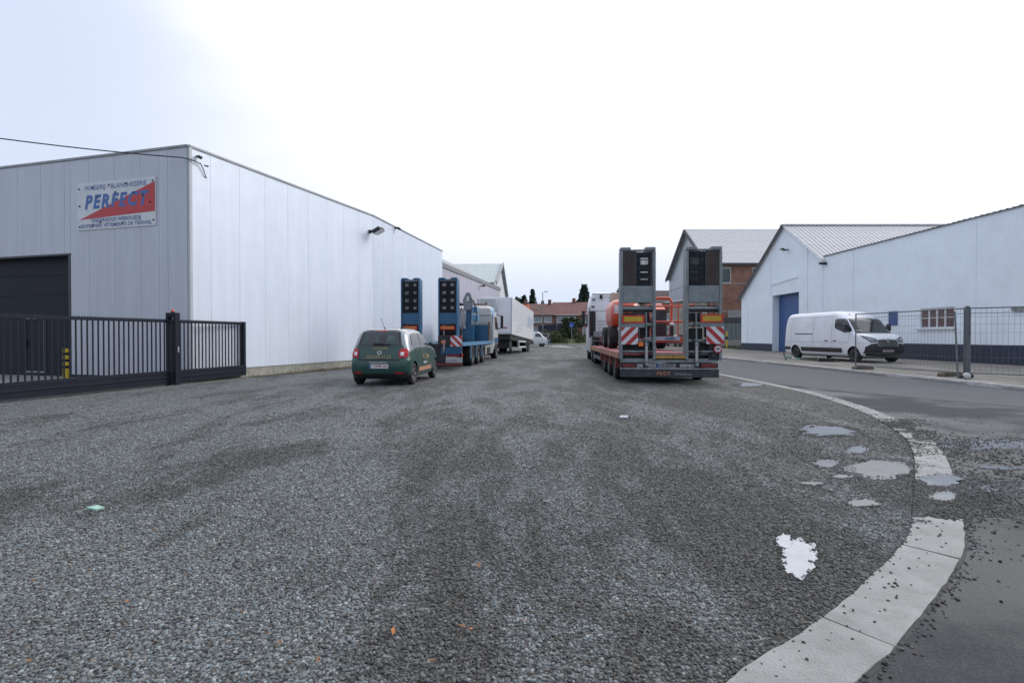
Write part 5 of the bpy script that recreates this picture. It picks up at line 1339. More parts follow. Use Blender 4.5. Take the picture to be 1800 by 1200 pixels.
MB().box(1.16, 1.30, -.02, .04, .72, .90).box(1.10, 1.36, .03, .08, .66, 1.12).build("sign_bracket", MT_DARK, tr)
sg = MB().cyl((1.33, -.05, .98), (1.33, -.03, .98), .115, 24).build("speed_sign", M("sign_ring_red", (.42, .03, .03), .4, var=.1), tr)
MB().cyl((1.33, -.053, .98), (1.33, -.0505, .98), .082, 24).build("disc", MT_WHREF, sg)
text("60", .10, sg, (1.33, -.0545, .98), MT_INKD, bold=.004)

# ================================================================== WHITE TRACTOR UNIT
tu = empty("tractor_unit", (4.45 + .075 * 9.6, 14.5 + 9.6, 0), -math.atan(.075), "white heavy tractor unit with tall cab coupled to the grey-ramp low loader", "truck")
CL = [(.45, 4.35, 6.75, 1.15, .06, .2), (.62, 4.30, 6.80, 1.21, .06, .22), (1.3, 4.30, 6.80, 1.22, .06, .22), (2.2, 4.30, 6.72, 1.22, .06, .24), (3.0, 4.30, 6.45, 1.19, .07, .3), (3.5, 4.36, 6.2, 1.12, .08, .32), (3.72, 4.50, 5.95, 1.0, .1, .3), (3.76, 4.6, 5.8, .9, .1, .2)]
b = layer_body(CL, 5); tmp = b.mesh("t", MT_WHITEP); bv = bvh_of(tmp)
cb_ = b.build("cab", MT_WHITEP, tu, smooth=35)
for d in ('-x', '+x'):
    patch("side_window", bv, [(5.2, 1.9), (5.2, 2.6), (6.1, 2.6), (6.4, 1.95), (6.3, 1.85)], d, .008, MT_GLASS, tu)
    patch("door_seam", bv, [(5.05, .7), (5.07, .7), (5.07, 2.75), (5.05, 2.75)], d, .006, MT_SEAM, tu)
patch("cab_back_seam", bv, [(-1.1, 2.72), (1.1, 2.72), (1.1, 2.75), (-1.1, 2.75)], '+y', .006, M("pale_seam", (.25, .26, .27), .6, var=0), tu)
for z in (2.15, 1.98, 1.80, 1.66): patch("cab_rib", bv, [(-.75, z), (.2, z), (.2, z + .03), (-.75, z + .03)], '+y', .012, MATS["pale_seam"], tu)
patch("windscreen", bv, [(-1.0, 1.95), (1.0, 1.95), (.95, 2.85), (-.95, 2.85)], '-y', .01, MT_GLASS, tu)
MB().box(-1.19, -.86, 4.16, 4.29, 1.38, 2.72).build("intake_panel", MT_BLACKPL, tu, bevel=.03)
for z, x in ((3.35, -1.05), (2.95, -1.08)): MB().box(x, x + .18, 4.22, 4.30, z, z + .06).build("hinge", MT_DARK, tu)
MB().box(-.62, -.48, 4.25, 4.34, 3.42, 3.62).build("vent", MT_DARK, tu)
MB().box(-1.05, 1.08, 4.18, 4.30, 3.63, 3.69).build("roof_edge", MT_TRIM, tu)
for sx in (-1, 1):
    MB().prism([(3.55, 1.32), (4.28, 1.28), (4.28, 2.95), (3.60, 2.72)], 'yz', *sorted((sx * 1.20, sx * 1.24))).build("side_deflector", M("dark_deflector", (.03, .036, .045), .45, var=.15), tu)
    MB().prism([(3.5, .5), (5.0, .5), (5.0, 1.2), (3.5, 1.2)], 'yz', *sorted((sx * .75, sx * 1.17))).build("fuel_tank", MT_RIM, tu, bevel=.08)
    for y, r in ((1.25, .50), (2.6, .50), (5.85, .51)): wheel(tu, sx * 1.03, y, r, r, .36 if y < 3 else .32, sx, 'truck')
    MB().box(*sorted((sx * .85, sx * 1.22)), .72, 1.78, 1.06, 1.10).box(*sorted((sx * .85, sx * 1.22)), 2.07, 3.13, 1.06, 1.10).build("mudguard", MT_DARK, tu)
    MB().box(*sorted((sx * 1.30, sx * 1.48)), 6.35, 6.5, 2.05, 2.85).bar((sx * 1.18, 6.4, 2.8), (sx * 1.4, 6.42, 2.78), .05).bar((sx * 1.18, 6.4, 1.95), (sx * 1.4, 6.42, 2.08), .05).build("mirror", MT_BLACKPL, tu, bevel=.02)
MB().box(-.45, .45, 0.6, 5.5, .65, 1.0).build("frame", MT_DARK, tu)
MB().box(-1.1, 1.1, 3.3, 3.7, .9, 1.3).build("catwalk", MT_DARK, tu)
MB().box(-1.0, -.3, 3.9, 4.25, 1.3, 1.6).build("air_tank", MT_RIMD, tu)
bpy.data.meshes.remove(tmp)

# ================================================================== ORANGE BOOM LIFT on the deck
MT_ORG = M("lift_orange", (.58, .07, .028), .35, var=.08, vs_=2, coat=.3, dirt=(.5, .09, .04), dirt_amt=.4)
MT_CREAM = M("boom_cream", (.48, .43, .34), .45, var=.15, vs_=3)
bl_ = empty("boom_lift", (4.45 + .075 * 6.5, 14.5 + 6.5, .86), -math.atan(.075), "orange articulated boom lift standing on the red deck of the low loader", "boom lift")
MB().prism([(-1.5, .35), (-1.5, .62), (-1.1, .72), (1.1, .72), (1.5, .62), (1.5, .35)], 'yz', -.55, .55).build("chassis", MT_ORG, bl_, bevel=.03)
for sx in (-1, 1):
    for y in (-1.0, 1.0): wheel(bl_, sx * .92, y, .44, .44, .34, sx, 'truck')
    MB().bar((sx * .5, -1.0, .44), (sx * .8, -1.0, .44), .16).bar((sx * .5, 1.0, .44), (sx * .8, 1.0, .44), .16).build("axle", MT_DARK, bl_)
MB().cyl((0, 0, .72), (0, 0, .86), .5, 24).build("turntable", MT_DARK, bl_)
# engine hood on the left: rounded hump
hd = layer_body([(.84, -1.35, .6, .42, .3, .3), (.95, -1.5, .75, .50, .34, .3), (1.3, -1.62, .85, .54, .4, .3), (1.6, -1.58, .85, .53, .42, .3), (1.8, -1.4, .8, .48, .4, .3), (1.9, -1.1, .6, .36, .3, .25), (1.93, -.8, .3, .2, .15, .15)], 6)
h_ = hd.build("engine_hood", MT_ORG, bl_, smooth=50, loc=(-.48, .05, 0))
bvh_h = bvh_of(h_.data)
patch("decal", bvh_h, [(-.44, 1.35), (-.44, 1.68), (-.22, 1.68), (-.22, 1.35)], '+y', .006, M("pale_decal", (.6, .5, .5), .4, var=.3, vs_=8), h_)
for z in (1.28, 1.44, 1.58): patch("vent_slot", bvh_h, [(.22, z), (.48, z), (.50, z + .06), (.20, z + .06)], '+y', .006, MT_SEAM, h_)
MB().tube([(-.30, -.9, 1.85), (-.38, -.95, 2.02), (-.42, -.98, 2.12)], .05, 8).build("exhaust", MT_DARK, bl_)
MB().prism([(-1.5, .84), (-1.55, 1.5), (-.9, 1.75), (.7, 1.75), (.8, .84)], 'yz', .55, 1.0).build("tank_cover", MT_ORG, bl_, bevel=.05)
MB().bar((.22, -1.2, 1.2), (.22, 1.9, 2.1), .22, .28).bar((.22, 1.9, 2.1), (.22, -1.6, 2.35), .18, .24).build("lower_boom", MT_CREAM, bl_, bevel=.01)
MB().bar((.22, -1.6, 2.35), (.40, 1.3, 2.15), .16, .20).build("upper_boom", MT_ORG, bl_, bevel=.01)
MB().box(-.80, -.40, .7, 1.3, 1.95, 2.32).build("boom_head", MT_CREAM, bl_, bevel=.03)
MB().bar((-.72, -1.9, 0.0), (-.66, -1.6, 2.15), .07, .12).build("stanchion", M("dark_red_strap", (.09, .02, .02), .6, var=.2), bl_)
# basket folded back toward the trailer tail
bk = empty("lift_basket", (0, 0, 0)); bk.parent = bl_; bk.name = "basket"
bk_ = (.55, -3.6, .0)
def tubes(name, segs, r, mat, parent): 
    m = MB()
    for a, c in segs: m.cyl(a, c, r, 8)
    return m.build(name, mat, parent, smooth=50)
X0, X1, Y0, Y1 = -.05, 1.38, -4.0, -3.1
ZB, ZT = .42, 1.62
MB().box(X0, X1, Y0, Y1, .26, .45).build("floor_tray", MT_ORG, bk, bevel=.01)
segs = []
for z in (.96, 1.50):
    segs += [((X0, Y0, z), (X1, Y0, z)), ((X0, Y1, z), (X1, Y1, z)), ((X0, Y0, z), (X0, Y1, z)), ((X1, Y0, z), (X1, Y1, z))]
for x in (X0, .86, 1.12, X1):
    for y in ((Y0, Y1) if x > 1.2 else (Y0,)): segs.append(((x, y, .45), (x, y, ZT)))
tubes("guard_rail", segs, .022, MT_ORG, bk)
tubes("top_hoop", [((X0 - .5, Y1, 1.80), (.78, Y1, 1.80)), ((.78, Y1, 1.80), (.86, Y1, 1.66)), ((.86, Y1, 1.66), (.82, Y1, .45))], .045, MT_ORG, bk)
MB().box(-.25, .90, -4.12, -4.08, .33, .47).build("label_plate", M("pale_label", (.36, .40, .45), .4, var=.12, vs_=5), bk)
lp = bk.children[-1]
MB().box(.42, .72, -4.125, -4.121, .36, .44).build("blue_mark", M("dull_blue", (.13, .17, .28), .5, var=.3, vs_=12), lp)
MB().box(.15, .62, -3.3, -2.9, .50, .92).build("control_box", MT_DARK, bk, bevel=.02)
MB().box(-.35, .80, -2.6, -2.2, .40, 1.42).build("generator_housing", M("dark_slate_cover", (.035, .045, .055), .6, var=.15), bl_)
MB().box(.22, .44, -2.62, -2.605, .82, 1.02).box(.22, .42, -2.62, -2.605, 1.28, 1.34).build("yellow_label", M("yellow_label", (.42, .36, .05), .5, var=.1), bl_)
MB().sphere((.66, -4.0, .88), .075, (1, 1, .9), 10).build("white_lamp", M("white_gloss", (.75, .70, .75), .3, var=0), bk)
MB().cyl((.66, -4.0, .45), (.66, -4.0, .82), .06, 8).build("lamp_post", MT_DARK, bk)

# ================================================================== BLUE CRANE TRUCK
MT_BLUE = M("truck_blue", (0.014, 0.095, 0.20), .4, .1, var=.14, vs_=2, coat=.2, dirt=(.03, .10, .20), dirt_amt=.5)
MT_BLUEL = M("truck_light_blue", (0.11, 0.29, 0.50), .35, .1, var=.08, vs_=2, coat=.3)
MT_CABG = M("cab_cream", (.47, .47, .45), .4, var=.08, vs_=1.5)
bt = empty("blue_crane_truck", (-3.31, 20.9, 0), -math.atan(.114), "blue flatbed truck with two upright blue loading ramps and folded crane behind its cab", "truck")
def blue_ramp(cx):
    r = MB().box(cx - .40, cx - .34, 0, .42, 1.02, 3.66).box(cx + .34, cx + .40, 0, .42, .95, 3.66).box(cx - .339, cx + .339, .006, .06, 1.84, 2.28).box(cx - .339, cx + .339, .01, .07, 3.60, 3.655)
    r.box(cx - .38, cx - .12, .0, .30, 3.662, 3.72).box(cx + .12, cx + .38, .0, .30, 3.662, 3.72)
    rp_ = r.build("ramp", MT_BLUE, bt, bevel=.012)
    gb = MB(); x = cx - .335
    while x < cx + .33: gb.box(x, x + .012, .02, .08, 2.285, 3.595); x += .036
    for k in range(14): gb.box(cx - .335, cx + .335, .015, .06, 2.33 + k * .093, 2.345 + k * .093)
    g = gb.build("grating", M("grating_black", (.022, .026, .032), .6, .2, var=.2), rp_); g["kind"] = "stuff"
    # backing plate with eight openings
    zs = [2.285, 2.42, 2.56, 2.72, 2.88, 3.04, 3.20, 3.36, 3.50, 3.595]
    wall = wall_mesh(MB(), .67, 3.595, .02, [(a, a + .14, z, z + .12) for a in (.10, .44) for z in (2.44, 2.74, 3.06, 3.38)], z0=2.285)
    wall.build("backing_plate", M("ramp_back_dark", (.022, .028, .036), .6, var=.2), rp_, loc=(cx - .335, .10, 0))
    lp_ = MB().box(cx - .31, cx + .30, -.03, -.005, 1.60, 1.76).build("marker_board", M("marker_red", (.5, .035, .02)), rp_)
    MB().box(cx - .25, cx + .24, -.034, -.0305, 1.635, 1.725).build("yellow_panel", M("marker_orange", (.50, .20, .03), .4, var=.1), lp_)
    MB().box(cx - .339, cx + .339, .12, .26, 1.60, 1.839).build("ramp_web", MT_DARK, rp_)
    MB().box(cx - .339, cx + .339, .20, .26, 1.0, 1.60).cyl((cx - .34, .1, 1.5), (cx + .34, .1, 1.5), .04, 8).cyl((cx - .34, .1, 1.2), (cx + .34, .1, 1.2), .04, 8).build("ramp_foot", MT_DARK, rp_)
    MB().cyl((cx - .15, -.0, .95), (cx - .17, .05, 1.8), .03, 8).cyl((cx - .15, -.02, .7), (cx - .15, 0, 1.2), .05, 8).build("hydraulic_cylinder", MT_RIMD, rp_, smooth=40)
blue_ramp(-.87); blue_ramp(.70)
stripes_board(bt, .83, 1.30, .92, 1.36, -.05, -1)
MB().box(.30, .82, -.02, .02, .92, 1.38).build("lever_panel", MT_DARK, bt)
MB().box(.44, .62, -.04, -.02, 1.05, 1.16).build("side_lamp", MT_ORLAMP, bt)
MB().box(.42, 1.27, .0, .10, .62, .90).build("rear_panel", MT_BLUE, bt)
MB().box(.62, 1.31, -.04, -.0, .26, .48).build("rear_panel_white", M("dull_white_panel", (.40, .41, .42), .5, var=.15, vs_=4), bt)
MB().box(.76, 1.12, -.046, -.041, .31, .38).build("number_plate", M("plate_small", (.28, .28, .30), .5, var=.3, vs_=20), bt)
MB().box(.68, 1.20, -.04, -.0, .50, .60).build("tail_light", M("dirty_red_lamp", (.16, .02, .02)), bt)
MB().box(-1.25, .60, -.02, .05, .28, .60).build("lamp_carrier", MT_DARK, bt)
MB().box(-1.25, 1.28, -.05, .02, .14, .245).build("red_bumper", M("dull_red_bumper", (.14, .025, .03), .5, var=.15), bt)
MB().box(-1.25, 1.25, .05, .25, .60, .95).build("rear_beam", MT_DARK, bt)
MB().box(-1.25, 1.25, .25, 8.4, .92, 1.02).build("deck", M("deck_planks_dark", (.09, .085, .075), .8, var=.3, vs_=3), bt)
MB().box(-1.25, .20, -.02, .10, 1.02, 1.06).build("deck_lip", MT_RIM, bt)
for sx in (-1, 1):
    MB().box(*sorted((sx * 1.22, sx * 1.28)), .25, 8.4, .93, 1.09).build("side_rail", MT_BLUEL, bt)
    for y in (2.6, 4.05, 5.45): wheel(bt, sx * 1.02, y, .50, .50, .46, sx, 'truck')
    wheel(bt, sx * 1.06, 10.3, .50, .50, .34, sx, 'truck')
    for y in (1.95, 3.32, 4.75): MB().bar((sx * 1.26, y, .35), (sx * 1.26, y + .05, .93), .04, .07).bar((sx * 1.26, y, .92), (sx * 1.05, y, .92), .06).build("mudguard_stay", MT_BLUEL, bt)
    MB().box(*sorted((sx * .8, sx * 1.22)), 6.2, 8.9, .38, .85).build("storage_box", M("pale_tank", (.36, .36, .35), .5, .2, var=.15), bt, bevel=.02)
    MB().box(*sorted((sx * 1.221, sx * 1.25)), 6.7, 7.7, .42, .74).build("box_door", MT_DARK, bt)
MB().box(-.45, .45, .3, 11.3, .55, .92).build("frame", MT_DARK, bt)
MB().cyl((1.15, .5, .55), (1.20, .5, .55), .10, 12).build("side_reflector", MT_REDREF, bt)
MB().box(-.05, 1.05, 8.0, 8.35, 1.03, 1.98).build("toolbox", MT_BLUE, bt, bevel=.01)
tb = bt.children[-1]
for z in (1.2, 1.42, 1.64): MB().box(-.03, 1.03, 7.985, 7.999, z, z + .02).build("ridge", MT_DARK, tb)
MB().box(1.06, 1.16, 8.0, 8.3, 1.03, 2.15).build("exhaust_stack", M("brown_pipe", (.14, .11, .09), .6, var=.3), bt)
# cab
CB = [(.55, 8.95, 11.25, 1.12, .06, .2), (1.0, 8.9, 11.3, 1.20, .06, .24), (1.9, 8.9, 11.2, 1.20, .06, .26), (2.6, 8.92, 10.95, 1.15, .08, .3), (2.95, 9.0, 10.7, 1.08, .12, .3), (3.08, 9.2, 10.4, .95, .2, .3), (3.12, 9.5, 10.2, .8, .1, .2)]
b = layer_body(CB, 6); tmp = b.mesh("t", MT_CABG); bv = bvh_of(tmp); b.build("cab", MT_CABG, bt, smooth=40)
for d in ('-x', '+x'):
    patch("blue_panel", bv, [(8.92, 1.0), (9.25, 1.0), (9.6, 2.5), (10.4, 2.9), (9.3, 3.06), (8.95, 2.9)], d, .006, MT_BLUEL, bt)
    patch("side_window", bv, [(9.8, 1.75), (9.8, 2.5), (10.6, 2.5), (10.95, 1.8)], d, .01, MT_GLASS, bt)
    patch("blue_skirt", bv, [(9.3, .95), (11.2, .95), (11.2, 1.25), (9.3, 1.25)], d, .006, MT_BLUE, bt)
patch("cab_back_line", bv, [(-1.05, 2.52), (1.05, 2.52), (1.05, 2.56), (-1.05, 2.56)], '+y', .01, MT_BLUE, bt)
patch("cab_rear_band", bv, [(-1.1, 1.1), (1.1, 1.1), (1.1, 2.12), (-1.1, 2.12)], '+y', .006, M("cab_grey_back", (.33, .34, .35), .5, var=.1), bt)
patch("windscreen", bv, [(-1.0, 1.6), (1.0, 1.6), (.95, 2.6), (-.95, 2.6)], '-y', .01, MT_GLASS, bt)
MB().bar((-.75, 9.0, 3.18), (.85, 9.0, 3.18), .10, .07).cyl((.80, 9.0, 3.16), (.80, 9.0, 3.30), .07, 10).cyl((-.75, 9.0, 3.16), (-.75, 9.0, 3.30), .07, 10).build("beacon_bar", M("rust_bar", (.26, .12, .08), .6, var=.2), bt)
for sx in (-1, 1):
    MB().box(*sorted((sx * 1.40, sx * 1.56)), 10.7, 10.85, 1.85, 2.60).bar((sx * 1.15, 10.8, 2.65), (sx * 1.5, 10.8, 2.58), .05).bar((sx * 1.15, 10.8, 1.75), (sx * 1.5, 10.8, 1.86), .05).build("mirror", MT_BLACKPL, bt, bevel=.02)
MB().box(1.20, 1.24, 8.95, 9.15, .95, 2.6).build("side_fairing", MT_WHITEP, bt)
# folded crane
MT_CRG = M("crane_grey", (.20, .22, .24), .45, .3, var=.15, vs_=3)
cr = MB().box(-.25, .35, 7.3, 7.8, 1.03, 1.9).bar((.05, 7.5, 1.9), (.10, 7.5, 2.9), .28, .34).build("crane_column", MT_BLUE, bt, bevel=.02)
MB().prism([(-.12, 2.75), (.28, 2.75), (.36, 3.2), (.22, 3.72), (-.02, 3.72), (-.20, 3.3)], 'xz', 7.15, 7.45).build("crane_boom", MT_CRG, bt, bevel=.02)
MB().box(.02, .16, 7.1, 7.149, 3.25, 3.5).build("crane_label", MT_WHREF, bt)
for i, x in enumerate((-.62, -.42, -.22)):
    MB().cyl((x, 7.2, 3.0 - .1 * i), (x + .12, 7.2, 1.75), .075, 10).build("crane_cylinder", M("crane_pale", (.34, .34, .35), .4, .4, var=.15), bt, smooth=40)
MB().bar((-.7, 7.3, 3.05), (.0, 7.3, 3.1), .08, .12).bar((-.35, 7.2, 1.8), (-.3, 7.2, 1.1), .12).box(-.55, -.15, 7.0, 7.4, 1.03, 1.25).build("crane_frame", MT_DARK, bt)
MB().box(.32, .62, 7.1, 7.5, 2.62, 2.95).box(.32, .66, 7.1, 7.5, 2.15, 2.5).build("crane_valve_block", MT_BLUEL, bt, bevel=.03)
MB().tube([(.4, 7.1, 3.3), (.55, 7.0, 3.0), (.62, 7.0, 2.4), (.5, 7.0, 2.0)], .025, 6).tube([(.3, 7.1, 3.4), (.48, 7.0, 3.1), (.5, 7.0, 2.6)], .02, 6).tube([(-.2, 7.0, 2.9), (-.5, 6.95, 2.2), (-.2, 7.0, 1.6)], .025, 6).build("crane_hose", MT_RUBBER, bt)
bpy.data.meshes.remove(tmp)

# ================================================================== WHITE BOX SEMI-TRAILER, nose raised
bx = empty("box_trailer", (-1.28, 37.0, 0), -math.atan(2.05 / 11.6), "large white box semi-trailer standing nose-up on its legs beyond the blue truck", "trailer")
tilt = math.atan(.52 / 11.78)
bod = MB().box(-1.27, 1.27, 0, 11.8, 0, 2.68).build("box_body", MT_WHITEP, bx, bevel=.03, loc=(0, 0, 1.48), rot=(-tilt, 0, 0))
MB().box(1.271, 1.276, .05, 11.75, .05, .95).build("lower_band", M("bright_white_band", (.72, .73, .74), .3, var=.04), bod)
MB().box(-1.24, 1.24, -.02, -.004, .02, .12).box(-1.29, -1.2, -.02, 0, .0, 2.6).box(1.2, 1.29, -.02, 0, .0, 2.6).build("corner_trim", M("trim_white_grey", (.48, .50, .52), .4, var=.05), bod)
MB().box(.55, .95, -.012, -.004, .42, .52).build("red_mark", M("faded_red_mark", (.45, .15, .15), .5, var=.2), bod)
MB().box(-1.0, .2, -.45, -.03, 1.7, 2.55).build("cooling_unit", M("pale_grey_unit", (.50, .52, .53), .5, var=.06), bod, bevel=.04)
MT_PBL = M("pale_blue_print", (.30, .36, .50), .5, var=.2)
em = MB()
for i, (y, z, w_, h) in enumerate(((8.0, 1.0, .5, .9), (8.9, 1.2, .35, .8), (9.7, .9, .4, 1.0), (10.5, 1.3, .4, .6))): em.box(1.2715, 1.276, y, y + w_, z, z + h)
em.build("faded_emblem", MT_PBL, bod)
MB().box(-1.15, 1.15, .2, 11.5, -.38, -.005).build("chassis", MT_DARK, bod)
for sx in (-1, 1):
    MB().box(*sorted((sx * .70, sx * .86)), 2.3, 2.5, .05, 1.35).box(*sorted((sx * .62, sx * .94)), 2.2, 2.6, .0, .05).build("landing_leg", MT_DARK, bx)
    for y in (7.9, 9.2): wheel(bx, sx * 1.02, y, .5, .5, .4, sx, 'dirty')
    MB().bar((sx * 1.22, 3.3, .50), (sx * 1.22, 6.9, .44), .12, .12).bar((sx * 1.22, 3.3, .95), (sx * 1.22, 6.9, .88), .12, .12).bar((sx * 1.22, 3.35, .50), (sx * 1.22, 3.35, .95), .12, .12).build("side_guard", MT_WHREF, bx)
MB().box(-.9, 1.0, .6, 1.6, .45, 1.1).build("nose_shade_box", MT_DARK, bx)  # dark box added in place of the shadow and gear under the nose
MB().box(-.9, .9, 7.3, 9.8, .45, .85).build("bogie", MT_DARK, bx)
# ================================================================== MESH FENCE
MT_FENCE = M("fence_galvanised", (.16, .18, .19), .5, .5, var=.15, vs_=5)
FH = 2.08
def fence_panel(P, Q, label, zb=.24, lean=0):
    P = Vector((P[0], P[1])); Q = Vector((Q[0], Q[1])); d = Q - P; L = d.length
    e = empty("mesh_fence_panel", (P.x, P.y, .10), math.atan2(d.y, d.x), label, "fence panel", "temporary mesh fence panels")
    m = MB()
    for x in (.03, L - .03): m.cyl((x, 0, .0), (x, 0, FH), .021, 10)
    m.cyl((.03, 0, FH - .03), (L - .03, 0, FH - .03), .019, 8).cyl((.03, 0, zb - .08), (L - .03, 0, zb - .08), .019, 8)
    m.build("frame", MT_FENCE, e, smooth=50)
    w = MB(); n = int(L / .115)
    for i in range(1, n):
        x = .03 + (L - .06) * i / n
        w.cyl((x, 0, zb - .08), (x + random.uniform(-.006, .006), 0, FH - .03), .0028, 4)
    for z in (.35, .62, .98, 1.34, 1.58, 1.80, 1.90): w.cyl((.03, .003, z), (L - .03, .003, z), .0032 if z != 1.90 else .009, 5)
    o = w.build("wire_mesh", MT_FENCE, e); o["kind"] = "stuff"
    return e
F0, F1, F2 = (12.80, 19.1), (13.28, 15.0), (15.95, 12.75)
fence_panel(F1, F0, "mesh fence panel in front of the white van, ending at the left post")
fence_panel((F1[0] + .05, F1[1] - .05), F2, "mesh fence panel turned toward the hall at the right edge")
fence_panel((F1[0] - .12, F1[1] + .12), (F1[0] + 1.1, F1[1] + 3.2), "leaning spare mesh fence panel joined behind the middle post", lean=1) if False else None
fs = MB().cyl((0, 0, 0.0), (.10, .25, 1.98), .024, 10).build("fence_strut", MT_FENCE, smooth=50, loc=(13.12, 15.05, .1)); tag(fs, "slanting steel strut tied to the middle fence post", "strut")
fp = MB().box(-.03, .03, -.03, .03, 0, 2.12).build("fence_post", MT_FENCE, loc=(13.30, 14.96, .1)); tag(fp, "thick square steel post where the two fence panels meet", "post")
def foot(x, y, rz, label):
    o = MB().prism([(-.36, 0), (-.36, .09), (-.30, .13), (.30, .13), (.36, .09), (.36, 0)], 'xz', -.11, .11).build("ballast_block", M("old_concrete_foot", (.15, .125, .10), .9, var=.3, vs_=6, bump=.5), bevel=.01, loc=(x, y, .10), rot=(0, 0, rz))
    MB().cyl((.30, 0, .13), (.30, 0, .15), .04, 8).build("socket", MT_DARK, o)
    tag(o, label, "fence foot", "concrete feet of the fence")
foot(13.02, 19.0, R(5), "brown concrete foot under the left end of the fence")
foot(13.45, 15.7, R(10), "brown concrete foot behind the middle fence post")
st = MB().sphere((0, 0, .09), .105, (1, .9, .95), 14).build("white_ball_clamp", M("scuffed_white", (.55, .54, .52), .6, var=.25, vs_=12), smooth=70, loc=(13.08, 14.72, .10)); tag(st, "scuffed white plastic lump at the foot of the middle fence post", "litter")
MB().sphere((.14, .02, .09), .07, (1, 1, 1), 10).sphere((-.13, .03, .07), .055, (1, 1, 1), 10).build("dark_knob", MT_DARK, st, smooth=60)

# ================================================================== SCOOTER lying on the pad
MT_TEAL = M("scooter_green", (.02, .22, .15), .4, var=.1)
sc = empty("kick_scooter", (13.62, 22.55, .10), 0, "green and black electric kick scooter lying on its side on the kerb pad", "scooter")
h0 = Vector((-.78, 1.50, .26)); f0 = Vector((-.05, .15, .16))
MB().cyl(f0, f0.lerp(h0, .52), .036, 10).build("lower_stem", MT_BLACKPL, sc, smooth=50)
MB().cyl(f0.lerp(h0, .52), h0, .030, 10).build("stem", MT_TEAL, sc, smooth=50)
MB().cyl(f0.lerp(h0, .68), f0.lerp(h0, .78), .033, 10).build("stem_sticker", MT_WHREF, sc, smooth=50)
MB().cyl(h0 + Vector((-.05, .02, .14)), h0 + Vector((-.02, -.10, -.12)), .02, 8).cyl(h0 + Vector((-.05, .02, .08)), h0 + Vector((-.06, .02, .2)), .026, 8).cyl(h0 + Vector((-.02, -.08, -.10)), h0 + Vector((-.01, -.13, -.15)), .026, 8).build("handlebar", MT_BLACKPL, sc, smooth=50)
MB().bar(f0 + Vector((.02, -.03, .03)), f0 + Vector((.34, -.62, .05)), .045, .17).build("deck", MT_BLACKPL, sc, bevel=.012)
for c in (f0 + Vector((-.04, .06, .0)), f0 + Vector((.38, -.70, .0))):
    MB().lathe([(-.02, .06), (-.028, .10), (0, .115), (.028, .10), (.02, .06)], tuple(c), 'z', 18).build("wheel", MT_RUBBER, sc, smooth=50)
    MB().cyl(c + Vector((0, 0, -.015)), c + Vector((0, 0, .025)), .06, 12).build("hub", M("hub_pale", (.45, .50, .50), .4, .3, var=.1), sc)
MB().tube([f0 + Vector((.02, .04, .06)), f0 + Vector((.1, .05, .15)), f0 + Vector((.2, -.2, .18)), f0 + Vector((.18, -.35, .08))], .015, 6).build("mudguard", M("hub_pale", (.45, .5, .5)), sc)

# ================================================================== SMALL FAR TRUCK, CAR, PERSON, STREET THINGS
ft = empty("white_flatbed_truck", (0.15, 66.3, 0), R(-88), "small white flatbed truck with open rear at the street end, person beside it", "truck")
# local +y forward (to the right in the picture)
tc = layer_body([(.35, 2.6, 4.35, .85, .1, .3), (.6, 2.55, 4.45, .9, .1, .3), (1.05, 2.55, 4.35, .9, .1, .3), (1.2, 2.55, 4.0, .88, .1, .3), (1.75, 2.62, 3.5, .8, .1, .2), (1.92, 2.75, 3.3, .7, .1, .2)], 5)
tmp = tc.mesh("t", MT_WHITEP); bv = bvh_of(tmp); cbb = tc.build("cab", MT_WHITEP, ft, smooth=40)
for d in ('-x', '+x'): patch("side_window", bv, [(2.8, 1.25), (2.8, 1.7), (3.35, 1.7), (3.75, 1.25)], d, .008, MT_GLASS, ft)
patch("windscreen", bv, [(-.7, 1.25), (.7, 1.25), (.65, 1.72), (-.65, 1.72)], '-y', .008, MT_GLASS, ft)
MB().box(-.9, .9, -.6, 2.4, .62, .78).build("bed", MT_RIMD, ft)
MB().box(-.88, .88, 2.35, 2.42, .78, 1.5).build("headboard", MT_WHITEP, ft)
MB().box(-.5, .5, 1.0, 1.9, .79, 1.25).build("cargo", M("red_grey_cargo", (.12, .05, .07), .7, var=.5, vs_=5), ft, bevel=.06)
MB().box(-.35, .35, -.5, 4.0, .35, .6).build("frame", MT_DARK, ft)
for sx in (-1, 1):
    for y in (.5, 3.7): wheel(ft, sx * .78, y, .33, .33, .2, sx, 'dirty')
bpy.data.meshes.remove(tmp)

pc = empty("parked_car", (20.2, 60.0, .10), R(3), "grey car parked at the cream wall, seen through the lift basket between the ramps", "car")
tc = layer_body([(.25, 0, 4.1, .8, .2, .3), (.5, 0, 4.2, .85, .2, .3), (.8, .02, 4.15, .86, .2, .3), (.95, .1, 3.3, .83, .2, .3), (1.2, .4, 2.7, .74, .2, .3), (1.4, .7, 2.3, .62, .2, .2), (1.45, 1.0, 2.0, .4, .1, .1)], 5)
tmp = tc.mesh("t", MT_RIM); bv = bvh_of(tmp); tc.build("body", M("grey_car_paint", (.12, .14, .15), .3, .3, var=.05), pc, smooth=40)
patch("rear_window", bv, [(-.6, .98), (.6, .98), (.5, 1.32), (-.5, 1.32)], '+y', .01, MT_GLASS, pc)
for d in ('-x', '+x'): patch("side_window", bv, [(.5, 1.0), (.9, 1.35), (2.2, 1.35), (2.9, 1.0)], d, .01, MT_GLASS, pc)
for sx in (-1, 1):
    for y in (.8, 3.3): wheel(pc, sx * .76, y, .3, .3, .2, sx, 'car')
    MB().box(*sorted((sx * .55, sx * .82)), -.02, .05, .68, .85).build("tail_light", MT_WHREF, pc)
bpy.data.meshes.remove(tmp)

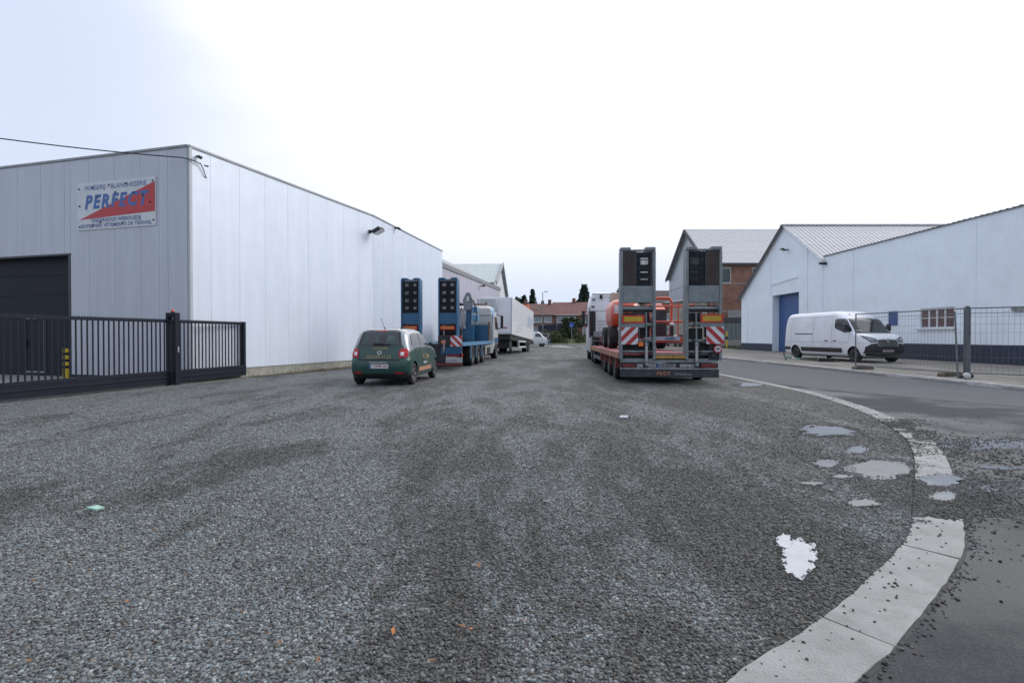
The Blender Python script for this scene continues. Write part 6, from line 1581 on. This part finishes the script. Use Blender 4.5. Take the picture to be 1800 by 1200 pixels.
# person walking, skin-modifier body
def person():
    root = empty("person", (4.82, 65.6, 0), R(75), "person in dark jacket and jeans walking past the small white truck", "person")
    J = {'pel': (0, 0, .95, .13), 'wai': (0, .01, 1.12, .12), 'che': (0, .02, 1.32, .155), 'nk': (0, .03, 1.48, .06), 'hd0': (0, .05, 1.58, .085), 'hd1': (0, .06, 1.70, .09),
         'hl': (-.09, 0, .90, .09), 'kl': (-.10, .18, .50, .062), 'al': (-.10, .10, .10, .045), 'tl': (-.10, .24, .04, .04),
         'hr': (.09, 0, .90, .09), 'kr': (.10, -.04, .48, .062), 'ar': (.10, -.32, .12, .045), 'tr': (.10, -.22, .03, .04),
         'sl': (-.19, .02, 1.40, .065), 'el': (-.24, -.10, 1.14, .045), 'wl': (-.25, .02, .90, .033), 'ml': (-.25, .06, .83, .034),
         'sr': (.19, .02, 1.40, .065), 'er': (.24, .10, 1.14, .045), 'wr': (.25, .28, .98, .033), 'mr': (.25, .34, .94, .034)}
    E = [('pel', 'wai'), ('wai', 'che'), ('che', 'nk'), ('nk', 'hd0'), ('hd0', 'hd1'), ('pel', 'hl'), ('hl', 'kl'), ('kl', 'al'), ('al', 'tl'), ('pel', 'hr'), ('hr', 'kr'), ('kr', 'ar'), ('ar', 'tr'),
         ('che', 'sl'), ('sl', 'el'), ('el', 'wl'), ('wl', 'ml'), ('che', 'sr'), ('sr', 'er'), ('er', 'wr'), ('wr', 'mr')]
    ks = list(J)
    me = bpy.data.meshes.new("body"); me.from_pydata([J[k][:3] for k in ks], [(ks.index(a), ks.index(b)) for a, b in E], [])
    o = link("body", me, root); md = o.modifiers.new("s", 'SKIN')
    for i, k in enumerate(ks): me.skin_vertices[0].data[i].radius = (J[k][3], J[k][3])
    me.skin_vertices[0].data[0].use_root = True
    o.modifiers.new("u", 'SUBSURF').levels = 1; o.modifiers["u"].render_levels = 1
    dg = bpy.context.evaluated_depsgraph_get(); m2 = bpy.data.meshes.new_from_object(o.evaluated_get(dg)); o.modifiers.clear(); o.data = m2
    for mt in (M("skin", (.42, .26, .19), .6, var=.05), M("dark_jacket", (.02, .021, .026), .8, var=.2), M("jeans", (.10, .17, .27), .85, var=.15), M("shoes", (.03, .03, .03), .7, var=.1), M("grey_shirt", (.4, .42, .44), .8, var=.1)): m2.materials.append(mt)
    for p in m2.polygons:
        c = p.center
        p.material_index = 3 if c.z < .10 else (2 if c.z < .98 and abs(c.x) < .2 else (1 if c.z < 1.50 and not (c.z < .98) else 0))
        if abs(c.x) > .2 and .93 < c.z: p.material_index = 1
        if 1.0 < c.z < 1.42 and abs(c.x) < .05 and c.y > .08: p.material_index = 4
        p.use_smooth = True
    MB().sphere((0, .035, 1.71), .105, (.95, 1.05, .95), 12).build("hair", M("dark_hair", (.03, .022, .018), .7, var=.2), root, smooth=70)
    MB().sphere((0, .16, 1.65), .02, (.8, 1, 1.2), 8).build("nose", MATS["skin"], root, smooth=70)
person()

sl_ = empty("street_lamp", (5.7, 95, .8), 0, "tall thin grey street lamp rising in front of the brick terrace", "street lamp")
MB().cyl((0, 0, 0), (0, 0, 8.7), .10, 10, .06).build("pole", MT_GALV, sl_, smooth=50)
MB().bar((0, 0, 8.65), (.5, -.1, 8.8), .06).box(.3, .95, -.2, .02, 8.74, 8.86).build("lamp_head", MT_GALV, sl_)
MB().box(.0, .12, -.06, .06, 0, .9).build("service_door", MT_DARK, sl_)
lp2 = empty("thin_pole", (8.4, 96, .8), 0, "thin short pole standing on the verge right of the street lamp", "pole")
MB().cyl((0, 0, 0), (0, 0, 4.2), .05, 8).build("pole", MT_GALV, lp2); MB().cyl((0, 0, 4.2), (0, 0, 4.3), .08, 8).build("cap", MT_GALV, lp2)
ts = empty("traffic_sign", (9.5, 75.5 + 6, .1), 0, "round blue keep-side traffic sign on a grey post left of the tractor cab", "traffic sign")
MB().cyl((0, 0.03, 0), (0, 0.03, 3.6), .05, 8).build("post", MT_GALV, ts)
MB().cyl((0, 0, 3.05), (0, -.02, 3.05), .40, 24).build("disc", M("traffic_blue", (.03, .10, .42), .4, var=.05), ts)
MB().bar((.14, -.03, 3.2), (-.12, -.03, 2.92), .09, .01).prism([(-.22, 2.82), (-.20, 3.06), (.0, 2.88)], 'xz', -.035, -.025).build("arrow", MT_WHREF, ts)
rb = empty("road_barrier", (4.4, 82.5, .2), 0, "low grey and white road barrier boards beyond the small white truck", "barrier")
for z in (.75, 1.25): MB().box(-.1, 1.4, -.03, .03, z, z + .28).build("board", M("barrier_grey", (.07, .085, .09), .6, var=.2), rb)
MB().box(-.15, -.08, -.02, .04, 0, 1.7).box(1.42, 1.49, -.02, .04, 0, 1.7).box(-.15, 1.5, -.05, .0, 1.56, 1.64).box(-.15, 1.5, -.05, .0, 1.06, 1.14).build("frame", MT_WHREF, rb)
ct = empty("curtain_trailer", (5.3, 100, 1.0), R(4), "dark navy covered trailer parked behind the verge before the terrace", "trailer")
MB().prism([(0, .7), (0, 2.35), (.1, 2.45), (3.5, 2.75), (5.4, 2.85), (5.5, 2.7), (5.5, .7)], 'xz', 0, 2.2).build("cover", M("navy_tarpaulin", (.02, .024, .042), .7, var=.25, vs_=1.5), ct, bevel=.05)
MB().box(.2, 5.3, .3, 1.9, .45, .69).build("frame", MT_DARK, ct)
for x in (3.6, 4.5):
    for y in (.05, 2.15): MB().lathe([(-.12, .2), (-.12, .36), (.12, .36), (.12, .2)], (x, y, .36), 'y', 16).build("wheel", MT_RUBBER, ct)
yb = empty("bollard", (22.9, 54.6, 0.0), 0, "thin yellow bollard in front of the brick factory panels", "bollard")
MB().cyl((0, 0, 0), (0, 0, 1.9), .09, 10).build("post", MT_YEL, yb); MB().cyl((0, 0, 1.0), (0, 0, 1.3), .095, 10).build("band", MT_GATE, yb)
gs = sheet("grass_strip", [(19, 52.5), (40, 52.5), (40, 55.9), (19, 55.9)], .13, MT_GRASS); tag(gs, kind='structure')

# ================================================================== TREES AND BUSHES
def leaf_mat(name, col):
    m = bpy.data.materials.new(name); m.use_nodes = True; n = m.node_tree; b = n.nodes['Principled BSDF']
    g = node(n, "ShaderNodeNewGeometry"); nn = node(n, "ShaderNodeTexNoise"); nn.inputs['Scale'].default_value = 1.1; nn.inputs['Detail'].default_value = 5
    n.links.new(g.outputs['Position'], nn.inputs[0])
    at = node(n, "ShaderNodeNewGeometry")
    c = Vector(col); rp = node(n, "ShaderNodeValToRGB")
    rp.color_ramp.elements[0].position = .3; rp.color_ramp.elements[1].position = .72
    rp.color_ramp.elements[0].color = (*(c * .55), 1); rp.color_ramp.elements[1].color = (*(c * 1.5), 1)
    n.links.new(nn.outputs[0], rp.inputs[0]); n.links.new(rp.outputs[0], b.inputs['Base Color']); b.inputs['Roughness'].default_value = .7
    b.inputs['Specular IOR Level'].default_value = .25
    return m
LM_D = leaf_mat("dark_conifer_leaf", (.020, .038, .026)); LM_M = leaf_mat("mid_leaf", (.045, .070, .028)); LM_Y = leaf_mat("yellow_green_leaf", (.085, .095, .045))
MT_BARK = M("bark", (.07, .055, .04), .9, var=.3, vs_=4)
def leaves(pts_, size, name, mat, parent):
    n = len(pts_); a = rng.normal(size=(n, 3)); a /= np.linalg.norm(a, axis=1)[:, None]
    b = rng.normal(size=(n, 3)); b -= (b * a).sum(1)[:, None] * a; b /= np.linalg.norm(b, axis=1)[:, None]
    s1 = size * rng.uniform(.6, 1.3, (n, 1)); s2 = s1 * .55
    V = np.stack([pts_ - a * s1, pts_ + b * s2, pts_ + a * s1, pts_ - b * s2], 1).reshape(-1, 3)
    me = bpy.data.meshes.new(name); me.from_pydata(V.tolist(), [], (np.arange(n * 4).reshape(n, 4)).tolist()); me.materials.append(mat)
    return link(name, me, parent)
def tree(x, y, z, h, r, kind, label, n=2600, name="tree", mat=None, group=None, cat="tree"):
    e = empty(name, (x, y, z), random.uniform(0, 6), label, cat, group)
    if kind == 'conifer':
        MB().cyl((0, 0, 0), (0, 0, h * .97), r * .10, 8, .03).build("trunk", MT_BARK, e)
        t = rng.uniform(.06, 1, n) ** .85; ang = rng.uniform(0, 2 * np.pi, n)
        lay = .80 + .20 * np.sin(t * 46 + ang * 1.0); rad = r * (1 - t) ** .9 * lay * np.sqrt(rng.uniform(.15, 1, n))
        P = np.stack([np.cos(ang) * rad, np.sin(ang) * rad, t * h], 1) + rng.normal(0, .05 * r, (n, 3))
    else:
        tb_ = MB().cyl((0, 0, 0), (0, 0, h * .5), r * .10, 8, r * .06)
        for i in range(6):
            a = i * 1.05; tb_.cyl((0, 0, h * .35), (math.cos(a) * r * .6, math.sin(a) * r * .6, h * (.6 + .2 * random.random())), r * .045, 6, .03)
        tb_.build("trunk", MT_BARK, e)
        k = 26; cen = rng.normal(size=(k, 3)); cen /= np.linalg.norm(cen, axis=1)[:, None]; cen *= rng.uniform(.35, .95, (k, 1)) * np.array([r, r, h * .36]); cen[:, 2] += h * .60
        if kind == 'bush': cen[:, 2] = np.abs(rng.normal(0, .45, k)) * h; 
        idx = rng.integers(0, k, n); rr = r * rng.uniform(.16, .36, k)
        dv = rng.normal(size=(n, 3)); dv /= np.linalg.norm(dv, axis=1)[:, None]
        P = cen[idx] + dv * (rr[idx] * rng.uniform(.5, 1, n))[:, None]
        P[:, 2] = np.maximum(P[:, 2], .02)
    leaves(P, max(.12, r * .085), "crown", mat or (LM_D if kind == 'conifer' else LM_M), e)
    return e
tree(0.8, 132, 1, 11.6, 4.2, 'round', "dark round tree behind the orange-roofed house", mat=LM_D)
tree(3.1, 133, 1, 10.6, 4.4, 'conifer', "short dark conifer just left of the pointed one")
tree(5.4, 134, 1, 12.4, 3.6, 'conifer', "tall pointed dark conifer behind the terrace roofs")
tree(8.0, 134, 1, 9.4, 3.0, 'conifer', "small dark conifer right of the pointed one, behind the chimney")
tree(18.0, 128, 1, 12.8, 5.2, 'conifer', "large dark conifer beside the white tractor cab", n=3600)
tree(20.5, 124, 1, 12.2, 4.6, 'round', "broad dark tree above the terrace next to the white cab", n=3600, mat=LM_D)
tree(16.0, 126, 1, 10.2, 3.0, 'round', "pale green tree showing low beside the big conifer", mat=LM_Y)
tree(25.5, 118, 1, 12.6, 4.6, 'round', "olive green tree above the white cab roof", mat=LM_M, n=3600)
tree(28.0, 112, 1, 12.2, 3.4, 'conifer', "dark narrow tree just left of the nearer grey ramp")
tree(10.4, 93, .9, 4.6, 2.5, 'bush', "large round bush on the verge before the terrace", name="bush", cat="bush", n=4500)
tree(6.9, 84, .3, 2.3, 2.0, 'bush', "olive bush at the road edge right of the street lamp", name="bush", cat="bush", mat=LM_Y, n=2500)
tree(11.2, 85, .3, 1.5, 1.5, 'bush', "low green bush left of the blue traffic sign", name="bush", cat="bush", mat=LM_Y, n=1500)
# verge grass, weeds at wall feet
def tufts(name, xs0, xs1, ys0, ys1, n, h, z, mat, fn=None, label=None):
    V = []; F = []
    for i in range(n):
        x = random.uniform(xs0, xs1); y = random.uniform(ys0, ys1)
        if fn: x, y = fn(random.random(), random.gauss(0, 1))
        zz = z(x, y) if callable(z) else z
        for k in range(4):
            a = random.uniform(0, 6.28); l = h * random.uniform(.4, 1.2); w = l * .09
            px, py = x + random.gauss(0, h * .2), y + random.gauss(0, h * .2); dx, dy = math.cos(a) * l * .45, math.sin(a) * l * .45
            b0 = len(V); V += [(px - dy / l * w, py + dx / l * w, zz), (px + dy / l * w, py - dx / l * w, zz), (px + dx, py + dy, zz + l)]; F.append((b0, b0 + 1, b0 + 2))
    me = bpy.data.meshes.new(name); me.from_pydata(V, [], F); me.materials.append(mat)
    o = link(name, me); tag(o, label, None, None, 'stuff'); return o
GR = leaf_mat("grass_blade", (.075, .095, .035)); GB = leaf_mat("dry_weed", (.15, .085, .04)); GY = leaf_mat("moss", (.16, .15, .05))
def vz(x, y):
    t = [(80.8, .1), (84, .35), (90, .75), (97, 1.0), (106, 1.1)]
    for (a, p), (b, q) in zip(t, t[1:]):
        if y <= b: return p + (q - p) * (y - a) / (b - a) - .1
    return 1.0
tufts("verge_grass", -12, 34, 81, 105, 6000, .55, vz, GR)
tufts("wall_grass", 0, 0, 0, 0, 700, .3, .12, GR, fn=lambda t, g: (20 + 14 * t, 55.4 + g * .25))
w0 = Vector((-9.41, 14.94)) + Vector((dA[1], -dA[0])) * .12
tufts("dry_weeds", 0, 0, 0, 0, 420, .10, 0, GB, fn=lambda t, g: ((w0.x + dA[0] * (3.0 + 6 * t ** .6)) + abs(g) * .10, (w0.y + dA[1] * (3.0 + 6 * t ** .6)) - abs(g) * .05))
tufts("moss_tufts", 0, 0, 0, 0, 260, .06, 0, GY, fn=lambda t, g: ((w0.x + dA[0] * (1.8 + 4 * t)) + abs(g) * .12, (w0.y + dA[1] * (1.8 + 4 * t)) - abs(g) * .05))
gd = unit((1.5, 6.43))
tufts("gate_weeds", 0, 0, 0, 0, 160, .05, 0, GR, fn=lambda t, g: (-10.17 + gd[0] * (1 + 5 * t) + .12 + abs(g) * .04, 10.17 + gd[1] * (1 + 5 * t)))
# soil strip at the wall foot
so = MB().prism([(w0.x - .1, w0.y), (w0.x + .32, w0.y - .1), (-6.0, 23.0), (-6.4, 23.3)], 'xy', 0, .006).build("soil_strip", M("soil", (.075, .065, .055), .95, var=.35, vs_=3, bump=.6, dirt=(.14, .13, .11), dirt_amt=.6)); tag(so, kind='structure')
gs2 = MB().prism([(-10.10, 9.0), (-9.95, 9.0), (-8.35, 16.4), (-8.55, 16.6)], 'xy', 0, .012).build("gate_sill", M("gate_sill_concrete", (.14, .135, .125), .9, var=.2, vs_=5)); tag(gs2, kind='structure')

# ================================================================== LEAVES AND LITTER
MT_LEAF = M("orange_leaf", (.42, .16, .04), .7, var=.25, vs_=60); MT_LEAFB = M("brown_leaf", (.26, .12, .05), .7, var=.25, vs_=60)
def gpt(px, py): Y = 1197.0 / (py - 591); return ((px - 900) / 900 * Y, Y)
lf = [(75, 1097, 1.3), (45, 1172, 1.1), (155, 1008, .8), (55, 1028, .9), (110, 957, .8), (220, 1065, .9), (422, 1083, 1), (470, 1122, .9), (490, 1138, 1.2), (690, 1119, 1.5), (812, 1111, 1.5), (828, 1114, .9), (758, 1172, 1.4), (557, 1169, 1.1), (842, 1000, 1.2), (660, 1030, .8), (268, 935, .9), (728, 925, .8), (1060, 940, .8), (1180, 1020, 1.0), (1475, 926, .8)]
lm = []
for v in range(3):
    m = MB(); L = .016; pts3 = []
    m.add([(-L, 0, .002), (-.2 * L, -.5 * L, .004 + .003 * v), (L * .9, -.1 * L, .011), (.0, .42 * L, .010 - .002 * v), (0, 0, .004)], [(0, 1, 4), (1, 2, 4), (2, 3, 4), (3, 0, 4)]); lm.append(m.mesh("fallen_leaf", MT_LEAF if v != 1 else MT_LEAFB, recalc=False))
for i, (px, py, s_) in enumerate(lf):
    x, y = gpt(px, py); o = link("fallen_leaf", lm[i % 3], None, (x, y, .013), (0, 0, random.uniform(0, 6.28))); o.scale = (s_, s_, s_)
    tag(o, "small curled orange-brown leaf lying on the gravel", "leaf", "fallen leaves on the gravel")
x, y = gpt(165, 897); cp = MB().prism([(-.055, -.02), (.03, -.03), (.06, .015), (-.01, .03)], 'xy', .006, .020).build("litter_scrap", M("mint_paper", (.32, .52, .42), .6, var=.15, vs_=30), loc=(x, y, 0.006), rot=(R(6), R(8), 0)); tag(cp, "pale mint green scrap of litter on the gravel at left", "litter")
x, y = gpt(1096, 735); cp = MB().prism([(-.07, -.05), (.06, -.06), (.08, .05), (-.04, .06)], 'xy', .004, .03).build("litter_scrap", M("white_paper", (.62, .62, .64), .6, var=.1), loc=(x, y, 0.006)); tag(cp, "small white scrap of paper on the gravel before the low loader", "litter")

# ================================================================== LOOSE STONES
# vertices carry position, size and tint; a node group sets one of six stones on each
def in_puddle(x, y, f=.86):
    m = np.zeros(len(x), bool)
    for (cx, cy, rx, ry, k_) in PUDDLES:
        v = (y - cy); u = (x - cx - v * k_) / (rx * f); v = v / (ry * f)
        m |= (u * u + v * v) < 1
    return m
KI = np.array([(p.x, p.y) for p in KERB_IN]); KO = np.array([(p.x, p.y) for p in KERB_OUT])
def prho(x, y):
    r = np.full(len(x), 9.0)
    for (cx, cy, rx, ry, k_) in PUDDLES:
        v = (y - cy); u = (x - cx - v * k_) / rx; v = v / ry
        a = np.arctan2(v, u); wob = 1 + .12 * np.sin(a * 3 + cx * 9) + .08 * np.sin(a * 7 + cy * 5)
        r = np.minimum(r, np.sqrt(u * u + v * v) / wob)
    return r
def xin(y, K):  # x of the kerb line at depth y
    return np.interp(y, K[:, 1], K[:, 0])
def ynoise(x, y, s_, seed):
    out = np.zeros(len(x)); 
    for o_, a in ((1, 1), (2.1, .5), (4.3, .25)):
        gx, gy = x * s_ * o_ + seed, y * s_ * o_ + seed * 1.7
        out += a * np.sin(gx * 1.3 + 1.7 * np.sin(gy * .9)) * np.cos(gy * 1.1 + 1.3 * np.sin(gx * .7 + seed))
    return out
def scatter(y0, y1, dens, half=1.04):
    ys = np.linspace(y0, y1, 60); w = 2 * half * ys; n = int(half * (y1 ** 2 - y0 ** 2) * dens)
    y = np.sqrt(rng.uniform(y0 ** 2, y1 ** 2, n)); x = rng.uniform(-1, 1, n) * half * y
    return x, y
PX, PY, PS = [], [], []
for (y0, y1, dens, s_) in ((1.75, 2.8, 7600, .0072), (2.8, 4.0, 7600, .0074), (4.0, 5.5, 4300, .0080), (5.5, 7.5, 2000, .0088), (7.5, 13.5, 720, .0098)):
    x, y = scatter(y0, y1, dens); m_ = rng.uniform(0, 1, len(x)) < np.minimum(1, 7800 * np.exp(-(np.maximum(y, 2.8) - 2.8) / 1.95) / dens); x, y = x[m_], y[m_]
    ki = xin(y, KI)
    rho = prho(x, y); keep = (x < ki + rng.normal(0, .012, len(x))) & (rng.uniform(0, 1, len(x)) < np.clip((rho - .72) / .42, 0, 1) ** 1.4)
    pat = ynoise(x * .8 + y * .5, y * .8 - x * .5, 1.3, 3.3)
    keep &= rng.uniform(0, 1, len(x)) < np.clip(.85 + .3 * pat, .55, 1)
    x, y = x[keep], y[keep]
    PX.append(x); PY.append(y); PS.append(s_ * rng.lognormal(0, .25, len(x)))
nlot = sum(len(a) for a in PX)
# spill over the kerb and onto the asphalt
def spill(n, fx, fy, s_):
    x, y = fx(n), fy(n); PX.append(x); PY.append(y); PS.append(s_ * rng.lognormal(0, .3, len(x)))
yy_ = 4.22 + rng.uniform(-.52, .52, 7500) + rng.normal(0, .05, 7500); xx_ = xin(yy_, KI) - .06 + np.abs(rng.normal(0, .36, len(yy_))); ok = ynoise(xx_, yy_, 5.0, 2.2) > -.75; ok &= ~in_puddle(xx_, yy_, .8)
PX.append(xx_[ok]); PY.append(yy_[ok]); PS.append(.0085 * rng.lognormal(0, .28, ok.sum()))
yy_ = rng.uniform(5.6, 8.2, 6500); xx_ = xin(yy_, KI) + rng.normal(.12, .22, len(yy_)); ok = ((yy_ > 6.5) & (yy_ < 7.9)) | (rng.uniform(0, 1, len(yy_)) < .25) | (xx_ > xin(yy_, KI) + .33); ok &= xx_ > xin(yy_, KI) - .02; ok &= ynoise(xx_, yy_, 4.0, 1.1) > -.35
PX.append(xx_[ok]); PY.append(yy_[ok]); PS.append(.009 * rng.lognormal(0, .28, ok.sum()))
yy_ = rng.uniform(2.2, 9, 15000); off = rng.exponential(.9, len(yy_)); xx_ = xin(yy_, KO) + off
ok = (rng.uniform(0, 1, len(yy_)) < np.exp(-((yy_ - 5.1) / 1.25) ** 2) * np.clip(.45 + .6 * ynoise(xx_, yy_, 2.6, 4.0), .03, 1) + .012) & (off < 4)
PX.append(xx_[ok]); PY.append(yy_[ok]); PS.append(.0085 * rng.lognormal(0, .35, ok.sum()))
yy_ = rng.uniform(1.9, 13, 500); xx_ = xin(yy_, KI) + rng.uniform(0, .29, len(yy_))
PX.append(xx_); PY.append(yy_); PS.append(.0065 * rng.lognormal(0, .3, len(yy_)))
yy_ = rng.uniform(1.9, 5, 420); xx_ = xin(yy_, KO) + np.abs(rng.normal(0, .05, len(yy_)))
PX.append(xx_); PY.append(yy_); PS.append(.007 * rng.lognormal(0, .3, len(yy_)))
# fringe of stones standing in and around every puddle
for (cx, cy, rx, ry, k_) in PUDDLES + [(6.3, 6.2, 1.1, .36, .98), (4.8, 4.2, .62, .42, 1.05), (5.3, 5.0, .5, .2, 1.0)]:
    if cy > 9: continue
    film = rx * ry > .15; n_ = int(rx * ry * (5200 if cy > 3.9 else 3000)) + 60
    a = rng.uniform(0, 6.283, n_); r_ = 1.02 + rng.normal(0, .13 if not film else .32, n_); r_ = np.where(r_ < .62, 1.05, r_)
    v = np.sin(a) * r_ * ry; fx = cx + np.cos(a) * r_ * rx + v * k_; fy = cy + v; ok = prho(fx, fy) > .80 + rng.normal(0, .06, n_)
    PX.append(fx[ok]); PY.append(fy[ok]); PS.append(.0072 * rng.lognormal(0, .3, ok.sum()))
X = np.concatenate(PX); Y = np.concatenate(PY); S = np.concatenate(PS)
Z = rng.uniform(-.002, .004, len(X))
on_slab = (X > xin(Y, KI)) & (X < xin(Y, KO)); Z[on_slab] += .012; Z[X >= xin(Y, KO)] += .004
print("stones", len(X))
me = bpy.data.meshes.new("loose_gravel"); me.vertices.add(len(X))
me.vertices.foreach_set('co', np.stack([X, Y, Z], 1).astype(np.float32).ravel())
wt = me.attributes.new('wet', 'FLOAT', 'POINT'); wt.data.foreach_set('value', np.where((X > xin(Y, KO)) | (np.arange(len(X)) >= nlot), rng.uniform(.55, 1.0, len(X)), np.where(in_puddle(X, Y, 1.35), .8, 0)).astype(np.float32))
at = me.attributes.new('sz', 'FLOAT', 'POINT'); at.data.foreach_set('value', S.astype(np.float32))
go = link("loose_gravel", me); tag(go, kind='stuff')
MT_STONE = mat_stone()
gt = bpy.data.node_groups.new("set_stones", 'GeometryNodeTree')
gt.interface.new_socket("Geometry", in_out='INPUT', socket_type='NodeSocketGeometry'); gt.interface.new_socket("Geometry", in_out='OUTPUT', socket_type='NodeSocketGeometry')
N = gt.nodes; Lk = gt.links.new
gi = N.new("NodeGroupInput"); go_ = N.new("NodeGroupOutput")
jn = N.new("GeometryNodeGeometryToInstance")
for k in range(6):
    ic = N.new("GeometryNodeMeshIcoSphere"); ic.inputs['Subdivisions'].default_value = 2
    nzn = N.new("ShaderNodeTexNoise"); nzn.noise_dimensions = '4D'; nzn.inputs['W'].default_value = k * 3.7; nzn.inputs['Scale'].default_value = .9; nzn.inputs['Detail'].default_value = 1
    sub = N.new("ShaderNodeVectorMath"); sub.operation = 'SUBTRACT'; sub.inputs[1].default_value = (.5, .5, .5); Lk(nzn.outputs['Color'], sub.inputs[0])
    sc_ = N.new("ShaderNodeVectorMath"); sc_.operation = 'SCALE'; sc_.inputs['Scale'].default_value = 1.3; Lk(sub.outputs[0], sc_.inputs[0])
    sp = N.new("GeometryNodeSetPosition"); Lk(ic.outputs[0], sp.inputs[0]); Lk(sc_.outputs[0], sp.inputs['Offset'])
    tf = N.new("GeometryNodeTransform"); tf.inputs['Scale'].default_value = (1.0, .72 + .05 * (k % 3), .50 + .05 * (k % 4)); Lk(sp.outputs[0], tf.inputs[0])
    sm = N.new("GeometryNodeSetMaterial"); sm.inputs['Material'].default_value = MT_STONE; Lk(tf.outputs[0], sm.inputs[0])
    Lk(sm.outputs[0], jn.inputs[0])
ip = N.new("GeometryNodeInstanceOnPoints"); Lk(gi.outputs[0], ip.inputs['Points']); Lk(jn.outputs[0], ip.inputs['Instance']); ip.inputs['Pick Instance'].default_value = True
rv = N.new("FunctionNodeRandomValue"); rv.data_type = 'FLOAT_VECTOR'; rv.inputs[0].default_value = (-.45, -.45, 0); rv.inputs[1].default_value = (.45, .45, 6.283); Lk(rv.outputs[0], ip.inputs['Rotation'])
ri = N.new("FunctionNodeRandomValue"); ri.data_type = 'INT'; ri.inputs[4].default_value = 0; ri.inputs[5].default_value = 5; Lk(ri.outputs[2], ip.inputs['Instance Index'])
na = N.new("GeometryNodeInputNamedAttribute"); na.data_type = 'FLOAT'; na.inputs[0].default_value = 'sz'; Lk(na.outputs[0], ip.inputs['Scale'])
sn = N.new("GeometryNodeStoreNamedAttribute"); sn.data_type = 'FLOAT'; sn.domain = 'INSTANCE'; sn.inputs['Name'].default_value = 'tint'
rt = N.new("FunctionNodeRandomValue"); rt.data_type = 'FLOAT'; rt.inputs['Seed'].default_value = 5
Lk(ip.outputs[0], sn.inputs[0]); Lk(rt.outputs[1], sn.inputs['Value']); Lk(sn.outputs[0], go_.inputs[0])
md = go.modifiers.new("stones", 'NODES'); md.node_group = gt

scn.render.film_transparent = False
try:
    scn.cycles.max_bounces = 6; scn.cycles.diffuse_bounces = 3; scn.cycles.glossy_bounces = 3; scn.cycles.transmission_bounces = 2
except Exception: pass
